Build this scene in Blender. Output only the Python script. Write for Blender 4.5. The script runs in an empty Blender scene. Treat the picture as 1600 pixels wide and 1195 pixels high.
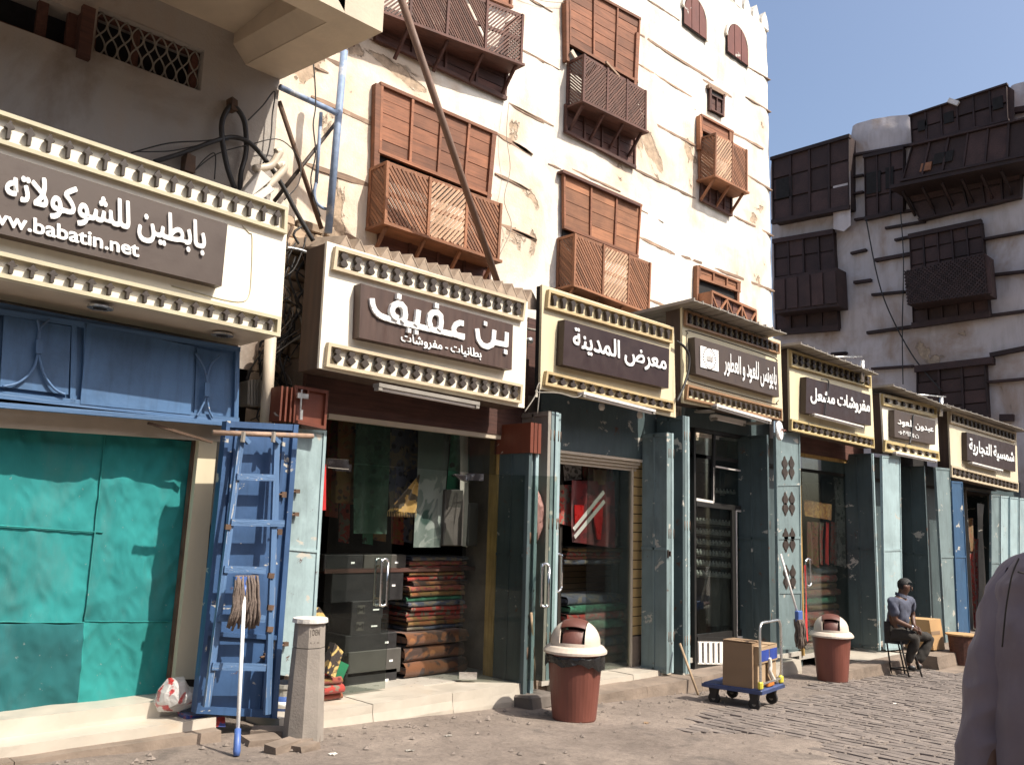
import bpy, bmesh, math, random
from mathutils import Vector, Matrix, noise
random.seed(7)
S = bpy.context.scene
COL = S.collection
rad = math.radians
# ------------------------------------------------------------------ camera, world, sun
AX = Vector((0.71162733, 0.13343013, 0.68977021))   # row direction seen from the camera (right, down, forward)
AY = Vector((-0.70193337, 0.09366965, 0.70605633))  # into the shop fronts
AZ = Vector((0.02959865, -0.98662171, 0.16031694))  # up
AZ = (AZ - AX*AZ.dot(AX)).normalized()
AY = AZ.cross(AX) if AZ.cross(AX).dot(AY) > 0 else AX.cross(AZ)
F = 1357.0; CX, CY = 800.0, 597.5
cam = bpy.data.cameras.new('camera'); co = bpy.data.objects.new('camera', cam); COL.objects.link(co)
cam.sensor_width = 36; cam.lens = 36*F/1600; cam.clip_start = 0.05; cam.clip_end = 2000
right = Vector((AX.x, AY.x, AZ.x)); down = Vector((AX.y, AY.y, AZ.y)); fwd = Vector((AX.z, AY.z, AZ.z))
M = Matrix((right, -down, -fwd)).transposed().to_4x4()
co.matrix_world = M
S.camera = co
SUN = Vector((0.35, -1.0, 1.3)).normalized()
w = bpy.data.worlds.new('World'); S.world = w; w.use_nodes = True
nt = w.node_tree; bg = nt.nodes['Background']; sky = nt.nodes.new('ShaderNodeTexSky')
sky.sky_type = 'NISHITA'; sky.sun_disc = False
sky.sun_elevation = math.asin(SUN.z); sky.sun_rotation = math.atan2(SUN.x, SUN.y)
sky.air_density = 1.0; sky.dust_density = 4.5; sky.ozone_density = 2.0
nt.links.new(sky.outputs[0], bg.inputs[0]); bg.inputs[1].default_value = 0.15
sl = bpy.data.lights.new('sun', 'SUN'); sl.energy = 5.0; sl.angle = rad(0.55); sl.color = (1.0, 0.93, 0.82)
so = bpy.data.objects.new('sun', sl); COL.objects.link(so); so.location = (10, -30, 40)
so.rotation_euler = SUN.to_track_quat('Z', 'Y').to_euler()
S.view_settings.view_transform = 'Standard'; S.view_settings.look = 'None'
S.view_settings.exposure = 0.5; S.view_settings.gamma = 1; S.view_settings.use_curve_mapping = False

# ------------------------------------------------------------------ measuring: pixel of the 1600x1195 photograph -> point on a real plane
def ray(p): return right*(p[0]-CX) + down*(p[1]-CY) + fwd*F
def onY(p, Y): d = ray(p); return d*(Y/d.y)
def onX(p, X): d = ray(p); return d*(X/d.x)
def onZ(p, Z): d = ray(p); return d*(Z/d.z)
G0, GS = 1.45, 0.042
def G(X): return -G0 - GS*X
def onG(p): d = ray(p); return d*(-G0/(d.z+GS*d.x))
def onD(p, depth): d = ray(p); return d*(depth/F)
def cr(ox, oy, s): return lambda x, y: (ox+x/s, oy+y/s)
k1 = cr(0,0,2.656); k2 = cr(400,0,2.656); k3 = cr(800,0,2.39); k4 = cr(1180,100,2.598); k5 = cr(0,200,2.39); k6 = cr(0,600,2.008)
k7 = cr(420,360,3.514); k8 = cr(420,600,2.009); k9 = cr(820,420,3.81); k10 = cr(800,620,2.077); k11 = cr(1200,520,4.0); k12 = cr(1180,680,2.321)
c4 = cr(1060,470,6.288); c6 = cr(1370,620,11.95); cb = cr(440,950,5.19); cm = cr(1360,880,5.975); cc = cr(1090,960,7.965); cg = cr(380,520,6.64)
cp = cr(1480,640,2.842)

# ------------------------------------------------------------------ mesh helpers
class MB:
    def __init__(s): s.v = []; s.f = []
    def add(s, vs, fs):
        n = len(s.v); s.v += [Vector(v) for v in vs]; s.f += [tuple(i+n for i in f) for f in fs]; return s
    def hexa(s, a, b):   # two quads, front a and back b, same order
        n = len(a)
        fs = [tuple(range(n)), tuple(reversed(range(n, 2*n)))]
        for i in range(n):
            j = (i+1) % n; fs.append((i, i+n, j+n, j))
        return s.add(list(a)+list(b), fs)
    def prism(s, pts, d):
        d = Vector(d); return s.hexa(pts, [Vector(p)+d for p in pts])
    def box(s, a, b):
        x0,y0,z0 = a; x1,y1,z1 = b
        q = [(x0,y0,z0),(x1,y0,z0),(x1,y0,z1),(x0,y0,z1)]
        return s.prism(q, (0,y1-y0,0))
    def obox(s, c, ax, ay, az):   # centre, half axes
        c = Vector(c); q = [c-ax-ay-az, c+ax-ay-az, c+ax-ay+az, c-ax-ay+az]
        return s.prism(q, ay*2)
    def bar(s, p, q, w, t, up=(0,0,1)):
        p = Vector(p); q = Vector(q); d = (q-p); L = d.length/2; d.normalize(); u = Vector(up); x = d.cross(u)
        if x.length < 1e-4: x = d.cross(Vector((0,1,0)))
        x.normalize(); u = x.cross(d)
        return s.obox((p+q)/2, x*(w/2), d*L, u*(t/2))
    def tube(s, pts, r, n=8, cap=True):
        pts = [Vector(p) for p in pts]; rs = r if isinstance(r, (list, tuple)) else [r]*len(pts)
        base = len(s.v); prev = None
        for i, p in enumerate(pts):
            t = (pts[min(i+1, len(pts)-1)] - pts[max(i-1, 0)]).normalized()
            if prev is None:
                a = t.cross(Vector((0,0,1)));
                if a.length < .05: a = t.cross(Vector((1,0,0)))
            else: a = prev - t*prev.dot(t)
            a.normalize(); prev = a; b = t.cross(a)
            for k in range(n):
                g = 2*math.pi*k/n; s.v.append(p + (a*math.cos(g)+b*math.sin(g))*rs[i])
        for i in range(len(pts)-1):
            for k in range(n):
                l = (k+1) % n; s.f.append((base+i*n+k, base+i*n+l, base+(i+1)*n+l, base+(i+1)*n+k))
        if cap:
            s.f.append(tuple(base+k for k in reversed(range(n)))); s.f.append(tuple(base+(len(pts)-1)*n+k for k in range(n)))
        return s
    def lathe(s, c, prof, n=24, axis=(0,0,1)):
        c = Vector(c); z = Vector(axis).normalized(); x = z.orthogonal().normalized(); y = z.cross(x); base = len(s.v); m = len(prof)
        for r, h in prof:
            for k in range(n):
                g = 2*math.pi*k/n; s.v.append(c + z*h + (x*math.cos(g)+y*math.sin(g))*r)
        for i in range(m-1):
            for k in range(n):
                l = (k+1) % n; s.f.append((base+i*n+k, base+i*n+l, base+(i+1)*n+l, base+(i+1)*n+k))
        s.f.append(tuple(base+k for k in reversed(range(n)))); s.f.append(tuple(base+(m-1)*n+k for k in range(n)))
        return s
    def grid(s, fn, nu, nv):
        base = len(s.v)
        for j in range(nv+1):
            for i in range(nu+1): s.v.append(Vector(fn(i/nu, j/nv)))
        for j in range(nv):
            for i in range(nu):
                a = base+j*(nu+1)+i; s.f.append((a, a+1, a+nu+2, a+nu+1))
        return s
    def build(s, name, mat, parent=None, smooth=False, jit=0.0, recalc=True, bevel=0.0):
        org = WORG.get(parent, Vector((0,0,0))) if parent else Vector((0,0,0))
        me = bpy.data.meshes.new(name)
        vs = [(v - org) for v in s.v]
        if jit: vs = [v + Vector([random.uniform(-jit, jit) for _ in range(3)]) for v in vs]
        me.from_pydata([tuple(v) for v in vs], [], s.f)
        if recalc or bevel:
            bm = bmesh.new(); bm.from_mesh(me)
            if bevel: bmesh.ops.bevel(bm, geom=list(bm.edges), offset=bevel, segments=1, affect='EDGES')
            bmesh.ops.recalc_face_normals(bm, faces=bm.faces); bm.to_mesh(me); bm.free()
        if smooth: me.polygons.foreach_set('use_smooth', [True]*len(me.polygons))
        if mat: me.materials.append(mat)
        o = bpy.data.objects.new(name, me); COL.objects.link(o)
        if parent: o.parent = parent
        WORG[o] = org
        return o
WORG = {}
def tag(o, label=None, cat=None, group=None, kind=None):
    if label: o['label'] = label
    if cat: o['category'] = cat
    if group: o['group'] = group
    if kind: o['kind'] = kind
    return o
def thing(name, label, cat, loc, group=None):
    o = bpy.data.objects.new(name, None); COL.objects.link(o); o.location = loc; o.empty_display_size = .1
    WORG[o] = Vector(loc); return tag(o, label, cat, group)
def single(mb, name, mat, label, cat, group=None, **k):   # a thing that is one mesh, origin at its base
    c = Vector((sum(v.x for v in mb.v)/len(mb.v), sum(v.y for v in mb.v)/len(mb.v), min(v.z for v in mb.v)))
    for v in mb.v: v -= c
    o = mb.build(name, mat, None, **k); o.location = c; WORG[o] = c
    for v in mb.v: v += c
    return tag(o, label, cat, group)
def Q(pq, Y): return [onY(p, Y) for p in pq]         # tl, tr, br, bl
def QX(pq, X): return [onX(p, X) for p in pq]
def bil(q, u, v): return (q[0]*(1-u)+q[1]*u)*(1-v) + (q[3]*(1-u)+q[2]*u)*v
def sub(q, u0, u1, v0, v1): return [bil(q,u0,v0), bil(q,u1,v0), bil(q,u1,v1), bil(q,u0,v1)]
def slab(q, t, mb=None): return (mb or MB()).prism(q, (0,t,0))
UC = {}
def unit_cube(mat):
    if mat.name not in UC:
        b = MB().box((-.5,-.5,-.5),(.5,.5,.5)); me = bpy.data.meshes.new('slat'); me.from_pydata([tuple(v) for v in b.v], [], b.f)
        me.materials.append(mat); UC[mat.name] = me
    return UC[mat.name]
def stick(name, mat, parent, p, q, w, t, nrm=(0,1,0)):   # unit cube shared, stretched between two points
    p = Vector(p); q = Vector(q); d = q-p; L = d.length; d.normalize(); n = Vector(nrm); x = d.cross(n).normalized(); n = x.cross(d)
    o = bpy.data.objects.new(name, unit_cube(mat)); COL.objects.link(o); o.parent = parent
    m = Matrix((x*w, n*t, d*L)).transposed().to_4x4(); m.translation = (p+q)/2 - (WORG[parent] if parent else Vector())
    o.matrix_basis = m; WORG[o] = WORG.get(parent, Vector()); return o
def cable(name, pts, r, mat, label=None, cat='cable', group=None, parent=None, seg=6):
    # smooth curve through the points
    P = [Vector(p) for p in pts]; out = []
    for i in range(len(P)-1):
        a = P[max(i-1,0)]; b = P[i]; c = P[i+1]; d = P[min(i+2,len(P)-1)]
        for k in range(seg):
            t = k/seg; out.append(.5*((2*b)+(c-a)*t+(2*a-5*b+4*c-d)*t*t+(3*b-a-3*c+d)*t**3))
    out.append(P[-1]); m = MB().tube(out, r, 6)
    if parent: return m.build(name, mat, parent, smooth=True)
    return single(m, name, mat, label, cat, group, smooth=True)

# ------------------------------------------------------------------ materials
MATS = {}
def nodes(name):
    m = bpy.data.materials.new(name); m.use_nodes = True; n = m.node_tree; MATS[name] = m
    return m, n, n.nodes['Principled BSDF'], n.links
def coord(n, scale=(1,1,1), rot=(0,0,0), obj=True, rnd=True):
    tc = n.nodes.new('ShaderNodeTexCoord'); mp = n.nodes.new('ShaderNodeMapping'); mp.inputs['Scale'].default_value = scale; mp.inputs['Rotation'].default_value = rot
    n.links.new(tc.outputs['Object'], mp.inputs[0])
    if rnd:
        oi = n.nodes.new('ShaderNodeObjectInfo'); mu = n.nodes.new('ShaderNodeVectorMath'); mu.operation = 'SCALE'; mu.inputs[0].default_value = (31,17,23)
        n.links.new(oi.outputs['Random'], mu.inputs['Scale']); n.links.new(mu.outputs[0], mp.inputs['Location'])
    return mp.outputs[0]
def ntex(n, vec, scale, detail=6, rough=.6, dist=0):
    t = n.nodes.new('ShaderNodeTexNoise'); t.inputs['Scale'].default_value = scale; t.inputs['Detail'].default_value = detail
    t.inputs['Roughness'].default_value = rough; t.inputs['Distortion'].default_value = dist; n.links.new(vec, t.inputs['Vector']); return t.outputs['Fac']
def ramp(n, fac, stops):
    r = n.nodes.new('ShaderNodeValToRGB'); e = r.color_ramp.elements
    for i, (p, c) in enumerate(stops):
        x = e[i] if i < 2 else e.new(p)
        x.position = p; x.color = (c[0],c[1],c[2],1) if not isinstance(c, (int,float)) else (c,c,c,1)
    n.links.new(fac, r.inputs[0]); return r.outputs[0]
def mixc(n, fac, a, b, blend='MIX'):
    m = n.nodes.new('ShaderNodeMix'); m.data_type = 'RGBA'; m.blend_type = blend
    for s, v in ((0, fac), (6, a), (7, b)):
        if isinstance(v, (int, float)): m.inputs[s].default_value = v
        elif isinstance(v, tuple): m.inputs[s].default_value = (*v[:3], 1)
        else: n.links.new(v, m.inputs[s])
    return m.outputs[2]
def bump(n, b, h, strength=.3, dist=.01, prev=None):
    u = n.nodes.new('ShaderNodeBump'); u.inputs['Strength'].default_value = strength; u.inputs['Distance'].default_value = dist
    n.links.new(h, u.inputs['Height'])
    if prev: n.links.new(prev, u.inputs['Normal'])
    n.links.new(u.outputs[0], b.inputs['Normal']); return u.outputs[0]
def mul(c, k): return tuple(x*k for x in c[:3])
def plain(name, c, rough=.7, var=.25, scale=6, bs=40, bstr=.15, metal=0, stretch=(1,1,1), dirt=None, dirt_amt=.5, tint=0.0):
    m, n, b, L = nodes(name); v = coord(n, stretch)
    f = ntex(n, v, scale, 8); col = ramp(n, f, [(.3, mul(c, 1-var)), (.7, mul(c, 1+var*.6))])
    if dirt:
        g = ntex(n, v, scale*.45, 10, .7); gm = ramp(n, g, [(1-dirt_amt, 0), (min(1, 1-dirt_amt+.12), 1)]); col = mixc(n, gm, col, dirt)
    if tint:
        oi = n.nodes.new('ShaderNodeObjectInfo'); r = ramp(n, oi.outputs['Random'], [(0, 1-tint), (1, 1+tint*.5)]); col = mixc(n, 1.0, col, r, 'MULTIPLY')
    L.new(col, b.inputs['Base Color']); b.inputs['Metallic'].default_value = metal
    rr = ramp(n, ntex(n, v, scale*2, 4), [(.3, max(0, rough-.12)), (.7, min(1, rough+.12))]); L.new(rr, b.inputs['Roughness'])
    bump(n, b, ntex(n, v, bs, 6), bstr, .01); return m
def paint(name, c, rust=(.09,.035,.018), amt=.36, rough=.5, streak=True, chip=.625):
    m, n, b, L = nodes(name); v = coord(n); vs = coord(n, (9,9,.8))
    f = ntex(n, v, 2.2, 8); col = ramp(n, f, [(.3, mul(c,.8)), (.7, mul(c,1.12))])
    st = ramp(n, ntex(n, vs, 2.5, 6, .6), [(.5, 0), (.78, .5)]); col = mixc(n, st, col, mul(c,.45) if streak else c)
    ru = ntex(n, v, 7, 12, .72, .3); gr = ramp(n, ntex(n, coord(n,(1,1,.5)), 1.7, 12, .7), [(.50,0),(.72,.62)]); col = mixc(n, gr, col, mul(c,.33)); rm = ramp(n, ru, [(1-amt, 0), (1-amt+.035, 1)]); col = mixc(n, rm, col, rust)
    ch = ntex(n, coord(n, (1,1,1.6)), 3.3, 10, .65, .5); cm_ = ramp(n, ch, [(chip, 0), (chip+.015, 1)]); col = mixc(n, cm_, col, (.42,.40,.35))
    L.new(col, b.inputs['Base Color']); b.inputs['Roughness'].default_value = rough
    b1 = bump(n, b, rm, .35, .003); bump(n, b, ntex(n, v, 5, 3), .25, .02, b1); return m
def wood(name, c, gr=(1,1,1), var=.5, rough=.75, tint=.3, axis='X', dust=None):
    m, n, b, L = nodes(name); sc = {'X': (.7,9,14), 'Z': (9,9,.7)}[axis]; v = coord(n, sc); v2 = coord(n)
    f = ntex(n, v, 3, 8, .65, .4); col = ramp(n, f, [(.28, mul(c,1-var)), (.5, c), (.75, mul(c,1+var*.7))])
    g = ramp(n, ntex(n, v2, 2.5, 8), [(.35, .65), (.7, 1.1)]); col = mixc(n, 1.0, col, g, 'MULTIPLY')
    if dust: col = mixc(n, ramp(n, ntex(n, v2, 5, 10, .7), [(.55,0),(.75,.7)]), col, dust)
    oi = n.nodes.new('ShaderNodeObjectInfo'); r = ramp(n, oi.outputs['Random'], [(0, 1-tint), (1, 1+tint)]); col = mixc(n, 1.0, col, r, 'MULTIPLY')
    L.new(col, b.inputs['Base Color']); b.inputs['Roughness'].default_value = rough; bump(n, b, f, .5, .006); return m
def plaster(name, c, patch=(.58,.45,.33), stone=(.36,.27,.19), pamt=.42, grime=(.45,.38,.30), worn=None):
    m, n, b, L = nodes(name); v = coord(n, rnd=False)
    f = ntex(n, v, .9, 10, .62); col = ramp(n, f, [(.3, mul(c,.9)), (.6, c)])
    sm = ramp(n, ntex(n, coord(n, (2.4,2.4,.5), rnd=False), 2.0, 8, .6), [(.47, 0), (.78, .62)]); col = mixc(n, sm, col, grime)
    p = ntex(n, coord(n, (1,1,.8), rnd=False), .75, 12, .60, .5); 
    if worn:   # plaster is falling off most around this spot of the wall
        vd = n.nodes.new('ShaderNodeVectorMath'); vd.operation = 'DISTANCE'; vd.inputs[1].default_value = worn[:3]; L.new(v, vd.inputs[0])
        mr = n.nodes.new('ShaderNodeMapRange'); mr.inputs[1].default_value = worn[3]*.35; mr.inputs[2].default_value = worn[3]; mr.inputs[3].default_value = worn[4]; mr.inputs[4].default_value = 0; L.new(vd.outputs['Value'], mr.inputs[0])
        ad = n.nodes.new('ShaderNodeMath'); ad.operation = 'ADD'; L.new(p, ad.inputs[0]); L.new(mr.outputs[0], ad.inputs[1]); p = ad.outputs[0]
    pm_ = ramp(n, p, [(1-pamt-.07, 0), (1-pamt+.07, .8)]); col = mixc(n, pm_, col, patch)
    p2 = ramp(n, p, [(1-pamt+.085, 0), (1-pamt+.097, 1)]); sto = ramp(n, ntex(n, v, 9, 10, .7), [(.3, mul(stone,.6)), (.7, mul(stone,1.5))]); col = mixc(n, p2, col, sto)
    L.new(col, b.inputs['Base Color']); b.inputs['Roughness'].default_value = .92
    inv = n.nodes.new('ShaderNodeMath'); inv.operation = 'SUBTRACT'; inv.inputs[0].default_value = 1; L.new(p2, inv.inputs[1])
    b1 = bump(n, b, inv.outputs[0], .8, .03); b2 = bump(n, b, ntex(n, v, 3.5, 12, .7), .35, .05, b1); bump(n, b, ntex(n, v, 30, 6, .7), .3, .01, b2); return m
def pattern(name, c1, c2, c3, scale=6, kind='vor'):     # printed blanket cloth
    m, n, b, L = nodes(name); v = coord(n)
    t = n.nodes.new('ShaderNodeTexVoronoi'); t.inputs['Scale'].default_value = scale; L.new(v, t.inputs['Vector'])
    f = ntex(n, v, scale*.7, 3, .5, 1.5)
    a = ramp(n, t.outputs['Distance'], [(.25, c1), (.32, c2)]); col = mixc(n, ramp(n, f, [(.52,0),(.56,1)]), a, c3)
    L.new(col, b.inputs['Base Color']); b.inputs['Roughness'].default_value = .95
    b.inputs['Sheen Weight'].default_value = .3; bump(n, b, ntex(n, v, 60, 3), .4, .01); return m
def cloth(name, c, var=.22):
    m, n, b, L = nodes(name); v = coord(n); f = ntex(n, v, 1.6, 8, .6); col = ramp(n, f, [(.3, mul(c,1-var)), (.7, mul(c,1+var))]); col = mixc(n, ramp(n, ntex(n, coord(n,(1,1,.35)), 3, 8, .7), [(.5,0),(.8,.45)]), col, (c[1]*.55,c[1]*.8,c[2]*.75)); col = mixc(n, ramp(n, ntex(n, v, 26, 3), [(.70,0),(.74,.5)]), col, (.28,.30,.27))
    L.new(col, b.inputs['Base Color']); b.inputs['Roughness'].default_value = .95
    b1 = bump(n, b, ntex(n, coord(n, (1,1,.45)), 3.5, 3, .5, .8), .35, .05); bump(n, b, ntex(n, v, 160, 2), .2, .004, b1); return m
def glass(name, tint=(1,1,1), refl=1.0):
    m, n, b, L = nodes(name); n.nodes.remove(b); out = n.nodes['Material Output']
    tr = n.nodes.new('ShaderNodeBsdfTransparent'); tr.inputs[0].default_value = (*tint, 1); gl = n.nodes.new('ShaderNodeBsdfGlossy'); gl.inputs['Roughness'].default_value = .02
    fr = n.nodes.new('ShaderNodeFresnel'); fr.inputs[0].default_value = 1.5; mx = n.nodes.new('ShaderNodeMixShader')
    ml = n.nodes.new('ShaderNodeMath'); ml.operation = 'MULTIPLY_ADD'; ml.inputs[1].default_value = refl; ml.inputs[2].default_value = .0; L.new(fr.outputs[0], ml.inputs[0])
    df = n.nodes.new('ShaderNodeBsdfDiffuse'); df.inputs[0].default_value = (.5,.48,.44,1); m2 = n.nodes.new('ShaderNodeMixShader')
    ds = ramp(n, ntex(n, coord(n), 2.5, 8, .7), [(.35, .001), (.8, .008)]); L.new(ds, m2.inputs[0])
    L.new(ml.outputs[0], mx.inputs[0]); L.new(tr.outputs[0], mx.inputs[1]); L.new(gl.outputs[0], mx.inputs[2])
    L.new(mx.outputs[0], m2.inputs[1]); L.new(df.outputs[0], m2.inputs[2]); L.new(m2.outputs[0], out.inputs[0]); return m

PLASTER = plaster('white_plaster', (.74,.70,.62), pamt=.455, worn=(-3.6,0,2.9,1.9,.15))
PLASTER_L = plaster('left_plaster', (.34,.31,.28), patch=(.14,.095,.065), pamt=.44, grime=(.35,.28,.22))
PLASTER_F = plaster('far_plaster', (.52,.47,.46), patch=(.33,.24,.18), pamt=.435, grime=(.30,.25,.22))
CONC = plain('cream_concrete', (.52,.44,.34), .9, .15, 3, 30, .3, dirt=(.34,.26,.19), dirt_amt=.35)
STONE = plain('rubble_stone', (.44,.33,.23), .95, .4, 5, 18, .8, tint=.35)
MORTAR = plain('rubble_mortar', (.17,.125,.09), .95, .5, 8, 25, .8)
BEAM = wood('beam_wood', (.30,.195,.13), tint=.35, dust=(.5,.42,.33))
WOOD = wood('shutter_wood', (.235,.092,.045), tint=.3, var=.4)
WOOD_O = wood('orange_wood', (.30,.128,.062), tint=.28, var=.35)
LATT = wood('lattice_wood', (.26,.117,.061), tint=.3, axis='Z')
LATT_LIT = wood('sunlit_lattice_wood', (.52,.32,.20), tint=.2, axis='Z')  # slats that catch the sun: lit tone put into the colour
LATT_D = wood('dark_lattice_wood', (.13,.060,.042), tint=.3, axis='Z', dust=(.3,.22,.17))
WOOD_D = wood('dark_base_wood', (.105,.042,.030), tint=.25, var=.5)
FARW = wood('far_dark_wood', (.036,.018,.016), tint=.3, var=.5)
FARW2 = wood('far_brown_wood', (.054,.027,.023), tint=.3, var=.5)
DARK = plain('black_and_shade', (.012,.010,.009), .9, .3)  # near-black: painted shade in openings, also plain dark parts
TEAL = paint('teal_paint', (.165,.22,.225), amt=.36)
TEAL_L = paint('lit_pale_teal_paint', (.31,.41,.425), amt=.37)  # paler copy of the teal: sunlight put into the colour, also worn edges
TEAL_D = paint('shaded_teal_paint', (.065,.093,.098), amt=.37)  # darker copy of the teal: shade put into the colour
BLUE = paint('blue_paint', (.062,.138,.27), amt=.33, chip=.72)
BLUE_K = paint('deep_blue_paint', (.036,.085,.19), amt=.36)
BLUE_D = paint('navy_blue_paint', (.03,.085,.17), amt=.34)
BLUE_L = paint('ladder_blue_paint', (.080,.155,.29), amt=.36)
REDBR = paint('red_oxide_paint', (.14,.036,.018), rust=(.06,.02,.012), amt=.33)
RUST = plain('rusty_steel', (.10,.058,.036), .8, .5, 9, 50, .4)
CREAM = plain('cream_panel', (.76,.71,.59), .55, .07, 2, 20, .08, dirt=(.50,.42,.31), dirt_amt=.36, stretch=(4,4,.6))
CREAM2 = plain('buff_panel', (.60,.52,.35), .5, .06, 2, 20, .06, dirt=(.40,.32,.21), dirt_amt=.40, stretch=(4,4,.6))
CREAM3 = plain('yellow_cream_panel', (.64,.57,.38), .5, .06, 2, 20, .06, dirt=(.44,.36,.22), dirt_amt=.40, stretch=(4,4,.6))
CREAM4 = plain('pale_buff_panel', (.60,.53,.38), .5, .06, 2, 20, .06, dirt=(.42,.34,.23), dirt_amt=.40, stretch=(4,4,.6))
TRIM = plain('olive_gold_trim', (.46,.41,.28), .5, .12, 4, 30, .1)
TRIM2 = plain('tan_trim', (.50,.41,.28), .5, .15, 4, 30, .1)
TRIM3 = plain('ochre_trim', (.45,.34,.18), .45, .15, 4, 30, .1)
TRIM4 = plain('yellow_trim', (.48,.37,.17), .45, .15, 4, 30, .1)
TRIM5 = plain('brown_trim', (.27,.15,.075), .5, .2, 4, 30, .1)
ORN = plain('ornament_brown', (.035,.024,.018), .6, .3, 8)
BOARD = plain('brown_board', (.062,.043,.034), .5, .12, 3, 30, .06, dirt=(.085,.063,.052), dirt_amt=.3)
BOARD2 = plain('streaked_brown_board', (.062,.034,.025), .5, .28, 3, 30, .08, stretch=(6,6,.5), dirt=(.11,.07,.052), dirt_amt=.3)
BOARD3 = plain('dark_maroon_board', (.026,.011,.009), .45, .15, 3, 30, .05)
WHITE = plain('white_letters', (.82,.82,.80), .5, .03)
SIGNSIDE = plain('sign_side_brown', (.075,.045,.03), .7, .45, 3, 20, .2, stretch=(6,6,.6))
TINROOF = plain('grey_tin_sheet', (.30,.27,.23), .55, .3, 4, 20, .2, metal=.2, stretch=(6,1,1))
CORR = plain('dusty_corrugated_sheet', (.33,.255,.19), .85, .35, 6, 30, .4)
TUBE = plain('white_lamp_metal', (.70,.66,.62), .4, .08)
ALU = plain('brushed_aluminium', (.62,.62,.60), .3, .08, 6, metal=.85)
CHROME = plain('polished_steel', (.78,.78,.78), .14, .04, metal=1)
BLKF = plain('black_frame', (.018,.017,.016), .45, .2)
YELW = wood('varnished_yellow_wood', (.42,.26,.08), tint=.1, axis='Z')
SLATW = plain('yellow_slatwall', (.55,.38,.16), .6, .15, 4)
MARBLE = plain('cream_marble', (.44,.395,.33), .4, .12, 3, 20, .1, dirt=(.45,.37,.28), dirt_amt=.42)
CURB = plain('worn_curb_concrete', (.20,.155,.12), .95, .35, 4, 16, .9, dirt=(.19,.14,.11), dirt_amt=.42)
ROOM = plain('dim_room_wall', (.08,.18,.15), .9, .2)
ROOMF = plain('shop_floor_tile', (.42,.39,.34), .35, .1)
PIPE_C = plain('cream_pipe', (.50,.43,.34), .5, .1)
PIPE_B = plain('blue_pipe', (.20,.27,.40), .6, .35, 12, dirt=(.5,.48,.45), dirt_amt=.45)
BLK = plain('black_rubber', (.02,.018,.017), .6, .2)
GREYC = plain('grey_box_paint', (.24,.22,.19), .7, .2)
PVCW = plain('white_duct', (.60,.56,.50), .6, .15)
TCLOTH = cloth('teal_cloth', (.015,.190,.188)); TCLOTH2 = cloth('deep_teal_cloth', (.009,.105,.112)); TCLOTH3 = cloth('green_teal_cloth', (.015,.200,.190))
GLASS = glass('clear_glass', (.78,.82,.80), .36)
# ================================================================== THE SETTING: ground
def mat_ground():
    m, n, b, L = nodes('dusty_ground'); v = coord(n, rnd=False)
    f = ntex(n, v, .8, 12, .65); col = ramp(n, f, [(.3, (.140,.113,.095)), (.5, (.205,.168,.142)), (.75, (.30,.25,.21))])
    f2 = ntex(n, v, 6, 12, .72); col = mixc(n, .55, col, ramp(n, f2, [(.3, (.55,.53,.50)), (.7, (1.12,1.1,1.08))]), 'MULTIPLY')
    st = ramp(n, ntex(n, v, 2.3, 6, .6, .6), [(.56, 0), (.66, .7)]); col = mixc(n, st, col, (.10,.083,.072))
    sp = ramp(n, ntex(n, v, 70, 3), [(.70, 0), (.74, .6)]); col = mixc(n, sp, col, (.10,.08,.07))
    L.new(col, b.inputs['Base Color']); b.inputs['Roughness'].default_value = .93
    pb = ntex(n, v, 28, 10, .75); col = mixc(n, .7, col, ramp(n, pb, [(.32, (.62,.60,.58)), (.5,(1,1,1)), (.7, (1.3,1.28,1.25))]), 'MULTIPLY'); L.new(col, b.inputs['Base Color']); b1 = bump(n, b, f2, .8, .03); b2 = bump(n, b, ntex(n, v, 60, 8, .8), .5, .012, b1); bump(n, b, f, .6, .08, b2); return m
GROUND = mat_ground()
PAVER = plain('dusty_paver', (.165,.137,.120), .93, .3, 7, 40, .6, dirt=(.215,.18,.155), dirt_amt=.5, tint=.14)
m = MB()
def xlim(y): return 6.9 + .30*math.sin(y*2.1) + .25*math.sin(y*5+1) + max(0, (y-4.6))*2.2   # ragged left border of the paved part
def gz(x, y): return G(x) + .012*noise.noise(Vector((x*.7, y*.7, 3))) + .006*noise.noise(Vector((x*3, y*3, 9)))
near = []
NX, NY = 300, 110
m.grid(lambda u, v: (lambda x, y: (x, y, gz(x, y) - (.011 if x > xlim(y)+.1 and 1.1 < y < 5.5 and not (y > 4.9 and x < 10.6) else 0)))(-1+26*u, .2+6.4*v), NX, NY)
g1 = m
m2 = MB()
for a in ((-160,-160,-1,260),(25,-160,260,260),(-1,-160,25,.2),(-1,6.6,25,260)):
    x0,y0,x1,y1 = a
    m2.add([(x0,y0,G(x0)-.004),(x1,y0,G(x1)-.004),(x1,y1,G(x1)-.004),(x0,y1,G(x0)-.004)], [(0,1,2,3)])
g1.add(m2.v, m2.f)
tag(g1.build('ground', GROUND, smooth=True), kind='structure')
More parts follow.
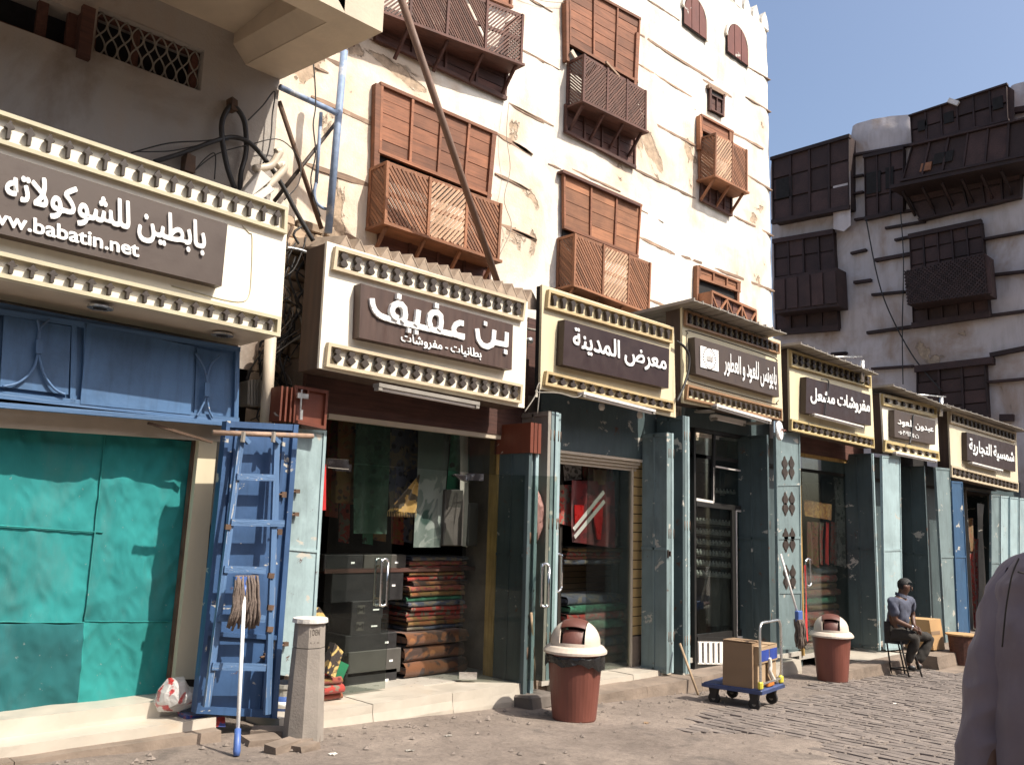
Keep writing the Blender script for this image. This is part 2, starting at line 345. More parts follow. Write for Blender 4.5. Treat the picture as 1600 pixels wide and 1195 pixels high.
# block paving: courses run across the street, long joints toward the shops
EXCL = []
pav = []
def paver_mesh():
    b = MB(); a, c, h = .0565, .107, .024
    b.hexa([(-a,-c,0),(a,-c,0),(a,c,0),(-a,c,0)], [(-a+.005,-c+.005,h),(a-.005,-c+.005,h),(a-.005,c-.005,h),(-a+.005,c-.005,h)])
    me = bpy.data.meshes.new('paver'); me.from_pydata([tuple(v) for v in b.v], [], b.f); me.materials.append(PAVER)
    bm = bmesh.new(); bm.from_mesh(me); bmesh.ops.recalc_face_normals(bm, faces=bm.faces); bm.to_mesh(me); bm.free(); return me
PM = paver_mesh()
i = 0; x = 6.6
while x < 24:
    y = 1.2 + random.uniform(0,.2)
    while y < 5.5:
        if x > xlim(y) and not (y > 5.0 and x < 10.5):
            d = math.hypot(x, y); p = Vector((x, y, gz(x, y)-.0205 + random.uniform(-.0035,.003)))
            cz = fwd.dot(p); px = CX + F*right.dot(p)/cz; py = CY + F*down.dot(p)/cz
            pav.append((cz, p, -10 < px < 1510 and py < 1205))
        y += .222 + random.uniform(-.004,.006)
    x += .1225 + random.uniform(-.002,.003)
pav.sort(key=lambda t: (not t[2], t[0]))
pave = bpy.data.objects.new('block_paving', None); COL.objects.link(pave); pave['kind'] = 'structure'; pave.location = (8, 4, G(8)); WORG[pave] = Vector((8,4,G(8)))
sm = MB(); tilt = Matrix.Rotation(math.atan(GS), 3, 'Y')
base = [Vector(v.co) for v in PM.vertices]; bf = [tuple(p.vertices) for p in PM.polygons]
for k, (cz, p, vis) in enumerate(pav):
    r = Matrix.Rotation(random.uniform(-.03,.03), 3, 'Z') @ Matrix.Rotation(random.uniform(-.03,.03), 3, 'X') @ tilt @ Matrix.Rotation(random.uniform(-.02,.02), 3, 'Y')
    if k < 300:
        o = bpy.data.objects.new('paving_stone', PM); COL.objects.link(o); o.parent = pave
        mm = r.to_4x4(); mm.translation = p - WORG[pave]; o.matrix_basis = mm
    elif cz < 24: sm.add([r@v + p for v in base], bf)
o = sm.build('paving_stones', PAVER, pave, recalc=False); o['kind'] = 'stuff'

# loose grit and small stones, thicker along the kerbs
gm = MB()
for i in range(1500):
    x = random.uniform(1.2, 16); y = random.choice([random.uniform(1.5,5.9), 5.95-abs(random.gauss(0,.35))]); s_ = random.choice([.006,.008,.010,.014,.022])*random.uniform(.7,1.3)
    c = Vector((x, y, gz(x,y)+s_*.25)); a = random.uniform(0,6.28); u = Vector((math.cos(a),math.sin(a),0)); w_ = Vector((-u.y,u.x,0))
    gm.add([c-u*s_, c+w_*s_*.8, c+u*s_*1.1, c-w_*s_*.9, c+Vector((s_*.2,0,s_*.7))], [(0,1,4),(1,2,4),(2,3,4),(3,0,4)])
tag(gm.build('gravel', plain('loose_grit', (.20,.165,.14), .95, .4, 6, 30, .3), recalc=True), 'loose grit and small stones scattered over the dusty street along the kerbs', 'gravel', kind='stuff')

# ================================================================== MAIN WHITE BUILDING
Y0 = 7.2
P = onY(k3(975,880), Y0); XR = P.x            # right corner of the white house
XL = 3.0; ZB = .95; ZT = 8.90
bld = thing('coral_stone_house', 'tall sunlit white plastered house with brown wooden shutters and hanging lattice bays above the shops', 'house', (8, Y0, ZB))
nu, nv = 190, 150
def wallfn(u, v):
    x = XL + (XR-XL)*u; z = ZB + (ZT-ZB)*v
    y = Y0 + .016*noise.noise(Vector((x*1.6, z*1.6, 0))) + .008*noise.noise(Vector((x*6, z*6, 4)))
    if u > .97: y += (u-.97)**2*60; x += .015*noise.noise(Vector((0, z*2.5, 7)))
    return (x, y, z)
wm = MB().grid(wallfn, nu, nv)
wm.grid(lambda u, v: (XR + .015*noise.noise(Vector((0,(ZB+(ZT-ZB)*v)*2.5,7))) + .012*noise.noise(Vector((u*9, v*9, 2)))*(1 if u>0 else 0), Y0+.054+8*u, ZB+(ZT-ZB)*v), 30, nv)
wm.add([(XL,Y0,ZB),(XL,Y0+8,ZB),(XL,Y0+8,ZT),(XL,Y0,ZT),(XR,Y0,ZT-.02),(XR,Y0+8,ZT-.02),(XR,Y0+8,ZB),(XR,Y0,ZB)], [(0,3,2,1),(3,4,5,2),(1,2,5,6),(0,1,6,7)])
wm.build('wall', PLASTER, bld, smooth=True, recalc=False)
# pointed crenellations along the roof edge
def merlon(x):
    w_ = .11; h = .30
    q = [(x-w_,Y0+.01,ZT-.03),(x+w_,Y0+.01,ZT-.03),(x+w_,Y0+.01,ZT+h*.45),(x+w_*.45,Y0+.01,ZT+h*.8),(x,Y0+.01,ZT+h),(x-w_*.45,Y0+.01,ZT+h*.8),(x-w_,Y0+.01,ZT+h*.45)]
    return MB().prism(q, (0,.16,0))
x = XR-.12
while x > XR-4.5: merlon(x).build('merlon', PLASTER, bld, jit=.008); x -= .30
y = Y0+.5
while y < Y0+4:
    q = [(XR-.01,y-.1,ZT-.03),(XR-.01,y+.1,ZT-.03),(XR-.01,y+.1,ZT+.12),(XR-.01,y,ZT+.28),(XR-.01,y-.1,ZT+.12)]
    MB().prism(q, (-.16,0,0)).build('merlon', PLASTER, bld, jit=.008); y += .30
# timber courses: (crop fn, x0,y0,x1,y1, thickness px of crop)
TB = [(k3,(475,128,752,303,12)),(k3,(505,0,625,78,8)),(k3,(472,240,684,372,8)),(k3,(712,298,820,364,12)),(k3,(505,450,686,545,11)),(k3,(815,492,940,556,11)),(k3,(872,362,968,420,7)),
 (k3,(680,408,706,424,6)),(k3,(0,392,155,472,8)),(k3,(30,182,178,262,4)),(k3,(0,530,76,578,12)),(k3,(0,676,64,712,8)),(k3,(0,858,92,897,10)),(k3,(135,612,184,634,8)),
 (k3,(218,630,405,716,7)),(k3,(458,632,685,742,10)),(k3,(878,655,972,712,10)),(k3,(828,806,976,882,9)),(k3,(478,783,565,832,6)),(k3,(476,886,608,950,13)),(k3,(632,955,760,1003,12)),
 (k3,(760,1003,980,1088,12)),(k3,(510,1118,575,1143,9)),(k3,(883,252,966,300,6)),(k3,(75,0,152,46,4)),
 (k2,(285,240,518,350,14)),(k2,(230,400,500,524,13)),(k2,(200,678,490,778,16)),(k2,(300,948,425,996,12)),(k2,(998,555,1148,642,14)),(k2,(992,720,1135,790,10)),(k2,(1016,932,1165,998,13)),
 (k2,(1048,428,1195,512,9)),(k2,(1098,205,1195,262,6)),(k2,(1135,0,1195,30,6)),(k2,(470,165,560,205,10)),(k2,(245,280,300,305,8))]
for kf, (a,b_,c,d,t) in TB:
    p = onY(kf(a,b_), Y0-.0); q = onY(kf(c,d), Y0); n_ = max(2, int((q-p).length/.12)); tt = t*(p.y/F)/2.4*.62*1.25
    mb = MB(); up = []; lo = []
    for i in range(n_+1):
        r = p.lerp(q, i/n_); e = .35 if i in (0, n_) else 1
        up.append(Vector((r.x, Y0-.007, r.z + tt*e*(.8+.5*random.random())))); lo.append(Vector((r.x, Y0-.007, r.z - tt*e*(.8+.5*random.random()))))
    mb.prism(lo + up[::-1], (0,.12,0)).build('timber_course', BEAM, bld)

def planks(mb_parent, quad, cols, rows, mat, stile, depth=.05, gap=.006, yoff=0, sw=.032):
    # framed shutter: stiles and rails with planks between; quad is world tl,tr,br,bl
    for c in range(cols):
        u0, u1 = c/cols, (c+1)/cols; du = sw/(quad[1]-quad[0]).length*.5
        for r in range(rows):
            v0, v1 = r/rows, (r+1)/rows; dv = gap/(quad[3]-quad[0]).length
            q = sub(quad, u0+du, u1-du, v0+dv*.5+random.uniform(0,dv*.5), v1-dv*.5); y = random.uniform(0,.006)
            q = [p + Vector((0, y, 0)) for p in q]; slab(q, depth*.5).build('plank', mat, mb_parent)
    for c in range(cols+1):
        u = c/cols; du = sw/(quad[1]-quad[0]).length*.5
        q = [p - Vector((0,.022,0)) for p in sub(quad, u-du, u+du, -.01, 1.01)]; slab(q, depth*.9).build('stile', stile, mb_parent)
    for v in (0, 1):
        dv = sw/(quad[3]-quad[0]).length*.55
        q = [p - Vector((0,.026,0)) for p in sub(quad, -.015, 1.015, v-dv, v+dv)]; slab(q, depth*.9).build('rail', stile, mb_parent)
def lattice(parent, q, direction, pitch, w_, t_, mat, cross=False, broken=.0):
    x0 = (q[0].x+q[3].x)/2; x1 = (q[1].x+q[2].x)/2; zt = lambda x: q[0].z+(q[1].z-q[0].z)*(x-x0)/(x1-x0); zb = lambda x: q[3].z+(q[2].z-q[3].z)*(x-x0)/(x1-x0)
    y = q[0].y; W = x1-x0
    for dr in ((1,-1) if cross else (direction,)):
        H = max(zt(x0),zt(x1))-min(zb(x0),zb(x1)); s = 1.15*dr; k = -abs(s)*W-H
        while k < H+abs(s)*W:
            # line z = z0 + k + s (x-x0)
            z0 = min(zb(x0), zb(x1)); pts = []
            n_ = 24
            for i in range(n_+1):
                x = x0+W*i/n_; z = z0+k+s*(x-x0)
                if zb(x) <= z <= zt(x): pts.append((x, z))
            if len(pts) >= 3 and random.random() >= broken:
                a = pts[0]; b_ = pts[-1]
                j = random.uniform(-.004,.004)
                stick('slat', mat, parent, (a[0], y+(.006 if dr<0 else 0), a[1]+j), (b_[0], y+(.006 if dr<0 else 0), b_[1]-j), w_, t_)
            k += pitch*math.sqrt(1+s*s)
def bay(label, quadF, YF, leftq, secs, wood_m, latt, base_q=None, shelf=None, pitch=.05, sw=.026, cross=False, root=None, brackets=3, group=None, shelf_m=None, topbar=True, under=True):
    # projecting lattice box: quadF in px at plane YF; secs = list of (u0,u1,dir,mat)
    q = Q(quadF, YF)
    for (u0,u1,dr,mt) in secs:
        s_ = sub(q, u0, u1, 0, 1); lattice(root, s_, dr, pitch, sw, .014, mt, cross, broken=.015)
    for u in sorted({a for s_ in secs for a in s_[:2]}):
        stick('post', wood_m, root, bil(q,u,-.02), bil(q,u,1.0), .034, .034)
    # backing shadow-side frame behind the slats: thin rear rails
    for v in (0.0, .5, 1.0) if not cross else (0.0, 1.0):
        stick('rail', wood_m, root, bil(q,-.0,v)+Vector((0,.02,0)), bil(q,1.0,v)+Vector((0,.02,0)), .04, .03)
    # end lattices (left and right cheeks)
    for u, x in ((0, q[0].x), (1, q[1].x)):
        a = bil(q,u,0); b_ = bil(q,u,1); n_ = int((a.z-b_.z)/(pitch*1.2)); D = Y0-YF
        for i in range(-3, n_+1):
            z = b_.z + i*pitch*1.2; z2 = z + D*.9
            y1_, y2_ = YF+.02, Y0-.02
            if z < b_.z: y1_ += (b_.z-z)/.9; z = b_.z
            if z2 > a.z: y2_ -= (z2-a.z)/.9; z2 = a.z
            if y2_-y1_ > .03: stick('cheek_slat', latt, root, (a.x, y1_, z), (a.x, y2_, z2), sw*1.2, .012, nrm=(1,0,0))
        MB().box((a.x-.018, Y0-.05, b_.z),(a.x+.018, Y0-.01, a.z)).build('wall_stile', wood_m, root)
        MB().box((a.x-.016, YF, a.z-.02),(a.x+.016, Y0-.01, a.z+.015)).build('cheek_rail', wood_m, root)
    # floor shelf
    b0 = q[3]; b1 = q[2]; sh = MB().hexa([b0+Vector((-.03,-.03,-.03)), b1+Vector((.05,-.03,-.03)), b1+Vector((.05,-.03,.0)), b0+Vector((-.03,-.03,0))],
        [Vector((b0.x-.03,Y0-.005,b0.z-.03)), Vector((b1.x+.05,Y0-.005,b1.z-.03)), Vector((b1.x+.05,Y0-.005,b1.z)), Vector((b0.x-.03,Y0-.005,b0.z))])
    sh.build('shelf', shelf_m or wood_m, root)
    for i in range(brackets+1):
        x = b0.x + .04 + (b1.x-b0.x-.08)*i/brackets; z = b0.z + (b1.z-b0.z)*i/brackets
        MB().bar((x, YF+.03, z-.03), (x, Y0-.04, z-.32), .035, .03, up=(1,0,0)).build('bracket', wood_m, root)
    if base_q:
        qb = Q(base_q, Y0-.035)
        planks(root, qb, 4, 3, WOOD_D, WOOD_D, .05)
YB = Y0-.30; YS = Y0-.06
def win(label, name='lattice_bay_window', cat='bay window', pt=(0,0)):
    p = onY(pt, Y0); return thing(name, label, cat, (p.x, Y0, p.z))
def painted_void(root, pq, y=Y0-.03): slab(Q(pq, y), .028).build('painted_dark_opening', DARK, root)  # dark slab on the wall, painted in place of a shaded recess

# W2 : large middle-left
r = win('bay window', pt=k2(750,700))
r['label'] = 'wide bay window with sunlit middle lattice, crossed by the long leaning pole'
painted_void(r, [k2(512,625),k2(975,800),k2(975,900),k2(505,720)])
planks(r, Q([k2(520,352),k2(990,556),k2(966,812),k2(512,632)], YS), 4, 5, WOOD, WOOD)
slab(Q([k2(497,345),k2(520,350),k2(512,720),k2(490,715)], YS-.02), .07).build('jamb', WOOD, r)
slab(Q([k2(982,555),k2(994,558),k2(972,830),k2(960,822)], YS-.03), .08).build('jamb', WOOD, r)
bay('', [k2(545,675),k2(1015,850),k2(1002,1078),k2(535,922)], YB, None, [(0,.35,-1,LATT),(.35,.68,1,LATT_LIT),(.68,1,-1,LATT)], WOOD_O, LATT, [k2(515,940),k2(968,1110),k2(955,1330),k2(505,1180)], root=r, pitch=.042, sw=.026)
# W1 : top-left, cut by the frame; weathered
r = win('dark weathered lattice bay window half hidden behind the concrete balcony slab', pt=k2(800,100))
bay('', [k2(470,-190),k2(1106,66),k2(1097,262),k2(455,25)], YB, None, [(0,.25,1,LATT_D),(.25,.48,-1,LATT_D),(.48,.74,-1,LATT_D),(.74,1,1,LATT_D)], WOOD_D, LATT_D, [k2(500,60),k2(1042,285),k2(1030,408),k2(500,165)], root=r, pitch=.034, sw=.019, brackets=4)
planks(r, Q([k2(480,-480),k2(1062,-200),k2(1055,30),k2(470,-200)], YS), 4, 5, WOOD, WOOD)
# W3 : top middle
r = win('dark brown lattice bay window under a tall three-panel shutter with a stick poking out', pt=k3(350,300))
painted_void(r, [k3(215,165),k3(470,310),k3(470,400),k3(215,260)])
planks(r, Q([k3(212,-70),k3(474,72),k3(463,306),k3(215,165)], YS), 3, 7, WOOD, WOOD)
slab(Q([k3(466,120),k3(474,124),k3(466,322),k3(457,316)], YS-.03), .08).build('jamb', WOOD, r)
slab(Q([k3(203,0),k3(212,0),k3(215,230),k3(205,226)], YS-.03), .08).build('jamb', WOOD, r)
bay('', [k3(270,208),k3(498,342),k3(497,488),k3(264,376)], YB, None, [(0,.36,-1,LATT_D),(.36,.68,1,LATT_D),(.68,1,-1,LATT_D)], WOOD_D, LATT_D, [k3(202,395),k3(458,512),k3(456,625),k3(200,492)], root=r, pitch=.036, sw=.017, cross=True)
stick('prop_stick', BEAM, r, onY(k3(350,232), YB-.02), onY(k3(400,288), YB+.02), .03, .03)
stick('tilted_board', PIPE_C, r, onY(k3(222,190), Y0-.12), onY(k3(245,228), Y0-.12), .06, .02)
# W4 : middle
r = win('bay window with orange-brown lattice and twelve clean shutter planks, directly above the maroon sign', pt=k3(350,880))
painted_void(r, [k3(192,850),k3(466,965),k3(466,1000),k3(190,905)])
planks(r, Q([k3(192,642),k3(478,768),k3(465,958),k3(194,850)], YS), 3, 4, WOOD_O, WOOD)
slab(Q([k3(190,634),k3(480,762),k3(480,772),k3(190,643)], YS-.05), .1).build('lintel', WOOD_D, r)
bay('', [k3(235,876),k3(515,985),k3(508,1168),k3(230,1062)], YB, None, [(0,.36,-1,LATT),(.36,.70,1,LATT_LIT),(.70,1,-1,LATT)], WOOD_O, LATT, [k3(205,1090),k3(480,1190),k3(476,1300),k3(200,1200)], root=r, pitch=.042, sw=.026)
# W5 : narrow right
r = win('narrow lattice bay window near the right corner of the white house', pt=k3(780,600))
painted_void(r, [k3(706,490),k3(822,535),k3(822,600),k3(706,560)])
planks(r, Q([k3(705,432),k3(822,494),k3(820,540),k3(708,486)], YS), 1, 2, WOOD, WOOD)
slab(Q([k3(702,430),k3(712,434),k3(712,560),k3(703,556)], YS-.02), .07).build('jamb', WOOD_O, r)
slab(Q([k3(813,490),k3(823,494),k3(823,560),k3(813,556)], YS-.02), .07).build('jamb', WOOD_O, r)
bay('', [k3(760,500),k3(875,563),k3(875,716),k3(757,655)], YB-.02, None, [(0,.53,1,LATT_LIT),(.53,1,-1,LATT)], WOOD_O, LATT, [k3(708,680),k3(818,735),k3(818,805),k3(706,748)], root=r, pitch=.045, sw=.028, brackets=2)
# W6 : small balcony low right
r = win('small balcony with crossed wooden railing low on the white house, above the grey tin awning', 'railed_balcony', 'balcony', k3(780,1080))
painted_void(r, [k3(697,1040),k3(845,1100),k3(845,1195),k3(694,1180)])
planks(r, Q([k3(698,996),k3(848,1055),k3(847,1090),k3(697,1038)], YS), 3, 2, WOOD_O, WOOD_O)
slab(Q([k3(692,990),k3(700,994),k3(696,1180),k3(690,1176)], YS-.02), .07).build('jamb', WOOD_O, r)
slab(Q([k3(842,1050),k3(850,1054),k3(850,1190),k3(842,1186)], YS-.02), .07).build('jamb', WOOD_O, r)
q = Q([k3(745,1088),k3(910,1160),k3(910,1290),k3(742,1215)], YB)
for i in range(4): slab([p+Vector((0,.03,0)) for p in sub(q, i/4+.01, (i+1)/4-.01, 0, 1)], .02).build('panel_board', WOOD_D, r)
for i in range(3):
    a = sub(q, i/3, (i+1)/3, .05, .95); stick('cross_rail', WOOD_O, r, a[0], a[2], .03, .02); stick('cross_rail', WOOD_O, r, a[1], a[3], .03, .02)
for v in (0, 1): stick('rail', WOOD_O, r, bil(q,0,v), bil(q,1,v), .035, .03)
for u in (0,1/3,2/3,1): stick('post', WOOD_O, r, bil(q,u,0), bil(q,u,1), .03, .03)
for u, in ((0,),(1,)):
    a = bil(q,u,0); MB().box((a.x-.012,YB,a.z-.45),(a.x+.012,Y0-.02,a.z+.0)).build('end_board', WOOD_O, r)
# small window
r = win('tiny dark square window high on the white house, left of its right corner', 'small_window', 'window', k3(760,385))
q = Q([k3(735,328),k3(790,356),k3(788,440),k3(733,412)], Y0-.03); slab(q, .028).build('painted_dark_opening', DARK, r)
planks(r, [p-Vector((0,.01,0)) for p in sub(q,.08,.85,.3,.95)], 2, 2, WOOD_D, WOOD_D, .03, sw=.02)
for a,b_ in ((.0,.1),(.9,1)): slab([p-Vector((0,.03,0)) for p in sub(q,a,b_,0,1)], .05).build('jamb', WOOD_D, r)
slab([p-Vector((0,.03,0)) for p in sub(q,-.1,1.1,-.1,.05)], .05).build('lintel', BEAM, r)
# arched windows
def arch(px_tl, px_tr, px_br, px_bl, label, halfin=0):
    q = Q([px_tl,px_tr,px_br,px_bl], Y0-.028); w_ = (q[2]-q[3]).length; r = thing('arched_window', label, 'window', tuple((q[2]+q[3])/2), 'arched windows of the white house')
    x0, x1 = q[3].x, q[2].x; zb = (q[3].z+q[2].z)/2; zt = zb + (q[0].z-q[3].z)
    c = (x0+x1)/2; R = (x1-x0)/2; spring = zt-R
    pts = [Vector((x0,0,zb)),Vector((x1,0,zb))] + [Vector((c+R*math.cos(a),0,spring+R*math.sin(a))) for a in [math.pi*i/14 for i in range(15)]]
    def off(y, s=1): return [Vector((c+(p.x-c)*s, y, zb+(p.z-zb)*(s if p.z>zb else 1))) for p in pts]
    MB().prism(off(Y0-.030), (0,.02,0)).build('reveal_shadow', DARK, r)
    # plastered reveal ring standing a little proud
    rg = MB(); a = off(Y0-.045, 1.10); b_ = off(Y0-.045, .98); n_ = len(a)
    for i in range(1, n_-1+0):
        rg.hexa([a[i],a[i+1],b_[i+1],b_[i]], [v+Vector((0,.06,0)) for v in (a[i],a[i+1],b_[i+1],b_[i])])
    rg.build('surround', PLASTER, r)
    pl = [p for p in off(Y0-.036, .95)]; xo = x0 + (x1-x0)*(0 if not halfin else 0)
    n3 = 3
    for i in range(n3):
        xa = x0+(x1-x0)*i/n3+.008; xb = x0+(x1-x0)*(i+1)/n3-.008
        def top(x):
            t = max(-1, min(1, (x-c)/(R*.95))); return spring + R*.95*math.sqrt(max(0,1-t*t))
        MB().prism([(xa,Y0-.042,zb+.02),(xb,Y0-.042,zb+.02),(xb,Y0-.042,top(xb)),((xa+xb)/2,Y0-.042,top((xa+xb)/2)),(xa,Y0-.042,top(xa))], (0,.012,0)).build('board', REDBR, r)
arch(k3(640,-40), k3(725,5), k3(725,152), k3(640,95), 'arched window with red-brown boards at the very top of the photo, cut by its edge')
arch(k3(803,70), k3(880,108), k3(880,248), k3(803,200), 'complete arched window with red-brown boards beside the roof corner of the white house')

# ================================================================== LEFT BUILDING
YLW = 6.65
P = onY(k2(97,340), YLW); XLR = P.x
lb = thing('grey_plaster_house', 'shaded grey plaster house at the left with an overhanging concrete balcony slab', 'house', (1.5, YLW, 1.2))
q1 = Q([k1(5,-80),k1(352,60),k1(352,215),k1(0,90)], YLW); q2 = Q([k1(410,30),k1(850,182),k1(832,374),k1(400,215)], YLW)
h1 = (q1[0].x-.4, q1[1].x, min(q1[2].z,q1[3].z), q1[0].z); h2 = (q2[0].x, q2[2].x, q2[3].z, q2[0].z)
def lwall():
    xs = sorted({-3.0, XLR, h1[0], h1[1], h2[0], h2[1]} | {-3+.12*i for i in range(60) if -3+.12*i < XLR}); zs = sorted({1.2, 5.2, h1[2], h1[3], h2[2], h2[3]} | {1.2+.12*i for i in range(34)})
    mb = MB(); idx = {}
    for i,x in enumerate(xs):
        for j,z in enumerate(zs):
            idx[i,j] = len(mb.v); mb.v.append(Vector((x, YLW + .012*noise.noise(Vector((x*1.5,z*1.5,11))), z)))
    for i in range(len(xs)-1):
        for j in range(len(zs)-1):
            cx_, cz_ = (xs[i]+xs[i+1])/2, (zs[j]+zs[j+1])/2
            if any(h[0]<cx_<h[1] and h[2]<cz_<h[3] for h in (h1,h2)): continue
            mb.f.append((idx[i,j],idx[i+1,j],idx[i+1,j+1],idx[i,j+1]))
    for h in (h1,h2):
        x0,x1,z0,z1 = h; a = [(x0,YLW,z0),(x1,YLW,z0),(x1,YLW,z1),(x0,YLW,z1)]
        for i in range(4):
            p, q_ = a[i], a[(i+1)%4]; mb.add([p,q_,(q_[0],YLW+.22,q_[2]),(p[0],YLW+.22,p[2])], [(0,1,2,3)])
    mb.add([(XLR,YLW,1.2),(XLR,YLW+.5,1.2),(XLR,YLW+.5,5.2),(XLR,YLW,5.2)], [(0,1,2,3)])
    mb.add([(-3,YLW+.22,1.2),(XLR,YLW+.22,1.2),(XLR,YLW+.22,1.3),(-3,YLW+.22,1.3)], [(0,1,2,3)])
    return mb
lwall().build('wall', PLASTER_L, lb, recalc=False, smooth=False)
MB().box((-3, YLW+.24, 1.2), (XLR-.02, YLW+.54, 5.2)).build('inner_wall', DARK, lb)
# windows in the wall
w1 = MB(); x0,x1,z0,z1 = h1
MB().box((x1-.03,YLW-.05,z0-.06),(x1+.06,YLW+.1,z1+.05)).build('window_frame', WOOD_D, lb)
fr = thing('grille_window', 'dark window with curled iron grille under the balcony slab, above the chocolate shop sign', 'window', ((h2[0]+h2[1])/2, YLW, h2[2]))
x0,x1,z0,z1 = h2
for a in (((x0,z0),(x1,z0)),((x0,z1),(x1,z1)),((x0,z0),(x0,z1)),((x1-.04,z0),(x1-.04,z1)),(((x0+x1)/2-.1,z0),((x0+x1)/2-.1,z1))):
    stick('frame_bar', WOOD_D, fr, (a[0][0],YLW+.10,a[0][1]), (a[1][0],YLW+.10,a[1][1]), .06, .05)
for i in range(9):
    xx = x0+(x1-x0)*(i+.5)/9; h_ = z1-z0
    for s_ in (-1,1):
        pts = [(xx + s_*.045*math.sin(t*math.pi*2), YLW+.06, z0+h_*t) for t in [k/14 for k in range(15)]]
        cable('scroll_bar', pts, .007, GREYC, parent=fr, seg=2)
fr2 = thing('dark_window', 'unglazed dark opening at the top left edge of the photo, left of the grille window', 'window', (h1[1]-.5, YLW, h1[2]))
for a in (((h1[0],h1[2]),(h1[1],h1[2])),((h1[1]-.06,h1[2]),(h1[1]-.06,h1[3])),((h1[0]+.7,h1[2]),(h1[0]+.7,h1[3]))):
    stick('frame_bar', WOOD_D, fr2, (a[0][0],YLW+.08,a[0][1]), (a[1][0],YLW+.08,a[1][1]), .07, .05)
# balcony slab
Yf = 5.10
tip = onY(k2(525,135), Yf); rear = onY(k2(100,332), YLW)
XE = tip.x; zt_, zr = tip.z, rear.z
A = Vector((XE, Yf, zt_)); B = Vector((rear.x, YLW+.0, zr)); ln = .0
bw = .34
MB().hexa([A, B, B-Vector((bw,0,-.0)), A-Vector((bw,0,0))], [v+Vector((0,0,.32)) for v in (A,B,B-Vector((bw,0,0)),A-Vector((bw,0,0)))]).build('edge_beam', CONC, lb)
MB().hexa([A-Vector((bw,0,-.01)), B-Vector((bw,0,-.01)), B-Vector((bw+.12,0,-.14)), A-Vector((bw+.12,0,-.14))], [v+Vector((0,0,.3)) for v in (A-Vector((bw,0,0)),B-Vector((bw,0,0)),B-Vector((bw+.12,0,-.1)),A-Vector((bw+.12,0,-.1)))]).build('cove_moulding', CONC, lb)
MB().box((-4, Yf+.2, max(zt_,zr)+.24), (XE-.1, YLW, max(zt_,zr)+.36)).build('slab', CONC, lb)
MB().box((-4, Yf, zt_), (XE-bw-.002, Yf+.2, zt_+.5)).build('front_beam', CONC, lb)
MB().box((-4, Yf+.012, zt_+.322), (XE, Yf+.19, zt_+1.5)).build('parapet', CONC, lb)
MB().box((XE-.16, Yf+.192, zt_+.325), (XE-.004, YLW+.4, zt_+1.5)).build('parapet', CONC, lb)

# ================================================================== FAR HOUSE (shaded side facing us)
XF = 24.0
fh = thing('far_house', 'shaded pale house with black-brown wooden bays at the right, behind the row of shop signs', 'house', (XF, 12, -2))
out = [k4(60,385),k4(385,292),k4(386,248),k4(400,238),k4(470,218),k4(540,205),k4(620,200),k4(636,218),k4(1022,98),k4(1036,78),k4(1095,62),k4(1250,20)]
top = [onX(p, XF) for p in out]; yl = onX(k4(20,400),XF).y; 
pts = [Vector((XF, top[0].y, -2.6))] + top + [Vector((XF, top[-1].y, -2.6))]
# height-field face
def farfn(u, v):
    ys = [t.y for t in top]; Y = ys[0]+(ys[-1]-ys[0])*u
    for a, b_ in zip(top, top[1:]):
        if a.y >= Y >= b_.y: zt = a.z+(b_.z-a.z)*((a.y-Y)/max(1e-6,a.y-b_.y)); break
    else: zt = top[-1].z
    z = -2.8+(zt+2.8)*v
    return (XF + .05*noise.noise(Vector((Y*.9, z*.9, 5))) + .02*noise.noise(Vector((Y*3, z*3, 5))) + (.12*(v-.97)/.03 if v > .97 else 0), Y, z)
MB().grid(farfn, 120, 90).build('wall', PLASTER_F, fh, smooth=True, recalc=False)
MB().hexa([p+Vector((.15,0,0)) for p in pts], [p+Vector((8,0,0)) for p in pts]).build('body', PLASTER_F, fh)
def bayX(label, quad, Xf, mats, cols, rows, extra=None, cat='bay window', name='dark_bay_window'):
    q = QX(quad, Xf); c = sum(q, Vector())/4; r = thing(name, label, cat, (XF, c.y, min(p.z for p in q)))
    MB().prism(q, (XF-Xf+.1,0,0)).build('case', mats[0], r)
    def bx(q_, d, mat, nm): MB().prism([p-Vector((d,0,0)) for p in q_], (d+.01,0,0)).build(nm, mat, r)
    for i in range(cols):
        for j in range(rows):
            bx(sub(q,(i+.07)/cols,(i+.93)/cols,(j+.05)/rows,(j+.95)/rows), random.uniform(.03,.07), mats[1], 'panel')
    for i in range(cols+1):
        u = i/cols; bx(sub(q,max(0,u-.05/cols),min(1,u+.05/cols),0,1), .1, mats[0], 'stile')
    for v in (0,1): bx(sub(q,-.01,1.01,max(-.02,v-.03),v+.03), .14, mats[0], 'rail')
    return r, q, bx
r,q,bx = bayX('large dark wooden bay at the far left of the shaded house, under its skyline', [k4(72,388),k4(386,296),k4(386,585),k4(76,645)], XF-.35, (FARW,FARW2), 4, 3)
bx(sub(q,.06,.27,.36,.66), .1, DARK, 'painted_open_pane')  # solid dark blocks painted as the shade inside open panes
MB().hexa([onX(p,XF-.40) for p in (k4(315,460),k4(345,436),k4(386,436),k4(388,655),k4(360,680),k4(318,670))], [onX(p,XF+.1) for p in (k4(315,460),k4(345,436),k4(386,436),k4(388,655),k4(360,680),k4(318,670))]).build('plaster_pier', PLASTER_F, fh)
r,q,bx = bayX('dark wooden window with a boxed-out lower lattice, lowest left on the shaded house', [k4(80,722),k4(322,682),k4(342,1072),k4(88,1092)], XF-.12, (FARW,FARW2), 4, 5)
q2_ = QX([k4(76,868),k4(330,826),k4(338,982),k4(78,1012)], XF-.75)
MB().prism(q2_, (.62,0,0)).build('lattice_box', FARW, r)
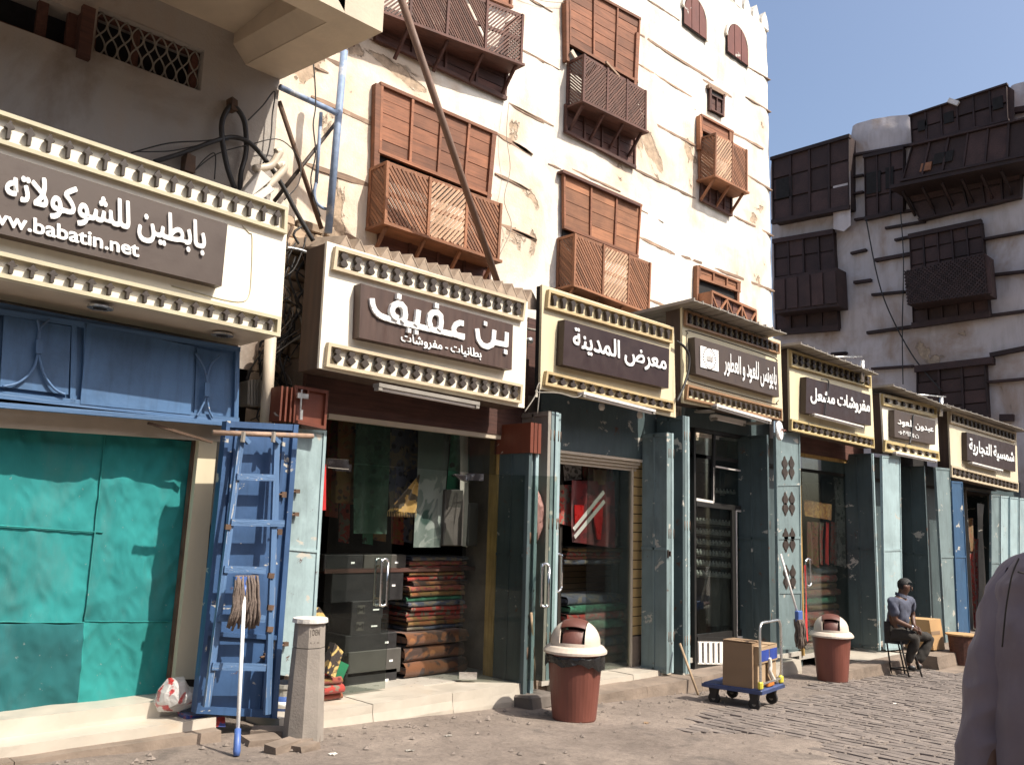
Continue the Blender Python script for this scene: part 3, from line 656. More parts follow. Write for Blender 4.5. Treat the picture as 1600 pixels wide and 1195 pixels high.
for i in range(5): bx([p+Vector((0,0,0)) for p in sub(q2_,(i+.08)/5,(i+.92)/5,.08,.92)], .04, FARW2, 'lattice_panel')
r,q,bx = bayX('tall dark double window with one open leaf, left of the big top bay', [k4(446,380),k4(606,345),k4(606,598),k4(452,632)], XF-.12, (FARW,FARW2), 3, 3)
bx(sub(q,.05,.42,.28,.62), .09, DARK, 'painted_open_pane'); bx(sub(q,.55,.75,.26,.6), .09, DARK, 'painted_open_pane')
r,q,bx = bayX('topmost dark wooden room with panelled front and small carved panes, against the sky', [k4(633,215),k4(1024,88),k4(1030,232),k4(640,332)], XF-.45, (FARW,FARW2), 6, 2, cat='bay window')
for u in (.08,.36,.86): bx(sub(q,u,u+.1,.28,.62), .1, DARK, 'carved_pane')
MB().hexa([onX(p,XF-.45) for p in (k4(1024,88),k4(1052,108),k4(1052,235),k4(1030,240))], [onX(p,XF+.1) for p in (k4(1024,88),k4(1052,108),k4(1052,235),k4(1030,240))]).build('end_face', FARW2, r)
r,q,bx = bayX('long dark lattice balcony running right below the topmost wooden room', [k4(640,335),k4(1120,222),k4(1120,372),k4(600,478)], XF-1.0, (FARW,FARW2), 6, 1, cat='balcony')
bx(sub(q,.24,.40,.42,.72), .1, DARK, 'painted_open_pane'); bx(sub(q,.14,.23,.62,.85), .1, WOOD_O, 'brown_board')
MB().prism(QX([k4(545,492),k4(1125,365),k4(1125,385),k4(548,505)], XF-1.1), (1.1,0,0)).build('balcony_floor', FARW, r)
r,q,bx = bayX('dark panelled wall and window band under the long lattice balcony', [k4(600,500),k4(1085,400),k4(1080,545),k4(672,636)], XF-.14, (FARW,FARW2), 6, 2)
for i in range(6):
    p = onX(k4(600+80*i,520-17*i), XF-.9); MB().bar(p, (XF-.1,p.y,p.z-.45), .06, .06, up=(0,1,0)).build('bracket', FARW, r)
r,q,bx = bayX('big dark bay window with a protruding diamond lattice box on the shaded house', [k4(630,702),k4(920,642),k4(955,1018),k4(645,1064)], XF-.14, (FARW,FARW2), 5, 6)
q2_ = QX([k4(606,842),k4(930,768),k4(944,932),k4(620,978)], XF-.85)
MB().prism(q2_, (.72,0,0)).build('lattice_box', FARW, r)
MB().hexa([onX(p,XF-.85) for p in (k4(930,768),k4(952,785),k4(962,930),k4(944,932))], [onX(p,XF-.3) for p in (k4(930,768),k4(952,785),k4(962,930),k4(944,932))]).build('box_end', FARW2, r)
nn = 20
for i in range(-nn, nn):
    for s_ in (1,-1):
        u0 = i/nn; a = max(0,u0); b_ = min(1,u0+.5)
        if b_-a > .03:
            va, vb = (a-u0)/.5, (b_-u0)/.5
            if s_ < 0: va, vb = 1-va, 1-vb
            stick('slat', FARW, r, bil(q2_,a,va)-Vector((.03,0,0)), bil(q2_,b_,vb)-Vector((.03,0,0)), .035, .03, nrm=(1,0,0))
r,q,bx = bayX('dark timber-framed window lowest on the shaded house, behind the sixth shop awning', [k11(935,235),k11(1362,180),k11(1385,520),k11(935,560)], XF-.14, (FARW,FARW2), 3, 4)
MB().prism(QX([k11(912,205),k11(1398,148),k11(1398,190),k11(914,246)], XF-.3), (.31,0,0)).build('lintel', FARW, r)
for kf,a in [(k4,(390,770,452,755,10)),(k4,(402,888,472,878,12)),(k4,(475,938,608,925,10)),(k4,(488,798,630,772,14)),(k4,(455,1092,955,1022,12)),(k4,(395,372,645,328,10)),(k4,(405,634,665,590,9)),
   (k4,(530,668,690,640,9)),(k4,(568,716,640,700,9)),(k4,(930,712,1120,678,9)),(k4,(958,858,1120,840,10)),(k4,(955,1022,1120,1000,10)),(k4,(395,460,440,452,8)),(k4,(392,530,440,520,8)),
   (k11,(650,225,912,208,14)),(k11,(1390,140,1640,90,26)),(k11,(1370,308,1640,285,14)),(k11,(400,132,492,125,14)),(k4,(310,1180,370,1176,10)),(k11,(1450,530,1536,530,40)),(k4,(1055,190,1120,180,22))]:
    p = onX(kf(a[0],a[1]), XF-.09); q_ = onX(kf(a[2],a[3]), XF-.09); MB().bar(p, q_, .14, a[4]*24*.95/F/(4 if kf is k11 else 2.6), up=(0,0,1)).build('timber_course', FARW, fh)
cable('wire', [onX(k4(*p),XF-.25) for p in ((450,630),(500,880),(560,1040),(650,1200),(760,1330))], .018, BLK, 'black wire sagging down the face of the far house from its top window', seg=5)
cable('wire', [onX(k4(*p),XF-.25) for p in ((590,600),(602,800),(597,1080),(600,1300))], .015, BLK, 'straight black wire hanging down the far house beside the big lattice bay')
single(MB().bar(onX(k4(785,148),XF-.6), onX(k4(825,162),XF-.6), .08, .12), 'roof_lamp', TUBE, 'small pale floodlight on the roof edge of the far house', 'lamp')
# rest of the low row past the corner: a wall behind shops five to seven
rw = MB().box((XR+.6, 8.0, -2.6), (23.8, 8.4, .9)); single(rw, 'rear_wall', PLASTER_F, 'low plaster wall behind the farthest shops, hidden under their awnings', 'wall')
# ================================================================== LETTERING
GL = {}
def gmesh(ch):
    if ch in GL: return GL[ch]
    def mk(b):
        c = bpy.data.curves.new('t', 'FONT'); c.body = b; c.extrude = .0; c.resolution_u = 4
        o = bpy.data.objects.new('t', c); me = bpy.data.meshes.new_from_object(o)
        r = ([v.co.copy() for v in me.vertices], [tuple(p.vertices) for p in me.polygons]); bpy.data.objects.remove(o); bpy.data.curves.remove(c); bpy.data.meshes.remove(me); return r
    bar_ = mk('|')[0]; bx = max(v.x for v in bar_)
    both = mk(ch+'|')[0]; adv = max(v.x for v in both) - bx
    vs, fs = mk(ch) if ch != ' ' else ([], [])
    GL[ch] = (vs, fs, adv); return GL[ch]
def lettering(parent, txt, pq, Y, mat, bold=.02, thick=.012, name='lettering', space=1.0):
    q = Q(pq, Y); x = 0; V = []; Fc = []; lay = 0
    offs = [(0,0)] + ([(bold*math.cos(a), bold*math.sin(a)) for a in [math.pi*2*i/6 for i in range(6)]] if bold else [])
    for i, ch in enumerate(txt):
        vs, fs, adv = gmesh(ch)
        for j, (ox, oy) in enumerate(offs):
            n_ = len(V); dz = (j + 8*(i % 2))*.00035
            V += [(v.x+x+ox, v.y+oy, dz) for v in vs]; Fc += [tuple(k+n_ for k in f) for f in fs]
        x += adv*(space if ch != ' ' else .8)
    x0 = min(v[0] for v in V); x1 = max(v[0] for v in V); y0 = min(v[1] for v in V); y1 = max(v[1] for v in V)
    mb = MB(); W = []
    for v in V: W.append(bil(q, (v[0]-x0)/(x1-x0), 1-(v[1]-y0)/(y1-y0)) + Vector((0, -v[2]-thick, 0)))
    mb.add(W, Fc)
    # side walls of the raised letters
    ec = {}
    for f in Fc:
        for a, b_ in zip(f, f[1:]+f[:1]): k = (min(a,b_),max(a,b_)); ec[k] = ec.get(k,0)+1
    n_ = len(mb.v); back = {}
    for (a,b_), c in ec.items():
        if c == 1:
            for t in (a,b_):
                if t not in back: back[t] = len(mb.v); mb.v.append(W[t]+Vector((0,thick*.97,0)))
            mb.f.append((a,b_,back[b_],back[a]))
    return mb.build(name, mat, parent, recalc=False)
def strokes(parent, lines, kf, Y, wpx, mat, thick=.012, name='lettering'):
    mb = MB(); lay = [0]
    def seg(a, b_, w_):
        lay[0] += 1; dy = -thick - .0004*lay[0]; d = (b_-a); L = d.length
        if L < 1e-5: return
        d.normalize(); nrm = Vector((d.z, 0, -d.x))*w_
        qd = [a+nrm, b_+nrm, b_-nrm, a-nrm]; mb.prism([v+Vector((0,dy,0)) for v in qd], (0,-dy*.98,0))
    def dot(c, w_):
        lay[0] += 1; dy = -thick-.0004*lay[0]
        mb.prism([c+Vector((w_*math.cos(t), dy, w_*math.sin(t))) for t in [math.pi*2*i/10 for i in range(10)]], (0,-dy*.98,0))
    for ln in lines:
        if ln[0] == 'sq':
            c = onY(kf(ln[1],ln[2]), Y); s_ = ln[3]/2*c.y/F*.41; lay[0] += 1; dy = -thick-.0004*lay[0]
            mb.prism([c+Vector((a,dy,b_-a*.12)) for a,b_ in ((-s_,-s_),(s_,-s_),(s_,s_),(-s_,s_))], (0,-dy*.98,0)); continue
        P_ = [onY(kf(*p), Y) for p in ln]; w_ = wpx/2
        for a, b_ in zip(P_, P_[1:]): seg(a, b_, w_)
        for c in P_[1:-1]: dot(c, w_)
    return mb.build(name, mat, parent, recalc=True)
AR = dict(
 s1='\ufeea\ufe97\ufefb\ufeee\ufedb\ufeee\ufeb8\ufee0\ufedf \ufee6\ufef4\ufec4\ufe91\ufe8e\ufe91',
 s2b='\ufe95\ufe8e\ufeb7\ufeed\ufeae\ufed4\ufee3 - \ufe95\ufe8e\ufef4\ufee7\ufe8e\ufec4\ufe91',
 s3='\ufe94\ufee8\ufef3\ufeaa\ufee4\ufedf\ufe8d \ufebd\ufeae\ufecc\ufee3',
 s4='\ufead\ufeee\ufec4\ufecc\ufedf\ufe8d \ufeed \ufea9\ufeee\ufecc\ufee0\ufedf \ufeb2\ufee7\ufeee\ufef3\ufe8e\ufe91',
 s5='\ufede\ufecc\ufeb8\ufee3 \ufe95\ufe8e\ufeb7\ufeed\ufeae\ufed4\ufee3',
 s6='\ufea9\ufeee\ufecc\ufee0\ufedf \ufee5\ufeed\ufeaa\ufe92\ufecb',
 s7='\ufe94\ufef3\ufead\ufe8e\ufea0\ufe98\ufedf\ufe8d \ufe94\ufef4\ufeb4\ufee4\ufeb7')
SH = dict(
 arrow=[(-.17,-.5),(.17,-.5),(.17,.02),(.5,.12),(.24,.3),(0,.5),(-.24,.3),(-.5,.12),(-.17,.02)],
 spade=[(-.3,.5),(.3,.5),(.36,.3),(.14,.12),(.5,-.12),(.3,-.3),(0,-.5),(-.3,-.3),(-.5,-.12),(-.14,.12),(-.36,.3)],
 hour=[(-.3,-.5),(.3,-.5),(.46,-.27),(.17,0),(.46,.27),(.3,.5),(-.3,.5),(-.46,.27),(-.17,0),(-.46,-.27)],
 tear=[(-.22,-.5),(.22,-.5),(.3,0),(.5,.3),(.3,.42),(0,.5),(-.3,.42),(-.5,.3),(-.3,0)],
 bell=[(-.12,.5),(.12,.5),(.2,.2),(.5,.0),(.5,-.3),(.2,-.5),(-.2,-.5),(-.5,-.3),(-.5,0),(-.2,.2)],
 oval=[(.5*math.cos(t),.5*math.sin(t)) for t in [math.pi*2*i/12 for i in range(12)]])
YP = 6.0
def band(root, pq, n_, shape, wfrac, trim, back=None, fw=.028, orn=ORN, hfrac=.8, Y=YP):
    q = Q(pq, Y-.045); H = (q[0]-q[3]).length; Wd = (q[1]-q[0]).length; du = fw/Wd; dv = fw/H
    for (a,b_,c,d,nm) in ((0,1,0,dv,'frame_rail'),(0,1,1-dv,1,'frame_rail'),(0,du,dv,1-dv,'frame_end'),(1-du,1,dv,1-dv,'frame_end')):
        slab(sub(q,a,b_,c,d), .044).build(nm, trim, root)
    if back: slab([p+Vector((0,.035,0)) for p in sub(q, du, 1-du, dv, 1-dv)], .008).build('band_back', back, root)
    w_ = Wd/n_*wfrac; h_ = (H-2*fw)*hfrac
    me = None
    for i in range(n_):
        c = bil(q, du+(1-2*du)*(i+.5)/n_, .5)
        if me is None:
            o = MB().prism([Vector((x*w_, -.004, z*h_)) for x,z in SH[shape]], (0,.036,0)); mm = bpy.data.meshes.new('ornament'); mm.from_pydata([tuple(v) for v in o.v], [], o.f); mm.materials.append(orn); me = mm
            bm = bmesh.new(); bm.from_mesh(me); bmesh.ops.recalc_face_normals(bm, faces=bm.faces); bm.to_mesh(me); bm.free()
        ob = bpy.data.objects.new('ornament', me); COL.objects.link(ob); ob.parent = root; ob.location = c - WORG[root]
def sign(label, panel, T, B, board, depth, pm, tm, bm_, shapes, counts, wf=(.6,.6), bd=.10, bback=None, side=SIGNSIDE, bt=None, fw=.028, orn=(ORN,ORN), hf=(.8,.8)):
    q = Q(panel, YP); r = thing('shop_sign', label, 'sign', tuple((q[2]+q[3])/2), 'shop signs over the street')
    slab(q, .03).build('panel', pm, r)
    # box behind the face: butt against it
    qb = [p+Vector((0,.0302,0)) for p in sub(q,.004,.996,.004,.996)]; slab(qb, depth).build('box', side, r)
    band(r, T, counts[0], shapes[0], wf[0], bt or tm, fw=fw, orn=orn[0], hfrac=hf[0]); band(r, B, counts[1], shapes[1], wf[1], bt or tm, fw=fw, orn=orn[1], hfrac=hf[1])
    if board: slab(Q(board, YP-bd), bd-.001).build('board', bm_, r)
    return r
# sign 1
s1p = [(-150,122),(450.8,323.5),(438,526),(-150,404)]
r = sign('leftmost cream sign with white Arabic letters and a web address on brown', s1p,
  [(-150,121),(450.5,324),(449,365.5),(-150,176)], [(-150,357),(439.5,495),(437.5,526),(-150,401)], [k1(-400,510),k1(945,930),k1(920,1188),k1(-400,874)], .60, CREAM, TRIM, BOARD, ('arrow','arrow'), (21,20), (.50,.50), side=PIPE_C)
lettering(r, AR['s1'], [k1(18,695),k1(850,925),k1(850,1072),k1(18,862)], YP-.10, WHITE, bold=.026, thick=.014)
lettering(r, 'www.babatin.net', [k1(-138,838),k1(575,1010),k1(575,1070),k1(-138,905)], YP-.10, WHITE, bold=.024, thick=.012, name='web_address')
# thin routed outline around the board
ol = [k5(*p) for p in ((905,365),(930,392),(942,410),(938,560),(930,625),(905,648),(830,640),(640,590))]
cable('routed_line', [onY(p, YP-.003) for p in ol], .004, TRIM, parent=r, seg=3)
for (cx_, cy_) in ((375,668),(830,770)):    # round lamps in the soffit
    c = onZ(k5(cx_,cy_), onY(k5(900,745),YP).z-.12)
    c = Vector((c.x, 6.3, onY(k5(1000,770),YP).z-.008)); p = onZ(k5(cx_,cy_), c.z); mb = MB().lathe((p.x,p.y,p.z-.012), [(.085,0),(.085,.014),(.06,.014),(.055,.004)], 20); o = mb.build('recessed_lamp', ALU, r)
    MB().lathe((p.x,p.y,p.z-.014), [(.045,0),(.045,.01)], 14).build('lamp_glass', DARK, r)
# sign 2
r = sign('white sign with a streaky brown board over the glass-fronted blanket shop',
  [k7(320,60),k7(1422,392),k7(1403,975),k7(275,755)], [k7(370,86),k7(1417,386),k7(1402,498),k7(354,212)], [k7(330,613),k7(1397,846),k7(1390,950),k7(316,746)],
  [k7(505,291),k7(1341,518),k7(1334,766),k7(496,588)], .30, CREAM, TRIM2, BOARD2, ('hour','spade'), (16,16), (.56,.60))
WPX = .050
strokes(r, [
 [(1303,560),(1300,638)], [(1303,628),(1268,622),(1232,614)], [(1234,548),(1230,600),(1222,628),(1196,640),(1168,630),(1146,600),(1138,540)],
 ('sq',1184,513,22), ('sq',1294,668,24)], k7, YP-.10, WPX, WHITE)
strokes(r, [
 [(1066,512),(1045,508),(1022,518),(1010,543),(1018,568),(1042,582),(1068,588)], [(1070,584),(1010,572),(950,559),(890,545),(830,532),(770,518),(700,500),(650,487),(605,470),(578,444),(564,412),(560,375)],
 [(938,500),(936,472),(918,453),(894,452),(877,470),(872,500),(880,530)], [(938,498),(934,530),(926,548)], ('sq',912,416,24),
 [(812,440),(806,500),(798,522)], ('sq',760,552,20), ('sq',800,562,20),
 [(738,460),(734,430),(718,410),(694,405),(672,420),(664,448),(676,474),(700,486)], [(738,458),(734,486),(722,504)], ('sq',702,366,24),
], k7, YP-.10, WPX, WHITE)
lettering(r, AR['s2b'], [k7(722,558),k7(1163,655),k7(1165,716),k7(722,622)], YP-.10, WHITE, bold=.016, thick=.008, name='small_lettering')
# sign 3
r = sign('buff sign with a dark maroon board and white Arabic letters, third from the left', [k9(104,94),k9(888,348),k9(899,885),k9(92,716)],
  [k9(146,122),k9(888,352),k9(882,443),k9(136,231)], [k9(133,607),k9(893,790),k9(888,852),k9(122,690)], [k9(238,302),k9(860,476),k9(856,712),k9(226,570)], .06, CREAM2, TRIM3, BOARD3, ('tear','bell'), (15,14), (.52,.52), side=DARK)
lettering(r, AR['s3'], [k9(283,345),k9(838,505),k9(838,632),k9(283,498)], YP-.10, WHITE, bold=.02, thick=.01)
# sign 4
r = sign('yellow cream sign with a white square emblem and thin tall Arabic letters', [c4(36,55),c4(1003,395),c4(1028,1178),c4(45,1000)],
  [c4(80,88),c4(998,420),c4(1000,522),c4(75,236)], [c4(95,818),c4(1022,1062),c4(1024,1178),c4(80,966)], [c4(160,356),c4(975,606),c4(990,946),c4(172,716)], .22, CREAM3, TRIM5, BOARD, ('hour','tear'), (17,18), (.45,.5), hf=(.85,.6))
lettering(r, AR['s4'], [c4(445,500),c4(958,655),c4(958,885),c4(445,735)], YP-.10, WHITE, bold=.012, thick=.008)
slab(Q([c4(217,440),c4(393,490),c4(396,695),c4(219,650)], YP-.112), .010).build('emblem_plate', WHITE, r)
ce = onY(c4(306,567), YP-.1135); RR = .135
for t in range(26):
    a = math.pi*2*t/26; p = ce+Vector((RR*math.cos(a)*1.0, 0, RR*math.sin(a))); MB().box((p.x-.011,p.y-.003,p.z-.006),(p.x+.009,p.y,p.z+.006)).build('emblem_dash', SIGNSIDE, r)
MB().tube([ce+Vector((RR*.78*math.cos(a),0,RR*.78*math.sin(a))) for a in [math.pi*2*i/24 for i in range(25)]], .0028, 4).build('emblem_ring', GREYC, r)
for i,(dx,h_) in enumerate(((-.06,.05),(-.035,.08),(-.01,.06),(.015,.09),(.04,.055),(.062,.07))): MB().box((ce.x+dx-.003,ce.y-.003,ce.z-.03),(ce.x+dx+.003,ce.y,ce.z-.03+h_)).build('emblem_stroke', RUST, r)
MB().box((ce.x-.065,ce.y-.003,ce.z-.035),(ce.x+.066,ce.y,ce.z-.029)).build('emblem_stroke', RUST, r)
ol = [c4(*p) for p in ((78,700),(78,345),(95,320),(100,292),(520,420),(945,563),(958,600),(975,612))]
cable('routed_line', [onY(p, YP-.003) for p in ol], .006, ORN, parent=r, seg=2)
ol = [c4(*p) for p in ((80,735),(100,765),(130,795),(530,905),(940,1012),(962,1002),(985,975))]
cable('routed_line', [onY(p, YP-.003) for p in ol], .006, ORN, parent=r, seg=2)
# sign 5
r = sign('pale yellow sign with bold Arabic letters and a wire drooping over its maroon board', [k11(131,98),k11(646,265),k11(667,722),k11(140,610)],
  [k11(146,108),k11(646,268),k11(648,346),k11(148,208)], [k11(150,537),k11(665,655),k11(667,722),k11(148,607)], [k11(240,275),k11(640,388),k11(645,580),k11(236,500)], .18, CREAM3, TRIM4, BOARD3, ('spade','bell'), (14,14), (.58,.52), orn=(ORN,ORN))
lettering(r, AR['s5'], [k11(262,338),k11(632,420),k11(632,518),k11(262,440)], YP-.10, WHITE, bold=.024, thick=.01)
# sign 6
r = sign('narrow white sign with yellow trim and a phone number under its name', [c6(80,-70),c6(1125,185),c6(1168,1150),c6(145,1040)],
  [c6(115,-60),c6(1130,172),c6(1130,392),c6(128,150)], [c6(165,800),c6(1165,1020),c6(1180,1200),c6(152,1015)], [c6(325,240),c6(1090,442),c6(1090,892),c6(335,745)], .2, CREAM, TRIM4, BOARD, ('spade','arrow'), (7,7), (.42,.42), fw=.05)
lettering(r, AR['s6'], [c6(385,372),c6(1050,545),c6(1050,690),c6(385,545)], YP-.10, WHITE, bold=.014, thick=.01)
lettering(r, '\u0660\u0665\u0660\u0663\u0660\u0669\u0661\u0662\u0661\u0665 \ufe95', [c6(400,612),c6(772,682),c6(772,782),c6(400,692)], YP-.10, WHITE, bold=.008, thick=.006, name='phone_number')
# sign 7
r = sign('buff sign with white Arabic letters on a maroon board, rightmost of the signs', [k11(1128,470),k11(1552,612),k11(1566,995),k11(1146,900)],
  [k11(1145,488),k11(1552,622),k11(1552,684),k11(1142,560)], [k11(1148,825),k11(1567,935),k11(1566,992),k11(1150,900)], [k11(1242,620),k11(1545,702),k11(1547,868),k11(1246,795)], .22, CREAM4, TRIM2, BOARD3, ('tear','bell'), (16,16), (.5,.5), fw=.04)
lettering(r, AR['s7'], [k11(1255,655),k11(1535,742),k11(1535,828),k11(1255,758)], YP-.10, WHITE, bold=.022, thick=.01)

# lamp tubes under / on the signs
def lamp(kf, a, b_, hh, Y, label, mat=TUBE):
    p, q_ = onY(kf(*a), Y), onY(kf(*b_), Y); h_ = (onY(kf(a[0],a[1]),Y)-onY(kf(a[0],a[1]+hh),Y)).length
    r = thing('tube_lamp', label, 'lamp', tuple((p+q_)/2), 'fluorescent fittings on the shop signs')
    MB().prism([p, q_, q_-Vector((0,0,h_*.5)), p-Vector((0,0,h_*.5))], (0,.09,0)).build('housing', mat, r)
    d = Vector((0,.035,-h_*.68)); MB().tube([p+d+Vector((.03,0,0)), q_+d-Vector((.03,0,0))], .018, 10).build('tube', TUBE, r, smooth=True)
    for e in (p, q_-Vector((.04,0,0))): MB().box((e.x, Y+.005, e.z-h_*.95), (e.x+.04, Y+.07, e.z-h_*.5+.002)).build('end_cap', GREYC, r)
lamp(k7, (607,836), (1160,942), 42, 5.92, 'grey twin tube lamp below the white sign with the rounded letters', GREYC)
lamp(k9, (352,730), (780,838), 32, 5.90, 'white tube lamp along the bottom of the maroon-board sign')
lamp(c4, (378,1010), (915,1165), 50, 5.90, 'white tube lamp crossing the lower edge of the emblem sign')
lamp(k9, (1140,865), (1318,905), 34, 6.20, 'short grey tube lamp recessed under the emblem sign')
lamp(k11, (292,502), (600,582), 18, 5.86, 'white tube lamp under the board of the sign with bold angular letters')
lamp(c6, (362,1015), (1130,1170), 70, 5.90, 'white tube lamp at the foot of the narrow yellow-trimmed sign')
lamp(k11, (1278,805), (1470,855), 18, 5.86, 'white tube lamp under the board of the rightmost sign')
# ------------------------------------------------ roofs above the signs
def tin(label, kf, a, b_, back_dz, n_, Yf=5.78, Yb=7.0, mat=TINROOF):
    p, q_ = onY(kf(*a), Yf), onY(kf(*b_), Yf); r = thing('tin_awning', label, 'awning', tuple((p+q_)/2), 'tin awnings on the signs')
    for i in range(n_):
        u0, u1 = i/n_, (i+1)/n_; A_ = p.lerp(q_,u0); B_ = p.lerp(q_,u1); t = .006*(i%2)
        bk = lambda v: Vector((v.x, Yb, v.z+back_dz)); up = Vector((0,0,.012)); tt = Vector((0,0,t+random.uniform(-.004,.004)))
        MB().hexa([A_+tt,B_+tt,B_+up+tt,A_+up+tt],[bk(A_)+tt,bk(B_)+tt,bk(B_)+up+tt,bk(A_)+up+tt]).build('sheet', mat, r)
        MB().hexa([A_+Vector((-.012,-.006,-.004)),A_+Vector((.012,-.006,-.004)),A_+Vector((.008,-.006,.035)),A_+Vector((-.008,-.006,.035))],[bk(A_)+Vector((-.012,0,-.004)),bk(A_)+Vector((.012,0,-.004)),bk(A_)+Vector((.008,0,.035)),bk(A_)+Vector((-.008,0,.035))]).build('seam', mat, r)
tin('folded grey tin awning on top of the emblem sign', k9, (1008,190), (1560,392), -.05, 12, 5.72)
tin('ribbed pale tin awning on top of the sign with bold angular letters', k11, (205,70), (690,262), .0, 13, 5.75)
tin('ribbed tin awning on top of the narrow yellow-trimmed sign', k11, (785,332), (1145,470), .0, 11, 5.75)
tin('ribbed tin awning on top of the rightmost sign', k11, (1120,452), (1640,620), .0, 16, 5.75)
# zigzag corrugated sheet over sign 2 and 3
a = onY(k7(395,52), 6.10); e = onY(k7(1480,365), 6.10); n_ = 17; mb = MB(); pts = []
Lx = e.x - a.x; zb = min(a.z, e.z)-.06
fr_ = []
for i in range(n_*2+1):
    x = a.x + Lx*i/(n_*2); fr_.append(Vector((x, 6.12+random.uniform(-.01,.01), (a.z+(e.z-a.z)*i/(n_*2)) + (.06 if i%2 else -.045) + random.uniform(-.012,.012))))
bk = [v+Vector((0,1.05,.20)) for v in fr_]
for i in range(n_*2): mb.hexa([fr_[i],fr_[i+1],fr_[i+1]-Vector((0,0,.02)),fr_[i]-Vector((0,0,.02))],[bk[i],bk[i+1],bk[i+1]-Vector((0,0,.02)),bk[i]-Vector((0,0,.02))])
for i in range(0,n_*2,2):
    l_,t_,r_ = fr_[i],fr_[i+1],fr_[i+2]; mb.hexa([l_+Vector((0,.004,-.10)),r_+Vector((0,.004,-.10)),r_+Vector((0,.004,-.021)),t_+Vector((0,.004,-.021)),l_+Vector((0,.004,-.021))],[v+Vector((0,.05,.01)) for v in (l_-Vector((0,0,.10)),r_-Vector((0,0,.10)),r_-Vector((0,0,.021)),t_-Vector((0,0,.021)),l_-Vector((0,0,.021)))])
single(mb, 'corrugated_roof', CORR, 'dusty zigzag corrugated sheet roof over the white sign with the rounded letters', 'roof')
# hanging pipes from the awnings
single(MB().tube([onY(k11(590,175),5.9), onY(k11(588,305),5.9)], .035, 10).tube([onY(k11(400,150),5.95), onY(k11(585,150),5.9)], .012, 6), 'floodlight', ALU, 'small grey tubular lamp on an arm above the sign with bold angular letters', 'lamp', smooth=True)
single(MB().tube([onY(k11(1085,405),5.9), onY(k11(1080,520),5.9)], .035, 10).tube([onY(k11(935,385),5.95), onY(k11(1110,400),5.9)], .012, 6), 'floodlight', ALU, 'small grey tubular lamp on an arm above the narrow yellow-trimmed sign', 'lamp', smooth=True)
c = onY(k11(60,612), 5.85); mb = MB().lathe(c, [(.19,0),(.21,.015),(.21,.03),(.19,.045)], 24, axis=(.35,-1,0)); 
for v in mb.v: v.z = c.z + (v.z-c.z)*.62
o = single(mb, 'oval_sign', WHITE, 'small oval white sign with red scribble hanging right of the emblem sign', 'sign'); 
cable('red_scribble', [c+Vector((dx,-.055-.0,dz)) for dx,dz in ((-.12,.0),(-.07,.03),(-.03,-.02),(.02,.03),(.05,-.01),(.1,.02),(.13,0))], .008, REDBR, parent=o, seg=3)

# ================================================================== SHOP FRONTS
YG = 6.52    # glass line
def leafset(label, pxe, ytop, ybot, n_, depth, mat, mats=None, pitch=.055, Yf=6.04, top=None, kf=lambda x,y:(x,y)):
    p = onY(kf(pxe, ybot), Yf); zt = onY(kf(pxe, ytop), Yf).z
    zb = max(p.z, G(p.x)+.02); r = thing('folding_door', label, 'door', (p.x, Yf, zb), 'folded steel doors of the shops')
    for i in range(n_):
        x = p.x + i*pitch + random.uniform(-.004,.004); y0 = Yf + random.uniform(0,.05) + .012*i; d = depth-random.uniform(0,.03); mm = (mats[i] if mats else mat)
        MB().box((x, y0, zb), (x+.026, Yf+d, zt)).build('leaf', mm, r)
        # raised edge angle on the street side and stiffener ribs on the inner face
        MB().box((x-.008, y0-.012, zb), (x+.034, y0-.001, zt)).build('edge_strip', mats and mm or TEAL_L, r)
        if i == 0:
            for z in (zb+.02, zt-.05, (zb+zt)/2): MB().box((x-.012, y0, z), (x-.001, Yf+d, z+.03)).build('rail', mm, r)
            MB().box((x-.012, Yf+d*.52, zb+.02), (x-.001, Yf+d*.52+.025, zt-.02)).build('stile', mm, r)
        for z in (zb+.35, zb+(zt-zb)*.55, zt-.3): MB().lathe((x+.036, y0-.005, z), [(.011,0),(.011,.11)], 8).build('hinge', RUST, r, smooth=True)
    if top:   # painted upper part
        z0 = onY(kf(pxe, top[0]), Yf).z
        for i in range(n_): MB().box((p.x+i*pitch-.014, Yf-.016, z0), (p.x+i*pitch+.030, Yf+depth-.0, zt+.01)).build('upper_leaf', top[1], r)
    return r
def frontleaf(label, pq, Y, mat, vents=0, parts=2, split=None):
    q = Q(pq, Y); q[2].z = max(q[2].z, G(q[2].x)+.02); q[3].z = max(q[3].z, G(q[3].x)+.02); r = thing('steel_door_leaf', label, 'door', tuple((q[2]+q[3])/2), 'open steel door leaves facing the street')
    slab(q, .03).build('sheet', mat, r)
    W_ = (q[1]-q[0]).length; du = .028/W_
    for a in ((0,du),(1-du,1)): slab([p-Vector((0,.012,0)) for p in sub(q,a[0],a[1],0,1)], .011).build('edge_strip', mat, r)
    for i in range(parts+1):
        v = i/parts; v0 = max(0, v-.006); slab([p-Vector((0,.010,0)) for p in sub(q,du,1-du,v0,v0+.012)], .009).build('rail', mat, r)
    return r, q
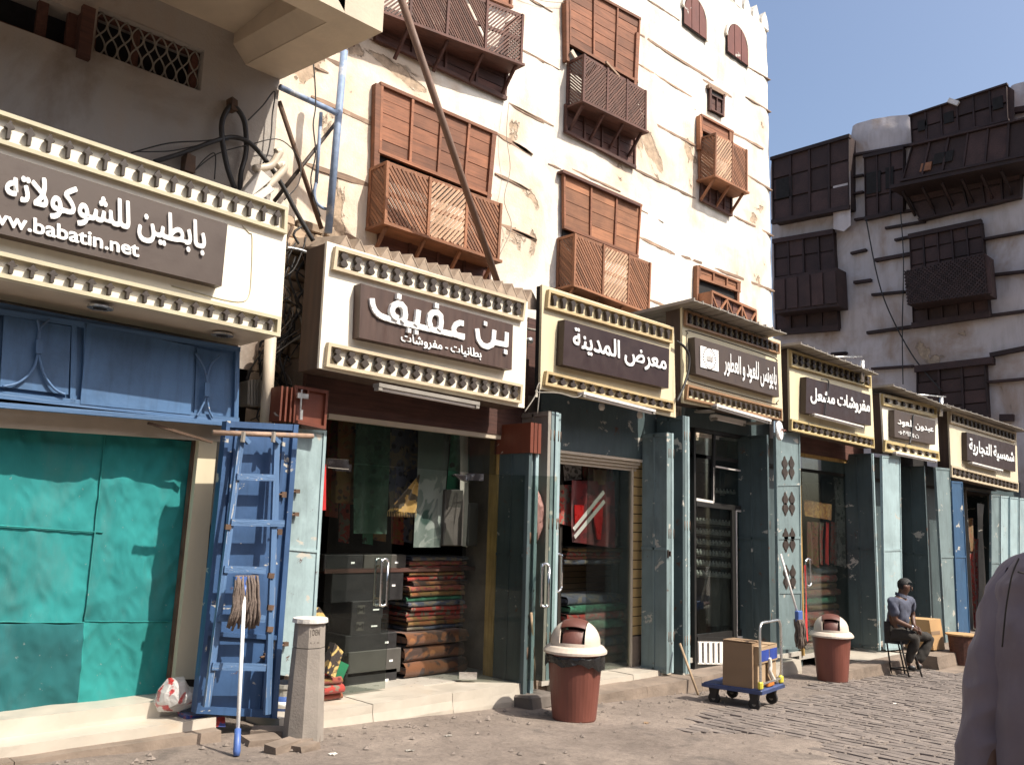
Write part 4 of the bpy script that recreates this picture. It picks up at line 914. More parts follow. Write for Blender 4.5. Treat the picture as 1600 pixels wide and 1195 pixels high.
# --- pier surfaces between the shops
def pier(x0, x1, zt=1.38, mat=CURB, Y=6.56, name='pier', label=''):
    r = MB().box((x0, Y, G((x0+x1)/2)-.3), (x1, 7.15, zt)); return single(r, name, mat, label, 'pillar')
def XY(px, Y=YG, y=900): return onY((px, y), Y).x
def shop(label, pl, pr, ytop, fz, lint_m, room=(ROOM,ROOMF), depth=2.2, zc=None, frame=ALU, gl=True, cap=''):
    X0, X1 = XY(pl), XY(pr); zt = onY((pl, ytop), YG).z; r = thing('shop', label, 'shop', ((X0+X1)/2, YG, fz), 'shops of the low row')
    zc = 1.0
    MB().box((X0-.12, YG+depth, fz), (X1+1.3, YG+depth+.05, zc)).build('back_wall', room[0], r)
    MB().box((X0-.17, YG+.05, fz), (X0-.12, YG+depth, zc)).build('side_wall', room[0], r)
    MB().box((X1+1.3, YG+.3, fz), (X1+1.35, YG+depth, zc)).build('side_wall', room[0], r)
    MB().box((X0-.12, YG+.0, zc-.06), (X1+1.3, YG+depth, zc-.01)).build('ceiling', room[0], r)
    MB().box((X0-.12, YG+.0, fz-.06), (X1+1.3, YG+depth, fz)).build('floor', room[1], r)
    MB().box((X0-.30, 6.45, zt), (X1+.35, 6.51, 1.75)).build('lintel', lint_m, r)  # lintel colours darkened to stand for the shade under the signs
    if frame:
        MB().box((X0-.03, YG-.04, zt-.05), (X1+.03, YG+.04, zt-.001)).build('head_frame', frame, r)
        MB().box((X0-.04, YG-.03, fz), (X0, YG+.03, zt-.05)).build('side_frame', frame, r); MB().box((X1, YG-.03, fz), (X1+.04, YG+.03, zt-.05)).build('side_frame', frame, r)
    return r, X0, X1, zt
def step(label, pts_top, Yb, h, mat, name='step'):   # pts_top: front edge px points at plane Y
    pass
def stepbox(label, x0, x1, y0, y1, zt, mat, name='step', cat='step', pieces=None):
    r = thing(name, label, cat, ((x0+x1)/2, y0, G((x0+x1)/2)-.1)); n_ = max(1, round((x1-x0)/(pieces or 9)))
    for i in range(n_):
        a = x0+(x1-x0)*i/n_+.003; b_ = x0+(x1-x0)*(i+1)/n_-.003; dz = random.uniform(-.008,.004); zl = G(b_)-.25
        nx = max(2, int((b_-a)/.12)); mb = MB(); top = []; ft = []
        def fn(u, v, a=a, b_=b_, dz=dz, zl=zl):
            x = a+(b_-a)*u; nz = noise.noise(Vector((x*4, v*6, zt*9)))
            if v < .5: return (x, y0 + .014*nz + (.012 if v > .4 else 0), zl + (zt+dz-zl)*(v/.5) - (.010 if v>.45 else 0))
            return (x, y0 + .018 + .006*nz + (y1-y0)*((v-.5)/.5), zt+dz+.003*nz)
        mb.grid(fn, nx, 12); mb.add([(a,y0+.01,zl),(a,y1,zl),(a,y1,zt+dz-.003),(a,y0+.02,zt+dz-.004),(b_,y0+.01,zl),(b_,y1,zl),(b_,y1,zt+dz-.003),(b_,y0+.02,zt+dz-.004)], [(0,1,2,3),(4,7,6,5)])
        mb.build('step_block', mat, r, smooth=False)
    return r
# ------------------------------------------------ shop 2 (blankets, glass front)
f2 = onY(k8(165,1048), 6.12).z; f2 = -1.50
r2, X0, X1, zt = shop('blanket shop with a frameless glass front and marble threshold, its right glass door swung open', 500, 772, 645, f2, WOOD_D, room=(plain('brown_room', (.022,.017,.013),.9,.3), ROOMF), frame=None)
MB().box((X0-.05, YG-.06, zt-.045), (X1+.05, YG+.02, zt-.002)).build('head_frame', PIPE_C, r2)
MB().box((X1-.02, YG-.03, f2), (X1+.10, YG+.10, zt-.05)).build('yellow_post', YELW, r2)
for i in range(22): 
    z = f2 + .02 + i*(zt-f2-.1)/22; MB().box((X1+.11, YG-.05, z), (X1+.17, YG+.05, z+(zt-f2-.1)/22-.01)).build('tile', MARBLE, r2, jit=.003)
ztr = onY(k8(185,245), YG).z
xa, xb_ = XY(420+185/2.009)-.0, XY(420+600/2.009)
slab([Vector((X0+.02,YG-.005,zt-.05)),Vector((X1-.03,YG-.005,zt-.05)),Vector((X1-.03,YG-.005,ztr+.012)),Vector((X0+.02,YG-.005,ztr+.012))], .01).build('transom_glass', GLASS, r2)
def gdoor(label, h, ang, W_, hz):
    d = Vector((math.cos(ang), math.sin(ang), 0)); nrm = Vector((-d.y, d.x, 0)); rr = thing('glass_door', label, 'door', tuple(h)); z0, z1 = f2+.02, ztr
    p = Vector(h); MB().prism([Vector((p.x,p.y,z0)), Vector((p.x+d.x*W_,p.y+d.y*W_,z0)), Vector((p.x+d.x*W_,p.y+d.y*W_,z1)), Vector((p.x,p.y,z1))], nrm*.010).build('pane', GLASS, rr)
    for z in (z0, z1-.07):
        c = p + d*.10; MB().obox((c.x,c.y,z+.035), d*.085, nrm*.018, Vector((0,0,.034))).build('patch_fitting', CHROME, rr)
    for s_ in (-1,1):
        c = p + d*(W_-.10) + nrm*(.005+.045*s_); zc_ = hz; hh = .17; pts = []
        pts = [Vector((c.x,c.y,zc_))+Vector((0,0,dz))+nrm*(-s_*k)+d*e for dz,k,e in ((hh,.04,-.02),(hh+.03,.0,-.02),(hh+.01,0,.018),(0,0,.02),(-hh-.01,0,.018),(-hh-.03,0,-.02),(-hh,.04,-.02))]
        cable('handle', [Vector((c.x,c.y,zc_))+d*.035*math.cos(t)+Vector((0,0,(hh if math.sin(t)>0 else -hh)+.035*math.sin(t))) for t in [2*math.pi*i/16+.2 for i in range(17)]], .012, CHROME, parent=rr, seg=2)
        for dz in (hh-.03,-hh+.03): MB().bar(Vector((c.x,c.y,zc_+dz))-d*.03, Vector((c.x,c.y,zc_+dz))-d*.03-nrm*(s_*.045), .018, .018).build('handle_stud', CHROME, rr)
hp = onY(k8(372,620), YG).z
xm = XY(420+388/2.009)
gdoor('closed left glass door of the blanket shop with a long steel handle', (XY(420+185/2.009)-.02, YG, f2), 0, xm-XY(420+185/2.009)+.0, hp)
gdoor('right glass door of the blanket shop standing open toward the street', (xb_, YG-.02, f2), rad(-41), .92, hp-.03)
r_ = stepbox('long cream marble threshold in front of the glass-fronted blanket shop', X0-.55, X1+.0, 6.08, 6.6, f2+.0, MARBLE, 'threshold', 'threshold', .9)
# ------------------------------------------------ shop 3
f3 = onY(k10(300,905), 6.3).z
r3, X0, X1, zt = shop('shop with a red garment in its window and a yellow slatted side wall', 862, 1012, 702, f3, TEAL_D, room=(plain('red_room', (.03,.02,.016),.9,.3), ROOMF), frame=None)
x3a, x3b = XY(800+145/2.077), XY(800+383/2.077)
MB().box((x3b, YG-.02, f3), (x3b+.03, YG+.02, zt)).build('side_frame', PIPE_C, r3)
n_ = 19; h_ = (zt-f3-.35)/n_
for i in range(n_): MB().box((x3b+.035, YG+.01-.0, f3+.35+i*h_+.006), (X1+.02, YG+.03, f3+.35+(i+1)*h_-.006)).build('slat_board', SLATW, r3)
MB().box((x3b+.035, YG+.031, f3+.05), (X1+.02, YG+.05, zt)).build('slat_backing', DARK, r3)
MB().box((x3b+.035, YG-.02, f3), (X1+.05, YG+.03, f3+.34)).build('worn_base', CURB, r3)
for i in range(4):     # rolled shutter slats under the lintel
    MB().box((X0-.05, YG-.10+.03*i, zt-.04-.035*i), (X1-.25-.0*i, YG-.06+.03*i, zt-.008-.035*i)).build('shutter_slat', PIPE_C, r3)
slab([Vector((x3a+.5,YG-.0,zt-.15)),Vector((x3b,YG,zt-.15)),Vector((x3b,YG,f3+.02)),Vector((x3a+.5,YG,f3+.02))], .01).build('fixed_glass', GLASS, r3)
stepbox('low worn threshold of the shop with the red garment', X0+.0, X1+.25, 6.15, 6.6, f3, MARBLE, 'threshold', 'threshold', 1.2)
stepbox('rough broken curb below the threshold of the shop with the red garment', X0-.25, X1+1.1, 5.80, 6.16, G((X0+X1)/2)+.12, CURB, 'curb', 'curb', 1.1)
# ------------------------------------------------ shop 4
f4 = onY(k10(640,890), 6.3).z
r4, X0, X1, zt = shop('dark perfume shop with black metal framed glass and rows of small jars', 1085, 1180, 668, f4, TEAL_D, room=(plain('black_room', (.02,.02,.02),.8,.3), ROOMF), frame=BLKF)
MB().box((X0-.02, YG+.02, f4), (X1, YG+.03, f4+.001)).build('sill', BLKF, r4)
def fbar(a, b_, w_=.035, mat=BLKF, Y=YG-.02, rt=None): p, q_ = onY(k10(*a), Y), onY(k10(*b_), Y); stick('frame_bar', mat, rt or r4, p, q_, w_, .03)
for a,b_,m_,w_ in (((655,115),(652,342),BLKF,.05),((596,332),(652,342),TUBE,.035),((652,228),(652,342),TUBE,.02),((660,226),(745,240),TUBE,.022),((746,240),(748,352),BLKF,.05),((596,345),(778,366),BLKF,.07),
     ((716,352),(722,782),BLKF,.09),((726,364),(728,782),TUBE,.02),((728,368),(776,374),TUBE,.03),((728,778),(782,782),TUBE,.03),((777,372),(784,782),BLKF,.06),((770,140),(796,770),TUBE,.03),((600,785),(800,790),BLKF,.06)): fbar(a,b_,w_,m_)  # white bars stand for aluminium, its bright reflection put into the colour
slab(Q([k10(595,130),k10(775,150),k10(785,785),k10(600,785)], YG), .008).build('pane', GLASS, r4)
for i in range(5): slab(Q([k10(606+17*i,794),k10(616+17*i,794),k10(617+17*i,864),k10(607+17*i,862)], YG-.05), .02).build('white_slat', TUBE, r4)
for v in (793,862): slab(Q([k10(604,v),k10(690,v+1),k10(690,v+5),k10(604,v+4)], YG-.045), .014).build('white_rail', TUBE, r4)
MB().box((X0, YG-.02, f4+.0), (X1, YG+.02, f4+.42)).build('kick_panel', BLKF, r4)
MB().box((X0+.1, YG+.02, f4), (X0+.12, YG+.021, f4+.3)).build('kick_mark', BLKF, r4)
stepbox('pale threshold under the black glass front of the perfume shop', X0-.1, X1+.5, 6.1, 6.6, f4, MARBLE, 'threshold', 'threshold', 1.3)
# ------------------------------------------------ shop 5,6,7
f5 = onY(k12(300,790), 6.3).z
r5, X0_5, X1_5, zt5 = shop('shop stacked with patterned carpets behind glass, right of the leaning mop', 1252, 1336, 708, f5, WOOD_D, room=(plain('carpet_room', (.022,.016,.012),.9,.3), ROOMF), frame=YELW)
MB().prism(Q([k12(170,65),k12(350,95),k12(358,775),k12(172,775)], YG), (0,.01,0)).build('pane', GLASS, r5)
stepbox('stone step with a broken corner before the carpet shop', XY(1325,6), XY(1395,6)-.2, 5.72, 6.5, f5-.03, MARBLE, 'step', 'step', 1.2)
stepbox('lower worn step before the carpet shop', XY(1240,6)+.1, XY(1378,6), 5.45, 5.74, G(13)+.16, CURB, 'step', 'step', 1.4)
f6 = onY(k12(560,780), 6.3).z
r6, X0_6, X1_6, zt6 = shop('narrow shop with a white framed glass door behind the seated man', 1406, 1440, 735, f6, DARK, room=(plain('grey_room', (.05,.045,.04),.9,.3), ROOMF), frame=DARK)
for a,b_,w_ in (((528,150),(534,660),.07),((560,150),(566,640),.05),((590,325),(598,655),.06),((530,265),(566,272),.05)): p,q_=onY(k12(*a),YG+.05),onY(k12(*b_),YG+.05); stick('white_frame', ALU, r6, p, q_, w_, .04)
stepbox('rough pavement ledge behind the seated man', XY(1396,6), XY(1600,6), 5.35, 6.5, G(16)+.25, CURB, 'ledge', 'curb', 1.6)
stepbox('low chipped curb edge right of the stool', XY(1440,5.2), XY(1600,5.2), 5.05, 5.36, G(17)+.10, CURB, 'curb', 'curb', 1.6)
f7 = G(19)+.28
r7, X0_7, X1_7, zt7 = shop('farthest shop, its doorway hung with red and checked fabrics', 1515, 1552, 762, f7, DARK, room=(plain('fabric_room', (.07,.05,.04),.9,.3), ROOMF), frame=GREYC)
# piers
pier(XY(455,6.56), XY(500,6.56)-.03, label='rough masonry pier hidden behind the pale teal leaf left of the glass shop')
pier(XY(786,6.56), XY(862,6.56), mat=CURB, label='dark rough pier between the glass-fronted shop and the red garment shop')
pier(XY(1014,6.56), XY(1084,6.56), mat=TEAL_D, label='teal painted pier between the red garment shop and the perfume shop')
pier(XY(1182,6.56), XY(1251,6.56), mat=TEAL_D, label='teal painted pier between the perfume shop and the carpet shop')
pier(XY(1340,6.56), XY(1405,6.56), mat=TEAL_D, label='teal pier between the carpet shop and the white framed glass door')
pier(XY(1441,6.56), XY(1513,6.56), mat=TEAL_D, label='teal pier between the narrow shop and the farthest shop')
pier(XY(1554,6.56), XY(1640,6.56), mat=TEAL_D, label='teal pier right of the farthest shop')
# folded doors
frontleaf('sunlit pale teal door leaf behind the blue leaning door, left of the glass shop', [k8(60,138),k8(180,146),k8(135,920),k8(20,905)], 6.36, TEAL_L, parts=2)
leafset('shaded teal folded door with a red-brown top at the right side of the glass shop', 818, 660, 1090, 3, .50, TEAL, Yf=6.05, top=(706,REDBR), mats=[TEAL_D,TEAL,TEAL_L])
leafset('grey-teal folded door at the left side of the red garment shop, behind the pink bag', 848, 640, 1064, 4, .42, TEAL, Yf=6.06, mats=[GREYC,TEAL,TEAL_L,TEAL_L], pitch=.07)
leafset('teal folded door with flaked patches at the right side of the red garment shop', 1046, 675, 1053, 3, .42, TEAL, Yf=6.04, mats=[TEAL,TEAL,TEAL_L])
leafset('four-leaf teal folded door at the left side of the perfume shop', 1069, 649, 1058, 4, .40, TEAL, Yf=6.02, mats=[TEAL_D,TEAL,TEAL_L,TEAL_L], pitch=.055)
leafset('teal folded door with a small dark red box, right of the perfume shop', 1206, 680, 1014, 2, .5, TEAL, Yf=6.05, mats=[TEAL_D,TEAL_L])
rr, qq = frontleaf('teal door leaf with four cut-out rosette vents, left of the carpet shop', [k12(72,-10),k12(160,-12),k12(168,770),k12(85,770)], 6.08, TEAL, parts=4)
for j in range(4):
    for i in range(4):
        c = bil(qq, .36+.28*(i%2), .15+.17*j+.042*(i//2)); s_ = (qq[1]-qq[0]).length*.13
        MB().add([c+Vector((s_*math.cos(t)*(.55+.45*abs(math.cos(2*t))), -.004, s_*1.2*math.sin(t)*(.55+.45*abs(math.cos(2*t))))) for t in [math.pi*2*k/16 for k in range(16)]], [tuple(range(16))]).prism([c+Vector((s_*.7*math.cos(t), -.010, s_*.85*math.sin(t))) for t in [math.pi*2*k/10 for k in range(10)]],(0,.008,0)).build('vent_rosette', ORN, rr)
leafset('shaded teal folded door at the right side of the carpet shop', 1374, 710, 1016, 2, .52, TEAL, Yf=6.05, mats=[TEAL_D,TEAL_L])
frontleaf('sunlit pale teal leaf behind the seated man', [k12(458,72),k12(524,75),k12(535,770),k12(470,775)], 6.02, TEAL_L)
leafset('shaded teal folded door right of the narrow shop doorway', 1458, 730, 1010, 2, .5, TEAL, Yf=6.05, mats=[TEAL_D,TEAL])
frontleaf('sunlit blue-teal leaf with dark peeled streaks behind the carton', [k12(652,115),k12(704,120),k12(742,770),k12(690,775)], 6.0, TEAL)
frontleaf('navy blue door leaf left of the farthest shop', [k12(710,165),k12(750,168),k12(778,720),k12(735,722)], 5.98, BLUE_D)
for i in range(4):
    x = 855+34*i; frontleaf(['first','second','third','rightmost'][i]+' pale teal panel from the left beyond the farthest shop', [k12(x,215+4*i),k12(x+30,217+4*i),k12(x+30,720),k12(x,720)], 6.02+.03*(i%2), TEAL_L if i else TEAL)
# small fittings
for kf,p,lab in ((k8,(88,336),'rusty hinge lug on the pale teal leaf'),(k8,(85,408),'lower rusty lug on the pale teal leaf'),(k8,(52,815),'dark bent latch low on the pale teal leaf')):
    c = onY(kf(*p), 6.33); single(MB().obox(c, Vector((.02,0,0)), Vector((0,.018,0)), Vector((0,0,.016))).tube([c, c+Vector((-.06,-.02,-.01))], .01, 6), 'door_lug', RUST, lab, 'latch')
c = onY(k10(825,494), 6.2); single(MB().obox(c, Vector((.05,0,0)), Vector((0,.03,0)), Vector((0,0,.04))), 'small_box', REDBR, 'small dark red box on the folded door right of the perfume shop', 'box', bevel=.006)
c = onY(k10(502,508), 6.1); single(MB().obox(c, Vector((.01,0,0)), Vector((0,.06,0)), Vector((0,0,.03))).obox(c+Vector((-.02,-.03,0)), Vector((.01,0,0)), Vector((0,.01,0)), Vector((0,0,.045))), 'door_bolt', ORN, 'black bolt on the flaked teal folded door', 'latch')
# handle of shop 3 glass door at the left
c = onY(k10(150,570), 6.2); cable('door_handle', [c+Vector((.055*math.cos(t)*1.0, 0, (.14 if math.sin(t)>0 else -.14)+.05*math.sin(t))) for t in [2*math.pi*i/16 for i in range(17)]], .014, CHROME, parent=r3, seg=2)
c = onY(k12(193,497), 6.3); cable('door_handle', [c+Vector((.07*math.cos(t)*1.0, 0, (.15 if math.sin(t)>0 else -.15)+.05*math.sin(t))) for t in [2*math.pi*i/16 for i in range(17)]], .016, CHROME, parent=r5, seg=2)

# dark boards added as shade between the second and third signs, with pipe ends
xa_, xb2 = onY((826,500),6.3).x, onY((846,500),6.62).x+.25
gp = thing('gap_shade_boards', 'dark boards added as shade, with a pipe end, between the white and buff signs', 'boarding', (xa_+.2, 6.7, .9))
for i in range(4): MB().box((xa_-.15+.16*i, 6.62+.01*(i%2), .85), (xa_-.005+.16*i, 6.68+.01*(i%2), 2.22+.05*(i%2))).build('board', WOOD_D, gp)
c = onY(k7(1432,605), 6.5); MB().tube([c+Vector((.0,-.02,0)), c+Vector((.02,.25,0))], .035, 12).build('pipe_end', ALU, gp, smooth=True)
MB().tube([onY(k7(1420,540),6.45), onY(k7(1482,552),6.5)], .014, 8).build('conduit', GREYC, gp, smooth=True)
# ================================================================== LEFT (CHOCOLATE) SHOP
YL = 6.42; YCL = 6.70
lsh = thing('blue_shop_front', 'shop front with a blue steel fascia and teal cloth hung over its opening', 'shop', (1, YL, -1.4))
qf = Q([(-130, k5(0,620)[1]-.09*130), k5(895,822), k5(890,1100), (-130, k5(0,1000)[1]-130*.113)], YL)
slab(qf, .05).build('fascia_sheet', BLUE, lsh)
def fr_px(kf, a, b_, w_, mat, rt, Y=YL-.02, nm='fascia_rail', t_=.03): stick(nm, mat, rt, onY(kf(*a),Y), onY(kf(*b_),Y), w_, t_)
fr_px(k5,(-310,962),(890,1094),.05,BLUE,lsh); fr_px(k5,(-300,1010),(890,1108),.035,BLUE,lsh,YL-.03,t_=.05)
fr_px(k5,(-300,640),(895,828),.04,BLUE,lsh)
for x,y0_,y1_ in ((275,738,1030),(322,730,1020),(885,822,1095),(-20,690,1000)): fr_px(k5,(x,y0_),(x-6,y1_),.035,BLUE,lsh)
slab(Q([k5(325,735),k5(725,815),k5(712,1070),k5(300,1030)], YL-.04), .018).build('raised_panel', BLUE, lsh)
slab(Q([k5(15,700),k5(265,742),k5(255,995),k5(0,965)], YL-.03), .008).build('raised_panel', BLUE, lsh)
slab(Q([k5(735,820),k5(845,842),k5(832,1085),k5(725,1070)], YL-.012), .008).build('raised_panel', BLUE, lsh)
def scroll(pts): cable('scroll_bar', [onY(k5(*p), YL-.055) for p in pts], .009, BLUE_L, parent=lsh, seg=5)
scroll([(185,715),(150,750),(142,800),(140,850),(120,905),(70,950),(10,965)]); scroll([(140,715),(148,760),(146,800),(146,850),(165,920),(205,975),(245,995)])
scroll([(820,850),(785,890),(772,950),(770,1000),(750,1050),(735,1075)]); scroll([(730,840),(760,890),(772,940),(774,1000),(780,1050),(795,1082)])
for a in ((136,790,160,840),(766,950,785,1000)): slab(Q([k5(a[0],a[1]),k5(a[2],a[1]+3),k5(a[2]-2,a[3]+3),k5(a[0]-2,a[3])], YL-.075), .02).build('collar', BLUE, lsh)
# under-fascia cream lintel and soffit
slab(Q([(-130,k5(0,1030)[1]-14), k5(890,1112), k5(885,1175), (-130,k5(0,1130)[1]-14)], YL+.13), .05).build('cream_lintel', PIPE_C, lsh)
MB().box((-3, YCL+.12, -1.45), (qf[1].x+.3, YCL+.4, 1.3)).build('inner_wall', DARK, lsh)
slab(Q([k6(627,165),k6(682,170),k6(617,925),k6(548,925)], YL+.14), .12).build('cream_jamb', CREAM4, lsh)
slab(Q([k6(612,160),k6(627,165),k6(548,925),k6(530,925)], YL+.20), .05).build('jamb_edge', RUST, lsh)
fr_px(k6,(465,122),(665,182),.018,RUST,lsh,YL+.0,'stay_bar')
# teal cloth, four sewn sheets
cl = thing('teal_dust_sheet', 'big teal cloth sewn from four sheets hung over the shop opening at the left', 'cloth', (1.2, YL, -1.4))
def drape(p):   # one fold field for all four sheets, so that they and their seams stay together
    h_ = min(1, max(.15, (1.0-p.z)/2.2)); a_ = noise.noise(Vector((p.x*3.0+p.z*.7, p.z*.6, 1))); b_ = noise.noise(Vector((p.x*8+p.z*3, p.z*1.6, 6))); c_ = noise.noise(Vector((p.x*2.2+p.z*3.1, p.z*3, 10))); d_ = 1-2*abs(noise.noise(Vector((p.x*6.5-p.z*3.4, p.z*2.6+p.x*1.5, 21))))
    return -.045*a_*h_ - .013*b_ - .014*c_ - .016*d_ - .006*(1-2*abs(noise.noise(Vector((p.x*13+p.z*6, p.z*7-p.x*3, 31)))))
def sheet(name, quad, mat, seed, nu=60, nv=70, yb=YCL+.02, hang=.0):
    q = Q(quad, yb)
    def fn(u, v):
        p = bil(q, u, v); return p + Vector((0, drape(p), -.012*abs(math.sin(u*math.pi*3))*(1 if v<.02 else 0)))
    mb = MB().grid(fn, nu, nv); return mb.build(name, mat, cl, smooth=True, recalc=False)
sheet('cloth_sheet', [k6(-260,55),k6(330,150),k6(264,748),k6(-240,742)], TCLOTH, 1)
sheet('cloth_sheet', [k6(330,152),k6(616,178),k6(542,745),k6(264,742)], TCLOTH, 2, yb=YCL+.012)
sheet('cloth_sheet', [k6(-240,742),k6(264,748),k6(236,1026),k6(-235,1040)], TCLOTH2, 3, 50, 40, yb=YCL+.004)
sheet('cloth_sheet', [k6(264,742),k6(545,742),k6(522,992),k6(240,1000)], TCLOTH3, 4, 50, 40, yb=YCL+.008)
for a in (((-240,742),(264,747)),((264,743),(542,744)),((330,152),(264,745)),((264,745),(238,1010)),((-200,430),(320,465))):
    p, q_ = onY(k6(*a[0]), YCL+.006), onY(k6(*a[1]), YCL+.006); n_=60; pts=[]
    for i in range(n_+1): r = p.lerp(q_, i/n_); pts.append(r+Vector((0,drape(r),0)))
    MB().tube(pts, .0055, 5).build('seam', TCLOTH3, cl, smooth=True)
# steps: two marble risers

stepbox('upper cream marble step under the teal cloth', -2.2, XY(300, 6.4), 6.38, 6.92, onY(k6(250,1025),6.38).z, MARBLE, 'step', 'step', 1.4)
stepbox('lower long cream marble step with a broken edge under the teal cloth', -2.2, XY(360, 6.1), 6.12, 6.40, onY(k6(250,1105),6.12).z, MARBLE, 'step', 'step', 1.6)
stepbox('crumbling concrete foot along the marble steps at the left', -2.2, XY(362,6.05), 6.0, 6.13, G(2)+.035, CURB, 'curb', 'curb', 1.5)
# plastic bag beside the cloth
def bag(label, kf, pts, Y, mat, thick, spots=None, name='plastic_bag'):
    P_ = [onY(kf(*p), Y) for p in pts]; c = sum(P_, Vector())/len(P_); me = MB(); n_ = len(P_); rings = 7; grid = []
    for s_ in (-1, 1):
        for k in range(1, rings+1):
            f_ = math.sin(k/rings*math.pi/2)
            for i in range(n_):
                p = c.lerp(P_[i], f_); d = thick*math.sqrt(max(0,1-f_**2)); p = p + Vector((0, s_*d, 0)); nn_ = noise.noise_vector(p*14)*.022 if k < rings or s_ < 0 else noise.noise_vector(p*14)*.022
                me.v.append(p+nn_)
    for s_ in (0,1):
        b0 = s_*rings*n_
        for k in range(rings-1):
            for i in range(n_):
                j = (i+1)%n_; me.f.append((b0+k*n_+i,b0+k*n_+j,b0+(k+1)*n_+j,b0+(k+1)*n_+i))
        me.f.append(tuple(b0+i for i in range(n_)))
    return single(me, name, mat, label, 'bag', smooth=False)
def mat_bag():
    m, n, b, L = nodes('thin_plastic'); v = coord(n); f = ntex(n, v, 9, 3, .5, 1); col = ramp(n, f, [(.58,(.62,.60,.57)),(.62,(.55,.03,.03))]); L.new(col, b.inputs['Base Color'])
    b.inputs['Roughness'].default_value = .25; b.inputs['Alpha'].default_value = .62; bump(n, b, ntex(n, v, 20, 6), .8, .02); return m
BAGM = mat_bag(); PINK = plain('pink_plastic', (.50,.25,.23), .4, .3, 8, 14, 1.0)
bag('crumpled clear plastic bag with red print at the foot of the cream jamb', k6, [(500,960),(530,925),(575,915),(590,950),(612,955),(618,985),(600,1010),(560,1025),(500,1028),(490,1000)], 6.32, BAGM, .10)
bag('pink plastic bag hanging between the folded doors of the second and third shops', k8, [(828,340),(845,332),(858,360),(866,400),(864,440),(850,480),(835,500),(826,460)], 6.15, PINK, .06, name='hanging_bag')
single(MB().prism(Q([k6(585,1038),k6(705,1042),k6(708,1075),k6(588,1074)], 6.2), (0,.15,0)), 'folded_mat', pattern('red_blue_mat', (.25,.02,.02),(.03,.05,.2),(.3,.03,.03), 9), 'red and blue folded mat under the leaning blue door', 'mat', jit=.004)
# leaning blue door
ld = thing('leaning_door', 'blue steel door leaf leaning upright beside the teal cloth, a blue ladder against it', 'door', tuple(onY(k6(735,1042), 6.16)))
qd = Q([k6(705,116),k6(930,128),k6(862,1046),k6(607,1030)], 6.16); dz = onY(k6(735,1042),6.16)
slab(qd, .04).build('sheet', BLUE_K, ld)
for a in ((0,.05,0,1),(.93,1,0,1)): slab([p-Vector((0,.035,0)) for p in sub(qd,*a)], .034).build('edge_channel', BLUE_K, ld)
for a in ((.05,.93,0,.022),(.05,.93,.975,1),(.05,.93,.73,.745)): slab([p-Vector((0,.025,0)) for p in sub(qd,*a)], .024).build('rail', BLUE_K, ld)
slab([p-Vector((0,.02,0)) for p in sub(qd,.80,.84,.03,.97)], .019).build('stiffener', BLUE_K, ld)
slab([p-Vector((0,.02,0)) for p in sub(qd,.14,.17,.03,.97)], .019).build('stiffener', BLUE_K, ld)
for u,v in ((.86,.25),(.84,.38),(.80,.8)):
    c = bil(qd,u,v)-Vector((0,.03,0)); MB().obox(c, Vector((.02,0,0)), Vector((0,.015,0)), Vector((0,0,.022))).tube([c,c+Vector((-.06,-.02,0))],.008,6).build('latch', RUST, ld)
# ladder / trestle
lad = thing('ladder', 'blue painted steel ladder with a rusty cross bar on top, leaning on the blue door', 'ladder', tuple(onY(k6(740,1020), 5.95)))
def LP(x, y, o=0): t = (y-160)/860; return onY(k6(x,y), 6.06-.10*t+o)
def lbar(a, b_, w_, t_, mat, nm, o=0): stick(nm, mat, lad, LP(*a,o), LP(*b_,o), w_, t_)
lbar((757,165),(648,1012),.045,.03,BLUE_L,'rail'); lbar((868,168),(838,1035),.045,.03,BLUE_L,'rail')
lbar((872,168),(868,450),.02,.02,BLUE_L,'brace',.03)
for y, a, b_ in ((290,742,860),(433,724,890),(580,702,832),(732,684,830),(884,664,832)): lbar((a,y),(b_,y+4),.05,.028,BLUE_L,'rung',-.02)
p, q_ = LP(668,152,-.04), LP(982,163,-.04); MB().tube([p,q_], .020, 10).build('top_bar', plain('rusty_blue_bar',(.30,.20,.14),.7,.4,10,40,.4,dirt=(.12,.2,.32),dirt_amt=.42), lad, smooth=True)
for x in (763, 858):
    MB().bar(LP(x-12,155,-.03), LP(x+18,185,-.03), .045, .03).build('bracket', BLUE_L, lad); MB().bar(LP(x+2,150,-.06), LP(x-2,182,-.06), .02, .03).build('bracket', GREYC, lad)
for x,y in ((715,447),(850,600),(848,700),(846,768)): MB().bar(LP(x-9,y,-.018), LP(x+9,y+1,-.018), .022, .038).build('rust_band', RUST, lad)
